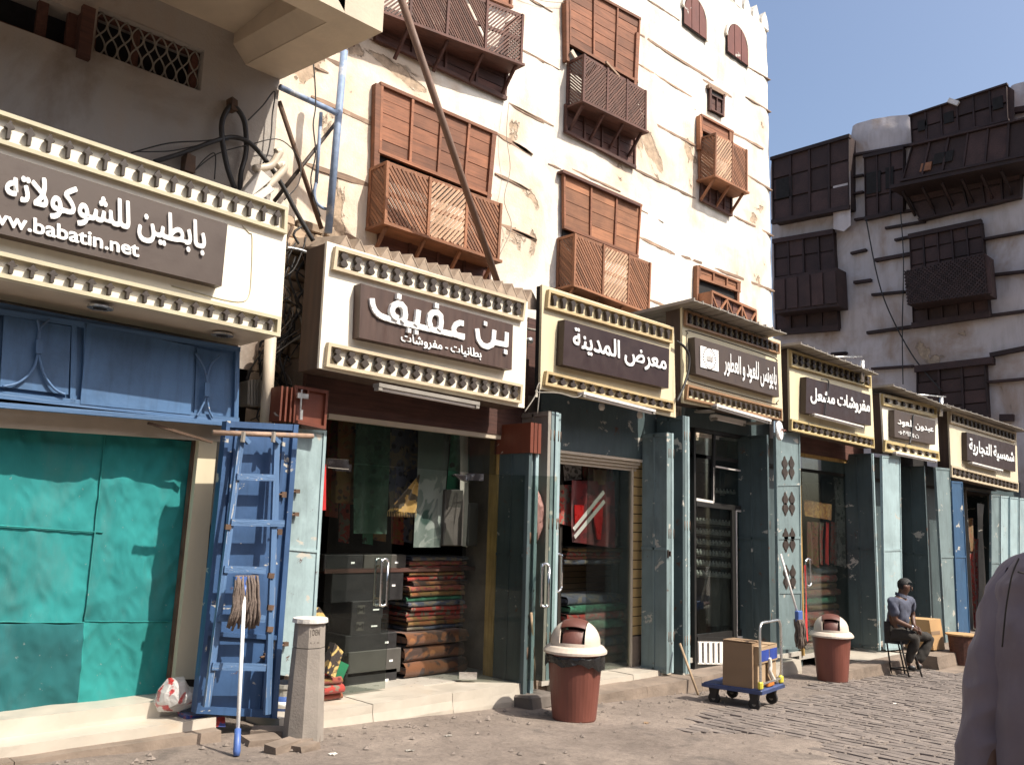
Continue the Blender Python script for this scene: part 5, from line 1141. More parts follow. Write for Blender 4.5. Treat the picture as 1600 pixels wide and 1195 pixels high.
# mops
def mop(label, foot, head, rr, mat_h, strands, length, wdt, clampm, rw=.013):
    r = thing('mop', label, 'mop', tuple(foot)); d = (head-foot); L = d.length; dn = d.normalized()
    MB().tube([foot+dn*.16, head], rw, 10).build('pole', mat_h, r, smooth=True)
    MB().tube([foot, foot+dn*.03, foot+dn*.17], [rw*1.5, rw*1.9, rw*1.6], 10).build('grip', PIPE_B2, r, smooth=True)
    MB().tube([head-dn*.05, head+dn*.02], rw*1.7, 10).build('socket', clampm, r, smooth=True)
    MB().obox(head+dn*.05, Vector((wdt*.5,0,0)), Vector((0,.02,0)), Vector((0,0,.035))).build('clamp', clampm, r)
    mb = MB()
    for i in range(strands):
        t = random.uniform(-1,1); y = random.uniform(-.035,.03); top_ = head+dn*.07+Vector((t*wdt*.48, y, .02)); l_ = length*random.uniform(.75,1.05)
        pts = [top_+Vector((0,0,-.0))]
        for k in range(1,6): pts.append(top_+Vector((t*.03*k/5+random.uniform(-.008,.008), -.03*math.sin(k/5*3)+random.uniform(-.008,.008), -l_*k/5)))
        mb.tube(pts, [.008,.010,.010,.010,.011,.009], 5)
    o = mb.build('mop_strands', plain('grey_brown_mop_cotton',(.15,.115,.095),.95,.35,20,60,.6), r, smooth=True)
    return r
PIPE_B2 = plain('mid_blue_plastic', (.06,.12,.34), .45, .1)
foot = onG(k6(742,1168)); foot.z = G(foot.x)+.005
hd = onY(k6(768,640), 5.86)
mop('mop with a white pole standing upside down, its grey strands against the blue ladder', foot, hd, 0, WHITE, 60, .36, .17, PIPE_B2)
foot = onG(k12(170,790)); foot = onY(k12(158,655), 5.78); top_ = onY(k12(88,425), 5.98)
# second mop: head down beside bin 2
r = thing('mop', 'old mop hanging head down by its pole beside the second red litter bin', 'mop', tuple(onY(k12(165,790),5.75)))
MB().tube([onY(k12(92,430),6.0), onY(k12(152,640),5.78)], .015, 8).build('pole', TUBE, r, smooth=True)
c = onY(k12(158,655),5.76); MB().obox(c, Vector((.06,0,0)), Vector((0,.03,0)), Vector((0,0,.07))).build('clamp', PIPE_B2, r, bevel=.01)
mb = MB()
for i in range(55):
    a = c+Vector((random.uniform(-.07,.08), random.uniform(-.04,.04), -.04)); l_ = random.uniform(.75,1.0)*(c.z-onY(k12(165,762),5.76).z)
    pts=[a]
    for k in range(1,6): pts.append(a+Vector((random.uniform(-.015,.02)+.02*k/5, random.uniform(-.02,.01), -l_*k/5)))
    mb.tube(pts, .011, 5)
mb.build('mop_strands', MATS['grey_brown_mop_cotton'], r, smooth=True)
# sticks
single(MB().tube([onY(k10(545,800),6.0), onG(k10(604,968))+Vector((0,0,.01))], .014, 8), 'wooden_stick', plain('dry_stick',(.34,.24,.15),.8,.3,8,stretch=(1,1,.2)), 'thin wooden stick leaning at the foot of the perfume shop folded door', 'stick', smooth=True)
single(MB().tube([onY(k10(62,700),6.03), onG(k10(78,985))+Vector((0,0,.01))], .013, 8), 'wooden_stick', MATS['dry_stick'], 'thin reddish stick leaning at the right folded door of the glass shop', 'stick', smooth=True)
# bollard
b0 = (onG(cb(85,1075))+onG(cb(315,1080)))/2; bc = Vector((b0.x+.0, b0.y+.05, G(b0.x))); bh = (onD(cb(270,95), fwd.dot(bc)).z - bc.z)
bo = thing('stone_bollard', 'grey octagonal stone bollard with stencilled letters and numbers in front of the pale teal leaf', 'bollard', tuple(bc))
R0, R1 = .105, .115
STB = plain('cast_grey_concrete', (.25,.22,.19), .85, .22, 5, 60, .35, dirt=(.33,.28,.24), dirt_amt=.4)
def octo(r0, z0, r1, z1, mat, nm, n_=8, a0=.2):
    a = [bc+Vector((r0*math.cos(a0+2*math.pi*i/n_), r0*math.sin(a0+2*math.pi*i/n_), z0)) for i in range(n_)]; b_ = [bc+Vector((r1*math.cos(a0+2*math.pi*i/n_), r1*math.sin(a0+2*math.pi*i/n_), z1)) for i in range(n_)]
    return MB().hexa(a, b_).build(nm, mat, bo)
octo(.150, -.03, .118, bh*.755, STB, 'shaft'); octo(.117, bh*.762, .112, bh-.03, STB, 'head_block'); octo(.107, bh*.755, .107, bh*.763, ORN, 'joint')
octo(.132, bh-.03, .128, bh, plain('chalky_cap',(.55,.52,.48),.9,.3,14,40,.5), 'cap', 16)
# lettering on the face towards the camera
va = Vector((-bc.x, -bc.y, 0)).normalized(); best = max(range(8), key=lambda i: Vector((math.cos(.2+2*math.pi*(i+.5)/8), math.sin(.2+2*math.pi*(i+.5)/8),0)).dot((va+Vector((.25,-.05,0))).normalized()))
an = .2+2*math.pi*(best+.5)/8; nv = Vector((math.cos(an), math.sin(an), 0)); tv = Vector((0,0,1)).cross(nv)
def stamp(txt, z, h, w_):
    x = 0; V=[]; Fc=[]
    for ch in txt:
        vs, fs, adv = gmesh(ch); n_=len(V); V += [(v.x+x, v.y) for v in vs]; Fc += [tuple(k+n_ for k in f) for f in fs]; x += adv*1.12
    mx = max(v[0] for v in V); my = max(v[1] for v in V); mb = MB()
    o_ = bc + nv*(.1145*math.cos(math.pi/8)+.0015)
    mb.add([o_ + tv*((v[0]/mx-.5)*w_) + Vector((0,0,z+v[1]/my*h)) for v in V], Fc); mb.build('stencil_letters', ORN, bo, recalc=False)
stamp('J DEN', bh-.115, .042, .072); stamp('0 6 0', bh-.20, .038, .070); stamp('J 8', bh-.285, .038, .045)
# bucket and rubble at the bollard
c = onG(k6(895,1062)); c.z = G(c.x); bk_ = thing('paint_bucket', 'dirty white paint bucket with a blue label behind the bollard', 'bucket', tuple(c))
hb = .31
MB().lathe(c, [(.105,0),(.12,hb*.9),(.127,hb*.9),(.127,hb),(.118,hb),(.10,.03)], 24).build('pail', plain('dirty_white_plastic',(.45,.43,.38),.5,.25,8,dirt=(.2,.17,.14),dirt_amt=.42), bk_, smooth=False)
MB().lathe(c+Vector((0,0,.09)), [(.1125,0),(.1175,.13)], 24).build('label', PIPE_B2, bk_, smooth=True)
MB().lathe(c+Vector((0,0,.13)), [(.1155,0),(.1175,.05)], 24).build('label_band', WHITE, bk_, smooth=True)
for i,(p,s_) in enumerate((((885,1150),(.13,.055,.03)),((958,1148),(.09,.05,.022)),((820,1125),(.12,.10,.02)),((860,1105),(.07,.16,.03)),((940,1130),(.16,.05,.02)))):
    c = onG(k6(*p)); c.z = G(c.x); a = [.35,.2,-.2,.9,.3][i]; lab = ['reddish paving slab piece lying at the foot of the bollard','small thin slab chip just right of the bigger piece before the bollard','flat brown stone left of the bollard foot','tilted dark slab between the bucket and the flat stone','long thin slab tucked under the bollard'][i]
    single(MB().obox(c+Vector((0,0,s_[2])), Vector((s_[0]*math.cos(a),s_[0]*math.sin(a),0)), Vector((-s_[1]*math.sin(a),s_[1]*math.cos(a),0)), Vector((0,.0,s_[2]))), 'stone_slab', CURB, lab, 'stone', 'broken stones at the bollard', jit=.008)
# rubble stones at shop 2's right
c = onG(k10(70,1000)); c.z = G(c.x); single(MB().obox(c+Vector((0,0,.05)), Vector((.22,0.02,0)), Vector((-.02,.13,0)), Vector((0,0,.07))), 'stone_block', plain('dark_stone',(.12,.10,.085),.9,.3), 'dark low stone block left of the first litter bin', 'stone', jit=.02, bevel=.02)
# ================================================================== RUBBLE WALL + CABLE MESS between sign 1 and sign 2
YR = 7.0
rub = thing('rubble_wall', 'exposed rough stone wall in the gap between the chocolate sign and the white sign', 'wall', tuple(onY(k5(1100,1190), YR)))
a = onY(k5(880,560), YR+.05); e = onY(k7(460,900), YR+.05)
xl, xr = onY((385,600),YR).x, onY((508,600),YR).x; z0 = G(4); z1 = onY((470,345),YR).z
MB().box((xl, YR+.03, z0), (xr, YR+.15, z1)).build('mortar_bed', MORTAR, rub)
z = z0
while z < z1:
    h_ = random.uniform(.09,.17); x = xl + random.uniform(-.1,0)
    while x < xr:
        w_ = random.uniform(.16,.38); g = .012
        cx_ = x+w_/2
        MB().box((x+g, YR-random.uniform(.0,.05), z+g*.6), (min(x+w_,xr)-g, YR+.06, z+h_-g*.6)).build('stone', STONE, rub, jit=.016, bevel=.012)
        x += w_
    z += h_
# cream drain pipe
single(MB().tube([onY((423,527),6.45), onY((415,662),6.45)], .048, 16), 'drain_pipe', PIPE_C, 'cream plastic pipe running down from under the chocolate shop sign', 'pipe', smooth=True)
# transformer box
tb = thing('electric_box', 'grey dusty electrical box tangled in cables behind the cream pipe', 'box', tuple(onY(cg(90,750),6.7)))
MB().prism(Q([cg(55,490),cg(200,480),cg(205,760),cg(50,750)],6.6), (0,.18,0)).build('case', GREYC, tb, bevel=.012)
for i in range(4): MB().prism(Q([cg(80+30*i,485),cg(92+30*i,485),cg(95+30*i,755),cg(82+30*i,755)],6.585),(0,.014,0)).build('fin', GREYC, tb)
# red cabinet
rc = thing('red_cabinet', 'small open-framed red-brown steel cabinet above the pale teal leaf', 'cabinet', tuple(onY(k8(90,130),6.25)))
qc = Q([cg(540,540),cg(888,600),cg(858,1000),cg(520,930)], 6.22)
slab([p+Vector((0,.03,0)) for p in sub(qc,.02,.98,.02,.98)], .02).build('door_sheet', REDBR, rc)
for aa in ((0,.08,0,1),(.93,1,0,1),(.08,.93,0,.08),(.08,.93,.92,1),(.36,.42,.08,.25),(.08,.36,.25,.30)): slab(sub(qc,*aa), .028).build('frame_bar', REDBR, rc)
for i in range(3): MB().box((qc[0].x-.02-.045*i, 6.24, min(qc[3].z,qc[2].z)+.03), (qc[0].x-.004-.045*i, 6.5, qc[0].z-.02)).build('side_sheet', REDBR, rc)
c = onY(cg(615,655),6.19); MB().obox(c,Vector((.05,0,0)),Vector((0,.012,0)),Vector((0,0,.02))).tube([onY(cg(608,590),6.18),onY(cg(590,860),6.18)],.008,6).obox(onY(cg(597,850),6.18),Vector((.012,0,0)),Vector((0,.012,0)),Vector((0,0,.04))).build('bolt', ALU, rc)
# scaffold of blue pipes
def pipe(kf, a, b_, ra, mat, label, Ya, Yb=None, name='scaffold_pipe', group='pipes and poles in front of the houses'):
    return single(MB().tube([onY(kf(*a),Ya), onY(kf(*b_),Yb or Ya)], ra, 10), name, mat, label, 'pipe', group, smooth=True)
pipe(k2,(366,212),(300,965),.036,PIPE_B,'upright blue scaffold pipe standing before the peeling plaster',6.75)
pipe(k2,(100,362),(335,470),.028,PIPE_B,'short blue cross pipe from the grey house to the upright scaffold pipe',6.6,6.72)
pipe(k2,(270,468),(250,760),.017,PIPE_B,'thin blue hanging pipe left of the upright scaffold pipe',6.8)
cable('pipe_hook', [onY(k2(*p),6.8) for p in ((250,755),(242,800),(250,840),(275,862),(292,868))], .015, PIPE_B, 'curved hook at the end of the thin blue pipe', cat='pipe')
pipe(k2,(95,420),(272,950),.022,RUST,'rusty brown pole slanting right behind the white ducts',6.7,6.9)
pipe(k2,(332,510),(76,835),.018,ORN,'thin dark rod slanting left across the rusty pole',6.85)
pipe(k2,(590,-40),(1008,1190),.036,plain('weathered_brown_pole',(.15,.09,.065),.75,.3,8,30,.3,stretch=(1,1,.3)),'long weathered brown pole leaning across the white house from the roof of the white sign',6.0,6.75,name='leaning_pole')
# white ducts with cowls
for i,(pts,quad,lab) in enumerate((([(1055,700),(1120,690),(1150,650),(1160,630),(1145,632)],[(1085,705),(1130,745),(1050,812),(1010,795)],'upper white bent duct above the right end of the chocolate sign'),([(1105,780),(1150,735),(1178,700),(1168,680),(1148,690)],[(1120,765),(1142,790),(1085,830),(1050,812)],'lower white bent duct above the right end of the chocolate sign'))):
    r = thing('air_duct', lab, 'duct', tuple(onY(k1(1100,800),6.5)), 'white ducts behind the chocolate sign')
    slab(Q([k1(*p) for p in quad],6.4), .12).build('housing', PVCW, r, bevel=.006)
    cable('elbow', [onY(k1(*p),6.45) for p in pts], .035, PIPE_C, parent=r)
# cables
CB = [([(975,785),(945,700),(925,600),(920,520),(935,470),(960,440),(990,460),(1015,510),(1022,590),(1018,650),(1000,720),(995,800)],.022,'thick black cable looped over a bracket on the grey house wall'),
 ([(640,672),(760,635),(880,590),(960,570),(1030,590),(1090,650),(1160,750),(1230,880),(1300,1000)],.020,'thick black cable arching from behind the chocolate sign down to the rubble wall'),
 ([(545,635),(700,595),(850,585),(960,570)],.006,'thin black wire above the chocolate sign'),
 ([(560,630),(700,628),(820,605),(950,580)],.005,'second thin wire under the first above the chocolate sign'),
 ([(800,715),(900,640),(1040,600),(1160,580),(1240,660),(1240,760),(1180,830)],.005,'pale thin wire looping out right of the grey house corner'),
 ([(1030,500),(1090,440),(1140,380),(1130,480),(1125,560),(1110,640),(1080,700)],.006,'thin dark wire running from the house corner down to the ducts'),
 ([(1272,120),(1300,260),(1310,430),(1300,520),(1310,640),(1290,760),(1330,900)],.007,'long thin wire hanging down from the balcony slab'),
 ([(890,745),(893,640),(850,660),(800,720)],.005,'short loose wire left of the looped cable')]
for pts, ra, lab in CB: cable('cable', [onY(k1(*p), 6.55 + .04*random.random()) for p in pts], ra, BLK, lab, group='cables on the house corner')
c = onY(k1(962,440),6.6); single(MB().obox(c,Vector((.03,0,0)),Vector((0,.05,0)),Vector((0,0,.05))), 'cable_bracket', RUST, 'rusty bracket holding the looped black cable', 'bracket', jit=.008)
c = onY(k1(778,685),6.6); single(MB().obox(c,Vector((.04,0,0)),Vector((0,.06,0)),Vector((0,0,.07))), 'wall_stub', RUST, 'rusty stub sticking out of the grey wall above the chocolate sign', 'bracket', jit=.008)
for i in range(30):    # tangle in the gap, each a wire
    x0_, y0_ = random.uniform(440,485), random.uniform(350,560); pts = [(x0_,y0_)]
    for k in range(5): pts.append((pts[-1][0]+random.uniform(-22,22), pts[-1][1]+random.uniform(8,42)))
    mb_y = random.uniform(6.55,6.9)
    cable('tangled_wire', [onY((min(494,max(432,p[0])) if p[1]<530 else min(455,max(385,p[0]-30)),p[1]), mb_y) for p in pts], random.choice([.005,.007,.012]), random.choice([BLK,BLK,RUST,GREYC]), 'loose wires tangled in the gap between the chocolate sign and the white sign', group='loose wires tangled in the gap', seg=3)
for i,(pts,lab) in enumerate((([(0,850),(60,760),(75,700),(90,690),(75,860)],'thin pale wire sagging below the left end of the maroon-board sign'),([(75,735),(200,740),(300,765),(345,745)],'thin wire feeding the white lamp under the maroon-board sign'),([(905,432),(950,465),(978,520),(975,600),(950,690),(905,790)],'thick black cable curving down the left edge of the emblem sign'))):
    cable('cable', [onY(k9(*p),5.93) for p in pts], [.006,.006,.016][i], [GREYC,GREYC,BLK][i], lab)
cable('cable', [onY(k7(*p),6.4) for p in ((100,95),(180,110),(250,140))], .014, ALU, 'pale pipe end crossing the gap above the rubble wall')
cable('cable', [onY(k11(*p),5.88) for p in ((335,290),(378,300),(375,380),(362,450),(355,520))], .010, BLK, 'black wire drooping over the sign with bold angular letters', seg=4)
cable('cable', [onY(c6(*p),5.88) for p in ((690,335),(675,420),(665,560),(640,760),(610,880))], .016, BLK, 'black strap hanging over the middle of the narrow yellow-trimmed sign', seg=4)
cable('cable', [onY(k2(*p),7.1) for p in ((1050,420),(1040,560),(1055,700),(1030,830),(1060,940),(1010,1060))], .004, GREYC, 'very thin wire wandering down the white wall right of the big shuttered bay')
cable('cable', [onY(k3(*p),7.15) for p in ((20,-20),(120,5),(200,12))], .004, GREYC, 'very thin wire along the top of the white wall')
for i,(kf,p) in enumerate(((k9,(458,815)),(k9,(685,865)))):
    c = onY(kf(*p),6.15); r = single(MB().lathe(c+Vector((0,0,-.05)), [(.02,0),(.035,.02),(.035,.05),(.02,.09)], 12), 'socket_lamp', PVCW, ['left','right'][i]+' small white bulb socket under the maroon-board sign', 'lamp', smooth=True)
for i,(x,y) in enumerate(((1070,852),(1370,922))):
    c = onY(k9(x,y),6.12); single(MB().lathe(c, [(.13,0),(.13,.012),(.09,.014)], 24), 'round_soffit_lamp', GREYC, ['left','right'][i]+' round lamp in the soffit of the emblem sign', 'lamp')
# ================================================================== LITTER BINS
BIN = plain('worn_red_plastic', (.165,.052,.036), .5, .3, 5, 30, .2, dirt=(.15,.05,.035), dirt_amt=.4, stretch=(1,1,.3)); LID = plain('dusty_cream_plastic', (.55,.47,.39), .55, .14, 5, 30, .15, dirt=(.40,.33,.27), dirt_amt=.38)
LID_R = plain('red_brown_flap', (.12,.042,.030), .5, .2); BAGK = plain('black_bin_bag', (.015,.014,.014), .3, .3, 8, 14, 1.0)
def litter_bin(label, foot_px, h, aim, bagvis=True, lean=0):
    c = onG(foot_px); c.z = G(c.x)-.005; s = h/.85; r = thing('litter_bin', label, 'bin', tuple(c), 'red litter bins with cream dome lids')
    MB().lathe(c, [(.185*s,.0),(.195*s,.02*s),(.205*s,.12*s),(.245*s,.56*s),(.262*s,.565*s),(.262*s,.585*s),(.24*s,.585*s)], 40).build('body', BIN, r, smooth=False)
    mb = MB(); n_ = 48; rings = [(.258,.575),(.266,.55),(.262,.52),(.262,.475)]
    base_ = len(mb.v)
    for k,(ra,z) in enumerate(rings):
        for i in range(n_):
            a = 2*math.pi*i/n_; w_ = noise.noise(Vector((math.cos(a)*3, math.sin(a)*3, k*.8)))*.018*(k+.3); mb.v.append(c+Vector((math.cos(a)*(ra*s+abs(w_)*.4), math.sin(a)*(ra*s+abs(w_)*.4), z*s+w_*1.2)))
    for k in range(3):
        for i in range(n_): j=(i+1)%n_; mb.f.append((k*n_+i,k*n_+j,(k+1)*n_+j,(k+1)*n_+i))
    if bagvis: mb.build('bin_bag', BAGK, r, smooth=False)
    # lid: flared rim then dome with a cut-out facing `aim`
    MB().lathe(c, [(.262*s,.575*s),(.285*s,.58*s),(.285*s,.60*s),(.255*s,.635*s),(.235*s,.645*s)], 40).build('lid_rim', LID, r, smooth=False)
    cd = Vector((math.cos(aim), math.sin(aim), 0)); sd0 = Vector((-cd.y, cd.x, 0)); RD = .226*s
    def arc(t0, t1, f0, f1, ra, mat, nm, thick=.010):
        def P_(u, v, k):
            t = t0+(t1-t0)*u; f_ = f0+(f1-f0)*v; R_ = (RD*ra - k*thick); q_ = math.sqrt(max(0, 1-t*t))
            return c + sd0*(t*R_) + cd*(q_*R_*math.cos(f_)) + Vector((0,0,.64*s + 1.0*q_**.85*R_*math.sin(f_)))
        m_ = MB(); m_.grid(lambda u,v: P_(u,v,0), 12, 20); m_.grid(lambda u,v: P_(u,v,1), 12, 20)
        for u in (0,1): m_.grid(lambda a_,v: P_(u,v,a_), 1, 20)
        return m_.build(nm, mat, r, smooth=False, recalc=False)
    arc(-1,-.50,0,math.pi,1,LID,'dome_side'); arc(.50,1,0,math.pi,1,LID,'dome_side')
    arc(-.5,.5,0,.16,1,LID,'dome_sill'); arc(-.5,.5,math.pi-.16,math.pi,1,LID,'dome_sill')
    arc(-.47,.47,.85,math.pi-.85,1.03,LID_R,'flap_hood'); arc(-.46,.46,.16,.85,.86,LID_R,'flap'); arc(-.46,.46,math.pi-.85,math.pi-.16,.86,LID_R,'flap')
    MB().lathe(c+Vector((0,0,.63*s)), [(.18*s,.0),(.15*s,.1*s)], 20).build('dark_inside', DARK, r)
    return r
litter_bin('near red litter bin with a black liner, before the red garment shop', (897,1123), .86, rad(212))
litter_bin('farther red litter bin with its cream lid askew, standing left of the stone step', (1301,1063), .85, rad(205), False)
# ================================================================== HAND CART
def onGh(p, h): d = ray(p); return d*(-(G0-h)/(d.z+GS*d.x))
ph = .20
A_, B_, C_ = onGh(cc(60,835),ph), onGh(cc(800,948),ph), onGh(cc(1270,915),ph)
U = (B_-A_); U.z = 0; W_ = (C_-B_); LU = U.length; U.normalize(); Wn = Vector((U.y,-U.x,0)); 
if Wn.dot(W_) < 0: Wn = -Wn
LW = min(1.0, W_.dot(Wn)); gz_ = G(A_.x)*.5+G(C_.x)*.5
O = Vector((A_.x, A_.y, gz_))
def cl_(u, w, z): return O + U*(u*LU) + Wn*(w*LW) + Vector((0,0,z))
cart = thing('hand_cart', 'blue flatbed hand cart with a bent steel handle, loaded with cartons', 'cart', tuple(cl_(.5,.5,0)))
def cbx(u0,u1,w0,w1,z0,z1,jit=0): return MB().hexa([cl_(u0,w0,z0),cl_(u1,w0,z0),cl_(u1,w0,z1),cl_(u0,w0,z1)],[cl_(u0,w1,z0),cl_(u1,w1,z0),cl_(u1,w1,z1),cl_(u0,w1,z1)])
CBLUE = plain('scuffed_blue_plastic', (.035,.055,.14), .5, .3, 8, 30, .3, dirt=(.14,.13,.14), dirt_amt=.36)
cbx(0,1.0,0,1,.165,.215).build('platform', CBLUE, cart, bevel=.012)
cbx(-.008,1.008,-.02,-.001,.172,.205).build('bumper', CBLUE, cart); cbx(1.001,1.012,0,1,.172,.205).build('bumper', CBLUE, cart)
for u,w in ((.16,.1),(.16,.86),(.84,.1),(.84,.86)):
    p = cl_(u,w,.062); wh = thing('x','', '', (0,0,0)) if False else None
    o = MB().lathe(p-Wn*.018, [(.055,0),(.062,.004),(.062,.032),(.055,.036)], 20, axis=Wn).build('wheel', BLK, cart)
    MB().lathe(p-Wn*.021, [(.022,0),(.022,.042)], 10, axis=Wn).build('hub', GREYC, o)
    MB().hexa([p+U*a+Vector((0,0,z))-Wn*.028 for a,z in ((-.03,0),(.03,0),(.05,.10),(-.05,.10))],[p+U*a+Vector((0,0,z))+Wn*.028 for a,z in ((-.03,0),(.03,0),(.05,.10),(-.05,.10))]).build('caster_fork', BLK, cart)
hz = (onD(cc(1020,95), fwd.dot(cl_(.98,.5,.5))).z - gz_)
pts = [cl_(.97,.03,.2), cl_(.97,.03,hz*.6), cl_(.97,.03,hz-.09), cl_(.97,.07,hz-.025), cl_(.97,.16,hz), cl_(.97,.5,hz), cl_(.97,.84,hz), cl_(.97,.93,hz-.025), cl_(.97,.97,hz-.09), cl_(.97,.97,hz*.6), cl_(.97,.97,.2)]
cable('handle', pts, .015, ALU, parent=cart, seg=5)
stick('cross_bar', ALU, cart, cl_(.97,.03,.27), cl_(.97,.97,.27), .016, .016)
for w in (.04,.95): cbx(.93,1.0,w-.05,w+.05,.215,.30).build('yellow_bracket', plain('yellow_tape',(.62,.55,.06),.5,.15), cart, bevel=.015)
CARD = plain('brown_cardboard', (.22,.145,.085), .85, .12, 3, 50, .15, dirt=(.22,.12,.06), dirt_amt=.3, stretch=(1,1,3)); CARD2 = plain('pale_cardboard', (.34,.24,.145), .85, .12, 4, 40, .15)
BLUEP = plain('blue_carton_print', (.02,.05,.26), .5, .25, 10, dirt=(.35,.33,.3), dirt_amt=.25)
def carton(label, u0,u1,w0,w1,z0,z1, mat, extra=None, flaps=True):
    c = (cl_(u0,w0,z0)+cl_(u1,w1,z0))/2; r = thing('carton', label, 'box', tuple(c), 'cartons on the hand cart')
    cbx(u0,u1,w0,w1,z0,z1).build('box_walls', mat, r, jit=.004)
    if flaps: cbx(u0,u1,w0-.01,(w0+w1)/2-.02,z1+.001,z1+.010).build('flap', mat, r, jit=.006); cbx(u0,u1,(w0+w1)/2+.01,w1+.01,z1+.001,z1+.008).build('flap', mat, r, jit=.006)
    return r
hc = onD(cc(690,365), fwd.dot(cl_(.85,0,.5))).z - gz_
r = carton('tall plain brown carton with its blank side to the street, biggest on the cart', .35,.84,.02,.45,.217,hc,CARD)
r = carton('carton with a blue printed side at the handle end of the cart', .62,.93,.10,.90,.46,hc-.04,CARD2)
cbx(.93+.001,.935,.12,.52,.48,hc-.075).build('blue_print', BLUEP, r); cbx(.93+.001,.935,.55,.88,.48,hc-.075).build('blue_print', BLUEP, r)
r = carton('small pale carton on the cart bed beneath the blue printed one', .66,.90,.10,.42,.217,.455,CARD2)
r = carton('second small pale carton beneath the blue printed one, at the far edge of the cart', .68,.90,.55,.92,.217,.44,CARD2)
single(cbx(.93,.98,.35,.62,.217,.27), 'tape_dispenser', plain('orange_plastic',(.55,.18,.03),.4), 'orange plastic tool lying on the cart bed by the handle', 'tool', bevel=.01)
cable('rag', [cl_(.94,.5,.5),cl_(.95,.52,.42),cl_(.95,.5,.36),cl_(.95,.62,.29),cl_(.95,.68,.26)], .022, PVCW, 'dirty white rag hanging from the blue printed carton', cat='rag')
# ================================================================== STOOL + SEATED MAN
legs = [onG(cm(188,1052)), onG(cm(350,1056)), onG(cm(480,1058)), onG(cm(312,1034))]
sc = sum(legs, Vector())/4; sd = fwd.dot(sc)
st = thing('stool', 'thin black metal stool under the seated man', 'stool', (sc.x, sc.y, G(sc.x)))
fl = onG(cm(188,1052)); fr_ = onG(cm(350,1056)); br = onG(cm(482,1058)); bl_ = onG(cm(312,1034))
zs = onD(cm(255,692), sd).z
def topof(p, k=.80): return Vector((sc.x+(p.x-sc.x)*k, sc.y+(p.y-sc.y)*k, zs-.03))
xx = Vector((1,0,0)); cs = [sc + Vector((dx,dy,0)) for dx,dy in ((-.19,-.12),(.10,-.19),(.22,.10),(-.09,.17))]
cs = [Vector((p.x,p.y,G(p.x))) for p in cs]
seat_c = Vector((onD(cm(255,692), sd).x, onD(cm(255,692), sd).y, zs))
for p in cs: MB().tube([p, Vector((seat_c.x+(p.x-sc.x)*.8, seat_c.y+(p.y-sc.y)*.8, zs-.03))], .012, 8).build('leg', BLK, st, smooth=True)
for i in range(4):
    a, b_ = cs[i], cs[(i+1)%4]; stick('stretcher', BLK, st, a+Vector((0,0,.10))+(seat_c-sc).xy.to_3d()*.18, b_+Vector((0,0,.10))+(seat_c-sc).xy.to_3d()*.18, .018, .018)
MB().lathe(seat_c+Vector((0,0,-.035)), [(.165,0),(.175,.01),(.175,.03),(.16,.037)], 24).build('seat', BLK, st)
def skin(name, verts, edges, radii, mat, parent, sub_=2, root=0, disp=0.0, dsc=8, ridged=False):
    me = bpy.data.meshes.new(name); org = WORG.get(parent, Vector())
    me.from_pydata([tuple(Vector(v)-org) for v in verts], edges, []); o = bpy.data.objects.new(name, me); COL.objects.link(o)
    m_ = o.modifiers.new('s','SKIN'); m_.use_smooth_shade = True
    for i, sv in enumerate(me.skin_vertices[0].data):
        ra = radii[i]; sv.radius = ra if isinstance(ra, tuple) else (ra, ra)
        sv.use_root = (i == root)
    s_ = o.modifiers.new('u','SUBSURF'); s_.levels = sub_; s_.render_levels = sub_
    dg = bpy.context.evaluated_depsgraph_get(); nm = bpy.data.meshes.new_from_object(o.evaluated_get(dg)); bpy.data.objects.remove(o); bpy.data.meshes.remove(me)
    if disp:
        for v, nrm in zip(nm.vertices, [x.normal.copy() for x in nm.vertices]):
            c = v.co; f_ = noise.noise(Vector((c.x*dsc, c.y*dsc, c.z*dsc*.55)))+.5*noise.noise(Vector((c.x*dsc*2.3, c.y*dsc*2.3, c.z*dsc*1.2))); f_ = f_ if not ridged else (1-2.6*abs(noise.noise(Vector((c.x*dsc*.8+c.z*dsc*.5, c.y*dsc*.8, c.z*dsc*.75-c.x*3)))))*.8+.35*f_; v.co = c + nrm*disp*f_
    nm.materials.clear(); nm.materials.append(mat); nm.polygons.foreach_set('use_smooth', [True]*len(nm.polygons))
    o = bpy.data.objects.new(name, nm); COL.objects.link(o); o.parent = parent; WORG[o] = org; return o
SKIN = plain('dark_brown_skin', (.10,.050,.033), .5, .15, 10, 60, .1); HAIR = plain('black_hair', (.012,.011,.010), .7, .3, 30, 120, .6)
SHIRT = plain('slate_blue_shirt', (.072,.080,.115), .9, .2, 8, 120, .2); TROU = plain('dark_olive_trousers', (.030,.026,.022), .9, .2, 8, 100, .2); SHOE = plain('black_shoe', (.012,.012,.012), .5, .2)
man = thing('person', 'man in a grey-blue shirt sitting on a stool with hands on his lap', 'person', (sc.x, sc.y, G(sc.x)))
def J(x, y, dd): return onD(cm(x,y), sd+dd)
hipc = J(228,640,0.02); chest = J(265,430,.0); neckb = J(292,300,.0); hd_ = J(322,215,-.02)
V = {}
names = ['pelvis','waist','chest','neckb','neck','head','crown','shR','elR','wrR','hdR','shL','elL','wrL','hdL','hipR','knR','anR','toR','hipL','knL','anL','toL']
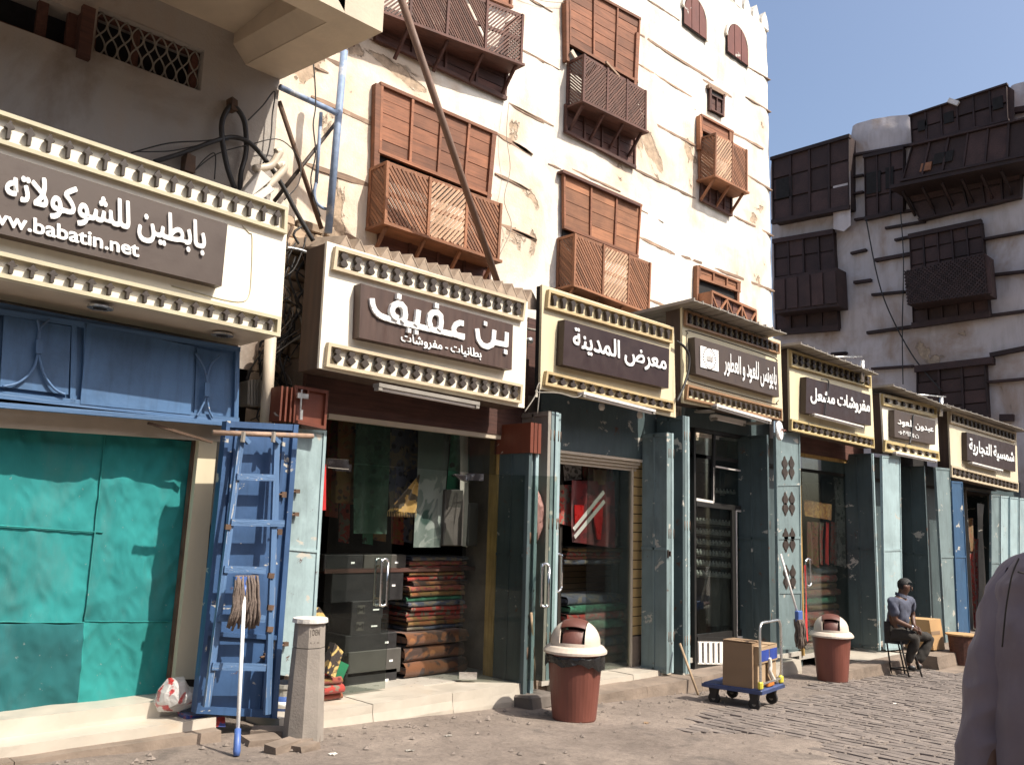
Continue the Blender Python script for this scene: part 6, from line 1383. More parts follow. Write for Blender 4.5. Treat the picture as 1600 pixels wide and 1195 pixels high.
P_ = dict(pelvis=hipc, waist=J(245,540,.0), chest=J(265,420,0), neckb=J(285,320,0), neck=J(300,285,0), head=J(318,235,0), crown=J(318,170,0),
 shR=J(205,345,-.17), elR=J(225,525,-.22), wrR=J(395,600,-.20), hdR=J(440,625,-.17),
 shL=J(365,330,.16), elL=J(392,480,.20), wrL=J(405,575,.06), hdL=J(440,610,-.04),
 hipR=J(235,645,-.10), knR=J(432,690,-.17), anR=J(345,935,-.10), toR=J(430,985,-.16),
 hipL=J(250,635,.12), knL=J(575,700,.14), anL=J(430,930,.02), toL=J(485,968,-.02))
E_ = [('pelvis','waist'),('waist','chest'),('chest','neckb'),('neckb','neck'),('neck','head'),('head','crown'),('chest','shR'),('shR','elR'),('elR','wrR'),('wrR','hdR'),('chest','shL'),('shL','elL'),('elL','wrL'),('wrL','hdL'),('pelvis','hipR'),('hipR','knR'),('knR','anR'),('anR','toR'),('pelvis','hipL'),('hipL','knL'),('knL','anL'),('anL','toL')]
Rr = dict(pelvis=.13,waist=.12,chest=.14,neckb=.075,neck=.055,head=(.085,.095),crown=(.075,.085),shR=.06,elR=.042,wrR=.028,hdR=(.018,.038),shL=.06,elL=.042,wrL=.028,hdL=(.018,.038),hipR=.085,knR=.055,anR=.036,toR=.032,hipL=.085,knL=.055,anL=.036,toL=.032)
ix = {n:i for i,n in enumerate(names)}
skin('body', [P_[n] for n in names], [(ix[a],ix[b]) for a,b in E_], [Rr[n] for n in names], SKIN, man)
tn = ['pelvis','waist','chest','neckb','shR','slR','shL','slL']; P_['slR'] = P_['shR'].lerp(P_['elR'],.85); P_['slL'] = P_['shL'].lerp(P_['elL'],.85)
skin('shirt', [P_[n] for n in tn], [(0,1),(1,2),(2,3),(2,4),(4,5),(2,6),(6,7)], [.155,.145,.165,.085,.085,.078,.08,.075], SHIRT, man, sub_=3, disp=.020, dsc=13)
tn = ['pelvis','hipR','knR','shR_','hipL','knL','shL_']; P_['shR_'] = P_['knR'].lerp(P_['anR'],.97); P_['shL_'] = P_['knL'].lerp(P_['anL'],.97)
skin('trousers', [P_[n] for n in tn], [(0,1),(1,2),(2,3),(0,4),(4,5),(5,6)], [.155,.11,.082,.065,.11,.082,.065], TROU, man, sub_=3, disp=.018, dsc=11)
for s_ in 'RL':
    skin('shoe', [P_['an'+s_]+Vector((-.02,0,-.05)), P_['an'+s_].lerp(P_['to'+s_],.6)+Vector((0,0,-.01)), P_['to'+s_]], [(0,1),(1,2)], [.05,.05,.035], SHOE, man, sub_=1)
    w0 = P_['wr'+s_]; h0 = P_['hd'+s_]; d = (h0-w0).normalized(); sidev = d.cross(Vector((0,0,1))).normalized(); mb = MB()
    for k,(o_,l_) in enumerate(((-.032,.055),(-.011,.068),(.011,.064),(.031,.050))):
        b0_ = h0 - d*.005 + sidev*o_; mb.tube([b0_, b0_+d*l_*.5+Vector((0,0,-.006)), b0_+d*l_*.8+Vector((0,0,-.028)), b0_+d*l_*.85+Vector((0,0,-.048))], [.0095,.009,.008,.006], 6)
    b0_ = w0+d*.03 - sidev*.03; mb.tube([b0_, b0_-sidev*.022+d*.03+Vector((0,0,-.01)), b0_-sidev*.02+d*.06+Vector((0,0,-.02))], [.012,.010,.007], 6)
    mb.build('fingers', SKIN, man, smooth=True)
MB().tube([P_['elR'].lerp(P_['wrR'],.90), P_['elR'].lerp(P_['wrR'],.97)], [.036,.036], 14).build('wristwatch', CHROME, man, smooth=True)
# head details: face looks to the right and down
fd = (right*.93 + Vector((0,0,-.28)) - fwd*.25).normalized(); sd_ = fd.cross(Vector((0,0,1))).normalized(); ud = sd_.cross(fd)
hc_ = P_['head'].lerp(P_['crown'],.40)
mb = MB()
for k in range(9):
    e = rad(-42+132*k/8)
    for i in range(20):
        a = 2*math.pi*i/20; d = fd*math.cos(a)*math.cos(e)+sd_*math.sin(a)*math.cos(e)+ud*math.sin(e); ca = math.cos(a); lim = rad(-42 if ca < -.25 else (-12 if ca < .30 else 36))
        low = max(e, lim); d = fd*math.cos(a)*math.cos(low)+sd_*math.sin(a)*math.cos(low)+ud*math.sin(low)
        mb.v.append(hc_ + ud*.012 + Vector(d)*.104 + noise.noise_vector(d*6)*.006)
for k in range(8):
    for i in range(20): j=(i+1)%20; mb.f.append((k*20+i,k*20+j,(k+1)*20+j,(k+1)*20+i))
mb.build('hair', HAIR, man, smooth=True)
nb = hc_+fd*.098-ud*.005; MB().hexa([nb+ud*.025+sd_*.008, nb+ud*.025-sd_*.008, nb-ud*.025-sd_*.02, nb-ud*.025+sd_*.02],[nb+ud*.025+fd*.006, nb+ud*.025+fd*.006, nb-ud*.02+fd*.028-sd_*.006, nb-ud*.02+fd*.028+sd_*.006]).build('nose', SKIN, man, smooth=True)
MB().tube([nb-ud*.036+sd_*.032-fd*.008, nb-ud*.034+fd*.006, nb-ud*.036-sd_*.032-fd*.008], .010, 6).build('moustache', HAIR, man, smooth=True)
for s_ in (-1,1):
    MB().lathe(hc_+sd_*.093*s_-ud*.01, [(.028,0),(.032,.008),(.024,.016)], 10, axis=sd_*s_).build('ear', SKIN, man, smooth=True)
    MB().tube([nb+ud*.036+sd_*.014*s_-fd*.004, nb+ud*.040+sd_*.045*s_-fd*.02], .005, 5).build('eyebrow', HAIR, man, smooth=True)
    MB().lathe(nb+ud*.020+sd_*.032*s_-fd*.022, [(.004,0),(.010,.004),(.010,.010),(.003,.014)], 8, axis=fd).build('eye', BLK, man, smooth=True)
# collar
cn = P_['neckb']+Vector((0,0,.015)); mb = MB()
for i in range(14):
    a = 2*math.pi*i/16+.35; b_ = 2*math.pi*(i+1)/16+.35; q = lambda t,R_,z: cn + (fd*math.cos(t)+sd_*math.sin(t)).normalized()*R_+Vector((0,0,z)); mb.hexa([q(a,.075,0),q(b_,.075,0),q(b_,.068,.045),q(a,.068,.045)],[q(a,.085,0),q(b_,.085,0),q(b_,.078,.045),q(a,.078,.045)])
mb.build('collar', SHIRT, man)
# carton beside the man and brown tub
zl = onY(cm(600,808), 5.75).z
fq = Q([cm(548,528),cm(655,515),cm(698,803),cm(592,808)], 5.62); r = thing('carton', 'orange-brown carton standing on the ledge right of the seated man', 'box', tuple((fq[2]+fq[3])/2))
LITC = plain('orange_cardboard', (.42,.26,.12), .8, .1, 4)
MB().hexa(fq, [v+Vector((-.10,.42,0)) for v in fq]).build('box_walls', LITC, r)
slab([p-Vector((0,.004,0)) for p in sub(fq,.0,.75,.38,.5)], .003).build('tape', CARD, r)
c = onG(cm(865,970)); c.z = G(c.x); hh = onD(cm(865,660), fwd.dot(c)).z-c.z
r = thing('brown_tub', 'brown wooden tub half hidden by the passer-by at the right', 'tub', tuple(c)); MB().lathe(c, [(.17,0),(.21,hh*.95)], 18).build('body', WOOD_D, r); MB().lathe(c, [(.22,hh*.95),(.24,hh*.96),(.24,hh),(.2,hh)], 18).build('rim', LITC, r)
for i,(px_,py_,lab,mt) in enumerate(((520,1178,'small crumpled white paper scrap on the dusty street before the marble threshold',PVCW),(700,1150,'flattened grey cigarette packet on the street left of the near bin',GREYC),(640,1172,'pale torn wrapper on the street between bollard and near bin',GREYC),(1010,1130,'small brown leaf-like scrap on the street right of the near bin',CARD),(1400,1100,'white paper scrap on the block paving below the stool',PVCW))):
    c = onG((px_,py_)); c.z = gz(c.x,c.y)+.006; m_ = MB().grid(lambda u,v: c+Vector(((u-.5)*.06,(v-.5)*.045, .012*noise.noise(Vector((u*3,v*3,i*2.3))))), 6, 6); single(m_, 'paper_scrap', mt, lab, 'litter')
# ================================================================== GOODS IN THE SHOPS
RED=(.07,.006,.006); GRN=(.006,.022,.013); GLD=(.16,.09,.022); BRN=(.04,.019,.009); ORG=(.18,.06,.013); CRM=(.15,.125,.09); NVY=(.009,.012,.022)
PT = [pattern('blanket_red',RED,(.30,.03,.02),CRM,14), pattern('blanket_green',GRN,(.02,.12,.06),(.05,.20,.12),9), pattern('blanket_gold',BRN,GLD,ORG,12), pattern('blanket_navy',NVY,(.06,.07,.10),CRM,11), pattern('blanket_maroon',(.10,.012,.015),(.22,.05,.03),GLD,16), pattern('blanket_fur',(.22,.085,.025),(.12,.042,.012),(.03,.012,.006),7)]
def folded(label, group, x0,x1,y0,y1,z0,z1, mat):
    mb = MB(); n_ = 10; h_ = z1-z0
    a, b_ = [], []
    def fn(u, v):   # rounded front fold, u along x, v from top-back over the front to bottom-back
        x = x0+(x1-x0)*u; nz = noise.noise(Vector((x*5, z0*7, v*3)))
        if v < .3: y = y1+(y0+h_*.4-y1)*(v/.3); z = z1
        elif v > .7: y = y0+h_*.4+(y1-y0-h_*.4)*((v-.7)/.3); z = z0
        else: t = (v-.3)/.4*math.pi; y = y0+h_*.4-math.sin(t)*h_*.5; z = (z0+z1)/2+math.cos(t)*h_/2
        return (x+.012*noise.noise(Vector((z*9,v*4,1)))*(1 if u in (0,1) else 0), y+.012*nz, z+.008*nz)
    mb.grid(fn, 10, 14)
    for xx_ in (x0+.004, x1-.004): mb.add([(xx_,y1,z0),(xx_,y0,z0+h_*.3),(xx_,y0,z1-h_*.3),(xx_,y1,z1)], [(0,1,2,3)])
    return single(mb, 'folded_blanket', mat, label, 'blanket', group, smooth=True)
ORD = 'lowest second third fourth fifth sixth seventh eighth ninth tenth eleventh twelfth thirteenth fourteenth fifteenth'.split()
def stack(where, xa, xb_, Y, z0, z1, n_, pal, group, dep=.5):
    z = z0; col = ['red','green','gold-brown','navy','maroon','orange fur']
    for i in range(n_):
        h_ = (z1-z0)/n_*random.uniform(.85,1.15); k = pal[i % len(pal)]; dx = random.uniform(-.03,.03)
        folded('%s folded cloth from the bottom, %s, in %s' % (ORD[i], col[k], where), group, xa+dx, xb_+dx+random.uniform(-.03,.03), Y+random.uniform(-.03,.03), Y+dep, z+.002, z+h_, PT[k]); z += h_
YI = 6.95
sx = lambda kf,x,Y=YI: onY(kf(x,900),Y).x
zf = f2+.001; 
stack('the tall stack behind the glass', sx(k8,437), sx(k8,618), 6.98, zf+.42, onY(k8(500,545),6.98).z, 15, [3,2,4,0,0,3,1,2,4,5,0,2,0,4,3], 'folded blankets stacked behind the glass')
stack('the wide pile under the stack', sx(k8,405), sx(k8,600), 6.86, zf, zf+.41, 3, [5,5,5], 'folded blankets stacked behind the glass', .6)
BOXB = plain('black_gift_box', (.018,.017,.018), .5, .2); BOXG = plain('grey_gift_box', (.065,.06,.053), .6, .1)
def gbox(label, kf, a, b_, Y, mat, d=.35, logo=False, zfix=None):
    p = onY(kf(*a),Y); q_ = onY(kf(*b_),Y); r = thing('gift_box', label, 'box', (p.x,Y,q_.z), 'gift boxes on the left side of the glass shop')
    MB().box((p.x,Y,q_.z),(q_.x,Y+d,p.z)).build('box_body', mat, r, bevel=.006)
    if logo:
        x0 = p.x+.06; zc_ = (p.z+q_.z)/2; MB().box((x0,Y-.003,zc_-.035),(x0+.085,Y-.0005,zc_+.045)).build('label_plate', BOXG, r)
        pts = [(x0+.012,zc_-.02),(x0+.012,zc_+.025),(x0+.042,zc_+.0),(x0+.072,zc_+.025),(x0+.072,zc_-.02)]
        for u,v in zip(pts,pts[1:]): stick('letter_stroke', BLKF, r, (u[0],Y-.006,u[1]), (v[0],Y-.006,v[1]), .014, .003)
        MB().box((q_.x-.12,Y-.003,zc_-.01),(q_.x-.05,Y-.0005,zc_+.004)).build('handle_label', WHITE, r)
    else: MB().box((q_.x-.14,Y-.003,(p.z+q_.z)/2-.008),(q_.x-.10,Y-.0005,(p.z+q_.z)/2+.01)).build('tag', WHITE, r)
    return r
gbox('long pale grey gift box low in the pile behind the closed glass door', k8,(250,842),(413,902),6.9,BOXG)
gbox('bottom black gift box behind the closed glass door', k8,(240,908),(400,958),6.9,BOXB)
gbox('upper black gift box with a framed letter on it behind the closed glass door', k8,(262,682),(358,732),6.92,BOXB,logo=True)
gbox('lower black gift box with a framed letter on it behind the closed glass door', k8,(258,734),(352,784),6.92,BOXB,logo=True)
gbox('flat black gift box under the two lettered ones', k8,(240,790),(400,838),6.92,BOXB)
gbox('wide dark gift box on top of the left pile, glossy', k8,(200,590),(420,676),6.98,BOXB)
gbox('topmost grey carton on the left pile behind the glass', k8,(300,535),(430,585),6.98,BOXG)
gbox('black suitcase-like box top left behind the glass', k8,(175,535),(295,586),6.98,BOXB)
def hang(label, kf, pts, Y, mat, name='hanging_blanket', cat='blanket', grp=None, nu=20, nv=30, amp=.03, fq=9):
    q = Q([kf(*p) for p in pts], Y)
    def fn(u, v): p = bil(q,u,v); return p+Vector((0, amp*noise.noise(Vector((p.x*fq, p.z*1.3, Y*7)))+amp*.6*math.sin(p.x*fq*2.2+noise.noise(Vector((p.x,p.z,1)))*2), 0))
    return single(MB().grid(fn,nu,nv), name, mat, label, cat, grp, smooth=True)
LEAFM = pattern('leaf_print', (.012,.04,.03), (.08,.11,.095), (.17,.20,.18), 3.5); GREENB = pattern('dark_green_print', (.008,.03,.018), (.015,.055,.03), (.03,.08,.05), 12)
ORD2 = 'first second third fourth fifth sixth seventh'.split()
g_ = 'blankets hanging behind the glass of the white-sign shop'
hang('dark green hanging blanket with a faint print in the middle of the glass shop', k8, [(270,120),(380,118),(372,470),(262,468)], 6.86, GREENB, grp=g_)
hang('brown and orange hanging cloth at the left of the glass shop', k8, [(220,118),(300,116),(282,380),(212,372)], 6.92, PT[2], grp=g_)
hang('dark hanging blanket behind the yellow fringed cloth', k8, [(372,118),(470,122),(462,400),(378,400)], 7.0, PT[3], grp=g_)
hang('pale green leaf-print blanket hanging from the top, largest in the glass shop', k8, [(468,122),(578,132),(545,512),(455,512)], 6.80, LEAFM, grp=g_)
hang('deep green blanket edge hanging right of the leaf-print blanket', k8, [(572,134),(605,138),(590,480),(545,500)], 6.9, PT[1], grp=g_)
hang('grey-green marbled blanket at the top centre of the glass shop', k8, [(300,112),(420,116),(400,290),(310,280)], 7.05, LEAFM, grp=g_)
for j,(x0_,x1_,y1_,pm2) in enumerate(((188,222,420,4),(226,262,500,0),(300,338,505,1),(340,372,495,2),(392,430,505,4),(430,458,500,3),(628,662,470,1))):
    hang('%s narrow patterned cloth from the left at the back of the glass shop' % ORD2[j], k8, [(x0_,112),(x1_,114),(x1_-8,y1_),(x0_-10,y1_-6)], 7.15, PT[pm2], grp=g_)
q = Q([k8(472,284),k8(472,284),k8(462,404),k8(374,398)], 6.74); mb = MB().grid(lambda u,v: bil(q,u,v)+Vector((0,.01*math.sin(u*12),0)), 16, 12)
for i in range(18): p = q[3].lerp(q[2], i/17); mb.tube([p, p-Vector((0,0,.05))], .004, 4)
single(mb, 'fringed_cloth', pattern('yellow_black_stripes',(.26,.16,.04),(.3,.19,.05),(.04,.03,.015),7), 'yellow and black fringed triangular cloth hanging in the middle of the glass shop', 'cloth', smooth=True)
hang('pale striped curtain panel at the right of the glass shop', k8, [(600,138),(628,142),(626,512),(596,505)], 6.8, PVCW, name='pale_curtain', cat='curtain')
for i,(x0_,x1_) in enumerate(((556,580),(582,606),(630,655))):
    p = onY(k8(x0_,330 if i<2 else 372),6.78); q_ = onY(k8(x1_,508),6.78); single(MB().box((p.x,6.78,q_.z),(q_.x,6.9,p.z)), 'fabric_roll', BOXG, ['first','second','third'][i]+' pale upright fabric roll from the left, right of the leaf-print blanket', 'roll', 'pale upright rolls', bevel=.01)
single(MB().prism(Q([k8(185,232),k8(252,236),k8(252,268),k8(185,262)], YG-.03), (0,.03,0)), 'patch_fitting', CHROME, 'steel patch fitting at the top left of the glass shop door', 'fitting', bevel=.004)
single(MB().prism(Q([k8(582,282),k8(634,286),k8(632,310),k8(606,300)], YG-.04), (0,.04,0)), 'patch_fitting', CHROME, 'steel patch fitting above the open glass door', 'fitting', bevel=.004)
single(MB().box((sx(k8,160),6.97,zf+1.0),(sx(k8,640),7.4,zf+1.04)), 'shelf', BRN and WOOD_D, 'brown shelf board behind the glass above the gift boxes', 'shelf')
# red tassel, rolled carpet and red mats at the left edge
single(MB().prism(Q([k8(170,250),k8(180,250),k8(180,395),k8(165,395)],6.42),(0,.03,0)), 'red_tassel', plain('bright_red_cloth',(.45,.02,.02),.9), 'bright red tassel hanging at the left edge of the glass shop', 'tassel', jit=.004)
YB_ = pattern('yellow_black_carpet',(.50,.33,.10),(.03,.02,.015),(.52,.36,.12),9)
q = Q([k8(138,702),k8(160,700),k8(182,735),k8(140,740)],6.40); single(MB().prism(q,(0,.1,0)), 'carpet_roll_end', YB_, 'yellow and black patterned carpet corner behind the bollard top', 'carpet')
q = Q([k8(208,812),k8(235,840),k8(208,920),k8(182,905)],6.36); single(MB().prism(q,(0,.08,0)), 'carpet_roll', YB_, 'leaning rolled carpet with a yellow and black zigzag border right of the bollard', 'carpet')
q = Q([k8(225,870),k8(250,880),k8(215,960),k8(195,935)],6.42); single(MB().prism(q,(0,.06,0)), 'green_cloth', plain('green_cloth',(.01,.14,.06),.95,.3), 'green cloth corner behind the leaning rolled carpet', 'cloth', jit=.006)
stack('the small red pile right of the bollard', onY(k8(175,900),6.40).x, onY(k8(228,900),6.40).x, 6.40, f2+.002, f2+.26, 4, [4,0,4,0], 'small red pile right of the bollard', .22)
# shop 3 goods
gar = hang('dark red garment with white diagonal stripes hanging in the third shop window', k10, [(190,270),(335,275),(335,490),(192,470)], 6.72, pattern('dark_red_fabric',(.10,.008,.01),(.16,.01,.012),(.08,.006,.008),5), name='red_garment', cat='garment')
for i,(a,b_) in enumerate((((200,430),(298,308)),((203,455),(300,338)))):
    p, q_ = onY(k10(*a),6.68), onY(k10(*b_),6.68); MB().bar(p,q_,.045,.008,up=(0,-1,0)).build('white_stripe', TUBE, gar)
MB().prism(Q([k10(258,345),k10(300,340),k10(288,462),k10(278,462)],6.70),(0,.02,0)).build('red_panel', plain('glossy_red_satin',(.45,.015,.015),.3,.2), gar)
MB().prism(Q([k10(203,350),k10(255,352),k10(252,372),k10(205,420)],6.715),(0,.01,0)).build('red_panel', MATS['glossy_red_satin'], gar)
hang('grey checked cloth at the top left of the third shop window', k10, [(160,148),(222,155),(225,268),(168,272)], 6.8, pattern('grey_check',(.05,.04,.04),(.30,.27,.26),(.08,.07,.07),12), name='checked_cloth', cat='cloth')
hang('maroon patterned cloth at the top centre of the third shop window', k10, [(225,170),(325,180),(325,290),(228,285)], 6.85, PT[4], name='hanging_cloth', cat='cloth')
hang('gold embroidered piece at the neck of the red garment', k10, [(265,235),(305,240),(300,285),(268,285)], 6.72, PT[2], name='gold_trim', cat='cloth')
hang('red and green flowered cloth left of the red garment', k10, [(148,285),(198,285),(196,420),(150,410)], 6.8, PT[0], name='flowered_cloth', cat='cloth')
stack('the shelf below the red garment', sx(k10,150), sx(k10,332), 6.85, onY(k10(200,545),6.85).z, onY(k10(200,488),6.85).z, 4, [3,4,0,2], 'folded cloths in the third shop', .4)
stack('the floor pile in the third shop', sx(k10,145), sx(k10,330), 6.8, f3+.005, onY(k10(200,655),6.8).z, 8, [2,4,3,4,1,0,1,3], 'folded cloths in the third shop', .5)
sw = thing('slatted_wall', 'dim horizontally slatted wall at the back of the third shop', 'wall', (sx(k10,160),7.3,f3))
z = onY(k10(200,660),7.3).z
for i in range(8): MB().box((sx(k10,120,7.3),7.3,z+i*.07+.004),(sx(k10,372,7.3),7.33,z+(i+1)*.07-.004)).build('slat_board', CARD, sw)
# shop 4 jars
jl = plain('jar_glass', (.62,.60,.55), .35, .3); cnt = 0
for row in range(6):
    for i in range(13):
        c = onY(k10(600+10.5*i, 398+34*row+ .9*i), 6.9); s_ = .045
        rr_ = single(MB().lathe(c, [(.028,-.05),(.03,-.02),(.026,.0),(.014,.015),(.016,.03)], 8), 'jar', jl, 'small glass jar on the %s shelf of the perfume shop' % ['top','second','third','fourth','fifth','lowest'][row], 'jar', 'perfume jars on the %s shelf' % ['top','second','third','fourth','fifth','lowest'][row], smooth=True)
    p = onY(k10(590,398+34*row+13),6.9); q_ = onY(k10(745,398+34*row+25),6.9); single(MB().prism([p,q_,q_-Vector((0,0,.012)),p-Vector((0,0,.012))],(0,.15,0)), 'glass_shelf', GREYC, '%s jar shelf in the perfume shop' % ['top','second','third','fourth','fifth','lowest'][row], 'shelf')
for i in range(7):
    c = onY(k10(665+11*i, 300+i), 6.9); single(MB().lathe(c, [(.026,-.05),(.028,-.02),(.012,.0),(.014,.02)], 8), 'jar', jl, 'small glass jar seen in the small upper pane of the perfume shop', 'jar', 'perfume jars in the upper pane', smooth=True)
hang('pale draped chair cover low behind the perfume shop glass', k10, [(645,590),(700,580),(712,740),(632,745)], 6.95, GREYC, name='chair_cover', cat='cover')
q = Q([k10(596,140),k10(640,148),k10(640,215),k10(596,208)],6.9); single(MB().prism(q,(0,.02,0)), 'poster', PVCW, 'plain pale poster in the upper left pane of the perfume shop', 'poster')
q = Q([k10(664,140),k10(700,146),k10(698,210),k10(662,200)],6.9); single(MB().prism(q,(0,.02,0)), 'poster', GREYC, 'grey plain poster in the upper right pane of the perfume shop', 'poster')
# shop 5 goods
hang('orange patterned shawl spread at the top of the carpet shop', k12, [(180,232),(278,250),(278,308),(182,292)], 6.66, pattern('orange_shawl',(.55,.22,.04),(.35,.12,.03),(.6,.3,.08),14), name='orange_shawl', cat='shawl', amp=.015)
for j in range(5): hang('%s red scarf hanging in the carpet shop' % ['first','second','third','fourth','fifth'][j], k12, [(186+22*j,312),(204+22*j,316),(204+22*j,470+12*(j%2)),(187+22*j,462)], 6.7, [PT[4],PT[4],PT[0],MATS['bright_red_cloth'],PT[0]][j], name='red_scarf', cat='scarf', nu=6, nv=14)
stack('the carpet pile in the carpet shop', sx(k12,185,6.75), sx(k12,310,6.75), 6.75, f5+.005, onY(k12(240,470),6.75).z, 11, [4,2,3,4,0,2,1,4,2,0,3], 'patterned carpets piled in the carpet shop', .5)
hang('grey and black lace curtain at the right of the carpet shop', k12, [(282,150),(330,160),(335,480),(288,470)], 6.7, pattern('lace_grey',(.04,.04,.04),(.25,.24,.23),(.1,.1,.1),10), name='lace_curtain', cat='curtain')
hang('crimson strip hanging beside the mop at the left edge of the carpet shop', k12, [(176,470),(186,470),(190,745),(180,750)], 6.3, MATS['bright_red_cloth'], name='crimson_strip', cat='cloth', nu=4)
hang('red cloth hanging in the farthest shop doorway', k12, [(778,370),(808,375),(812,700),(782,700)], 6.6, PT[0], name='red_cloth', cat='cloth'); hang('yellow checked cloth at the top of the farthest shop doorway', k12, [(768,300),(790,300),(796,420),(770,420)], 6.58, PT[2], name='checked_cloth', cat='cloth')
hang('pale curtain strip in the farthest shop doorway', k12, [(805,245),(830,250),(836,640),(812,640)], 6.62, PVCW, name='pale_curtain', cat='curtain')
for i in range(5): c = onY(k12(538,300+62*i),6.65); single(MB().lathe(c,[(.02,-.05),(.06,-.03),(.06,.03),(.02,.05)],12), 'hanging_plate', TUBE, '%s pale plate from the top behind the narrow glass door' % ['first','second','third','fourth','fifth'][i], 'plate', 'pale plates in the narrow shop', smooth=True)
# ================================================================== PASSER-BY (near right)
D_ = 2.25
pp = onD((1668,900), D_); fx = Vector((pp.x, pp.y, G(pp.x)))
walker = thing('person', 'passer-by seen from behind at the right edge in a mauve-grey long sleeved shirt', 'person', tuple(fx))
MAUVE = None
def mat_shirt():
    m, n, b, L = nodes('mauve_cotton'); v = coord(n, rnd=False); f = ntex(n, v, 2.5, 6); col = ramp(n, f, [(.3,(.130,.102,.114)),(.7,(.19,.155,.17))]); L.new(col, b.inputs['Base Color']); b.inputs['Roughness'].default_value = .85
    b.inputs['Sheen Weight'].default_value = .15
    b1 = bump(n, b, ntex(n, coord(n,(1,1,.6),rnd=False), 4, 3, .5, 1.0), .6, .05); w_ = ntex(n, v, 420, 2); bump(n, b, w_, .25, .002, b1); return m
MAUVE = mat_shirt()
def JJ(x, y, dd=0): return onD((x,y), D_+dd)
px_m = D_/F
sh = MB(); lat = right.xy.to_3d().normalized(); dep = Vector((-lat.y, lat.x, 0)); NR = 96
def crease(c, k): return 1.8*k*((1-2.4*abs(noise.noise(Vector((c.x*7+c.z*4, c.y*7, c.z*5.5-c.x*3)))))*.7+.6*noise.noise(c*9))
rows = []
prof = [(1345,.205,.13),(1200,.208,.135),(1050,.203,.135),(960,.196,.13),(915,.186,.12),(888,.165,.105),(868,.125,.088),(854,.085,.07),(846,.066,.062)]
for j in range(61):
    t = j/60*(len(prof)-1); i = min(int(t), len(prof)-2); f_ = t-i; y_, w_, d_ = [prof[i][k]*(1-f_)+prof[i+1][k]*f_ for k in range(3)]
    c0 = JJ(1684, y_, .02)
    for k in range(NR):
        a = 2*math.pi*k/NR; e = .85; ca, sa = math.cos(a), math.sin(a)
        v_ = c0 + lat*(math.copysign(abs(ca)**e, ca)*w_) + dep*(math.copysign(abs(sa)**e, sa)*d_); nrm = (lat*ca/w_+dep*sa/d_).normalized()
        sh.v.append(v_ + nrm*crease(v_, .010)*(1 if w_ > .1 else .3))
for j in range(60):
    for k in range(NR): l = (k+1)%NR; sh.f.append((j*NR+k, j*NR+l, (j+1)*NR+l, (j+1)*NR+k))
sh.build('shirt', MAUVE, walker, smooth=True)
for pts_ in ([JJ(1632,905,.08), JJ(1600,903,.08), JJ(1573,960,.08), JJ(1549,1050,.08), JJ(1527,1215,.07), JJ(1530,1330,.0)], [JJ(1748,902,.0), JJ(1780,903,.0), JJ(1806,960,.02), JJ(1826,1050,.03), JJ(1832,1215,.0), JJ(1820,1330,-.1)]):
    skin('sleeve', pts_, [(0,1),(1,2),(2,3),(3,4),(4,5)], [.075,.082,.074,.064,.059,.048], MAUVE, walker, sub_=4, disp=.009, dsc=12, ridged=True)
hipz = JJ(1685,1330); ank = G(fx.x)+.08
def dn(x, z, dd=0): p = JJ(x,1330,dd); return Vector((p.x,p.y,z))
zh = hipz.z
zk = (zh+G(fx.x))/2
skin('trousers', [dn(1685,zh+.10), dn(1640,zh-.04), dn(1638,zk,.02), dn(1636,ank,.0), dn(1732,zh-.04), dn(1738,zk,.1), dn(1745,ank,.16)], [(0,1),(1,2),(2,3),(0,4),(4,5),(5,6)], [.17,.135,.10,.08,.135,.10,.08], TROU, walker, disp=.01)
hb_ = [dn(1685,zh+.0), JJ(1688,1000), JJ(1690,880), JJ(1690,835), JJ(1690,790,-.0), JJ(1690,730), JJ(1690,690), JJ(1606,905,.08), JJ(1553,1055,.08), JJ(1535,1330,.0), JJ(1533,1395,-.02), JJ(1775,905), JJ(1822,1055), JJ(1815,1340,-.1), JJ(1813,1400,-.12), dn(1640,zh-.06), dn(1638,zk,.02), dn(1636,ank), dn(1650,G(fx.x)+.04,.18), dn(1732,zh-.06), dn(1738,zk,.1), dn(1745,ank,.16), dn(1756,G(fx.x)+.04,.34)]
skin('body', hb_, [(0,1),(1,2),(2,3),(3,4),(4,5),(5,6),(2,7),(7,8),(8,9),(9,10),(2,11),(11,12),(12,13),(13,14),(0,15),(15,16),(16,17),(17,18),(0,19),(19,20),(20,21),(21,22)],
  [.11,.11,.09,.055,.07,.095,.075,.05,.04,.027,.025,.05,.04,.027,.025,.07,.05,.035,.035,.07,.05,.035,.035], SKIN, walker)
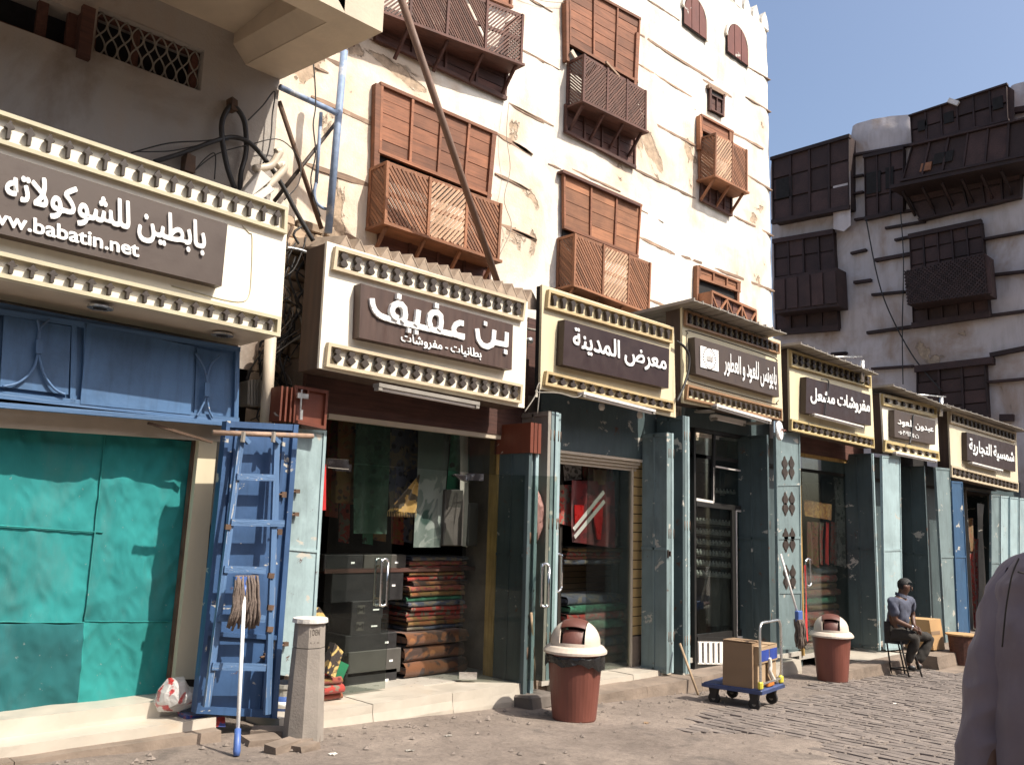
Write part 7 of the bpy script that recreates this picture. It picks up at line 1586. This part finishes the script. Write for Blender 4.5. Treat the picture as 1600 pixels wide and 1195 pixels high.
for hx, el in ((JJ(1533,1395,-.02), JJ(1535,1330,.0)), (JJ(1813,1400,-.12), JJ(1815,1340,-.1))):
    d = (hx-el).normalized(); s_ = d.cross(fwd).normalized(); mb = MB()
    for o_, l_ in ((-.03,.06),(-.01,.075),(.01,.07),(.03,.055)):
        b0_ = hx + fwd*o_*.9; mb.tube([b0_-d*.01, b0_+d*l_*.5, b0_+d*l_+s_*.012], [.010,.009,.007], 7)
    mb.tube([hx-d*.02-fwd*.03, hx+d*.02-fwd*.05, hx+d*.05-fwd*.05], [.012,.011,.008], 7); mb.build('fingers', SKIN, walker, smooth=True)
mb = MB(); hc_ = JJ(1690,735); 
mb.grid(lambda u,v: hc_ + Vector((math.cos(u*2*math.pi)*math.cos(rad(-15+105*v))*.10, math.sin(u*2*math.pi)*math.cos(rad(-15+105*v))*.10, math.sin(rad(-15+105*v))*.125)), 24, 12)
mb.build('hair', HAIR, walker, smooth=True)
for x_ in (-1,1): MB().lathe(hc_+right*.098*x_-Vector((0,0,.02)), [(.025,0),(.03,.01),(.02,.018)], 10, axis=right*x_).build('ear', SKIN, walker, smooth=True)
MB().lathe(JJ(1690,862), [(.075,0),(.078,.02),(.068,.05)], 20).build('collar', MAUVE, walker)
cable('yoke_seam', [JJ(1590,893,-.10), JJ(1640,905,-.125), JJ(1690,908,-.13), JJ(1740,905,-.11)], .0022, TROU, parent=walker)
cable('armhole_seam', [JJ(1592,872,-.03), JJ(1581,900,-.05), JJ(1572,950,-.04), JJ(1566,1010,-.02)], .0022, TROU, parent=walker)
for s_ in (1636,1745): p = dn(s_,G(fx.x),.0 if s_<1700 else .16); MB().obox(p+Vector((0,0,.035))+fwd.xy.to_3d()*.08, right.normalized()*.045, fwd.xy.to_3d().normalized()*.13, Vector((0,0,.035))).build('shoe', SHOE, walker, bevel=.015)
OPP = plaster('opposite_plaster', (.20,.16,.13), patch=(.12,.08,.06), pamt=.45, grime=(.1,.08,.06))

# ================================================================== OPPOSITE SIDE OF THE STREET (unseen, added for dark glass reflections and less fill)
op = thing('added_opposite_house', 'shaded plaster house added across the street, unseen but reflected in the shop glass', 'house', (8, -9, G(8)))
MB().box((-14, -16, -3.2), (34, -9, 7.0)).build('wall', OPP, op)
for i in range(11):
    x = -12+4.1*i
    MB().box((x, -9.0, 2.2), (x+1.8, -8.55, 4.9)).build('wooden_bay', FARW2, op); MB().box((x+.1, -9.0, G(x)), (x+2.4, -8.9, .9)).build('door', FARW, op)
    MB().box((x-.5, -9.0, 1.0), (x+3.2, -7.9, 1.12)).build('canopy', FARW, op)
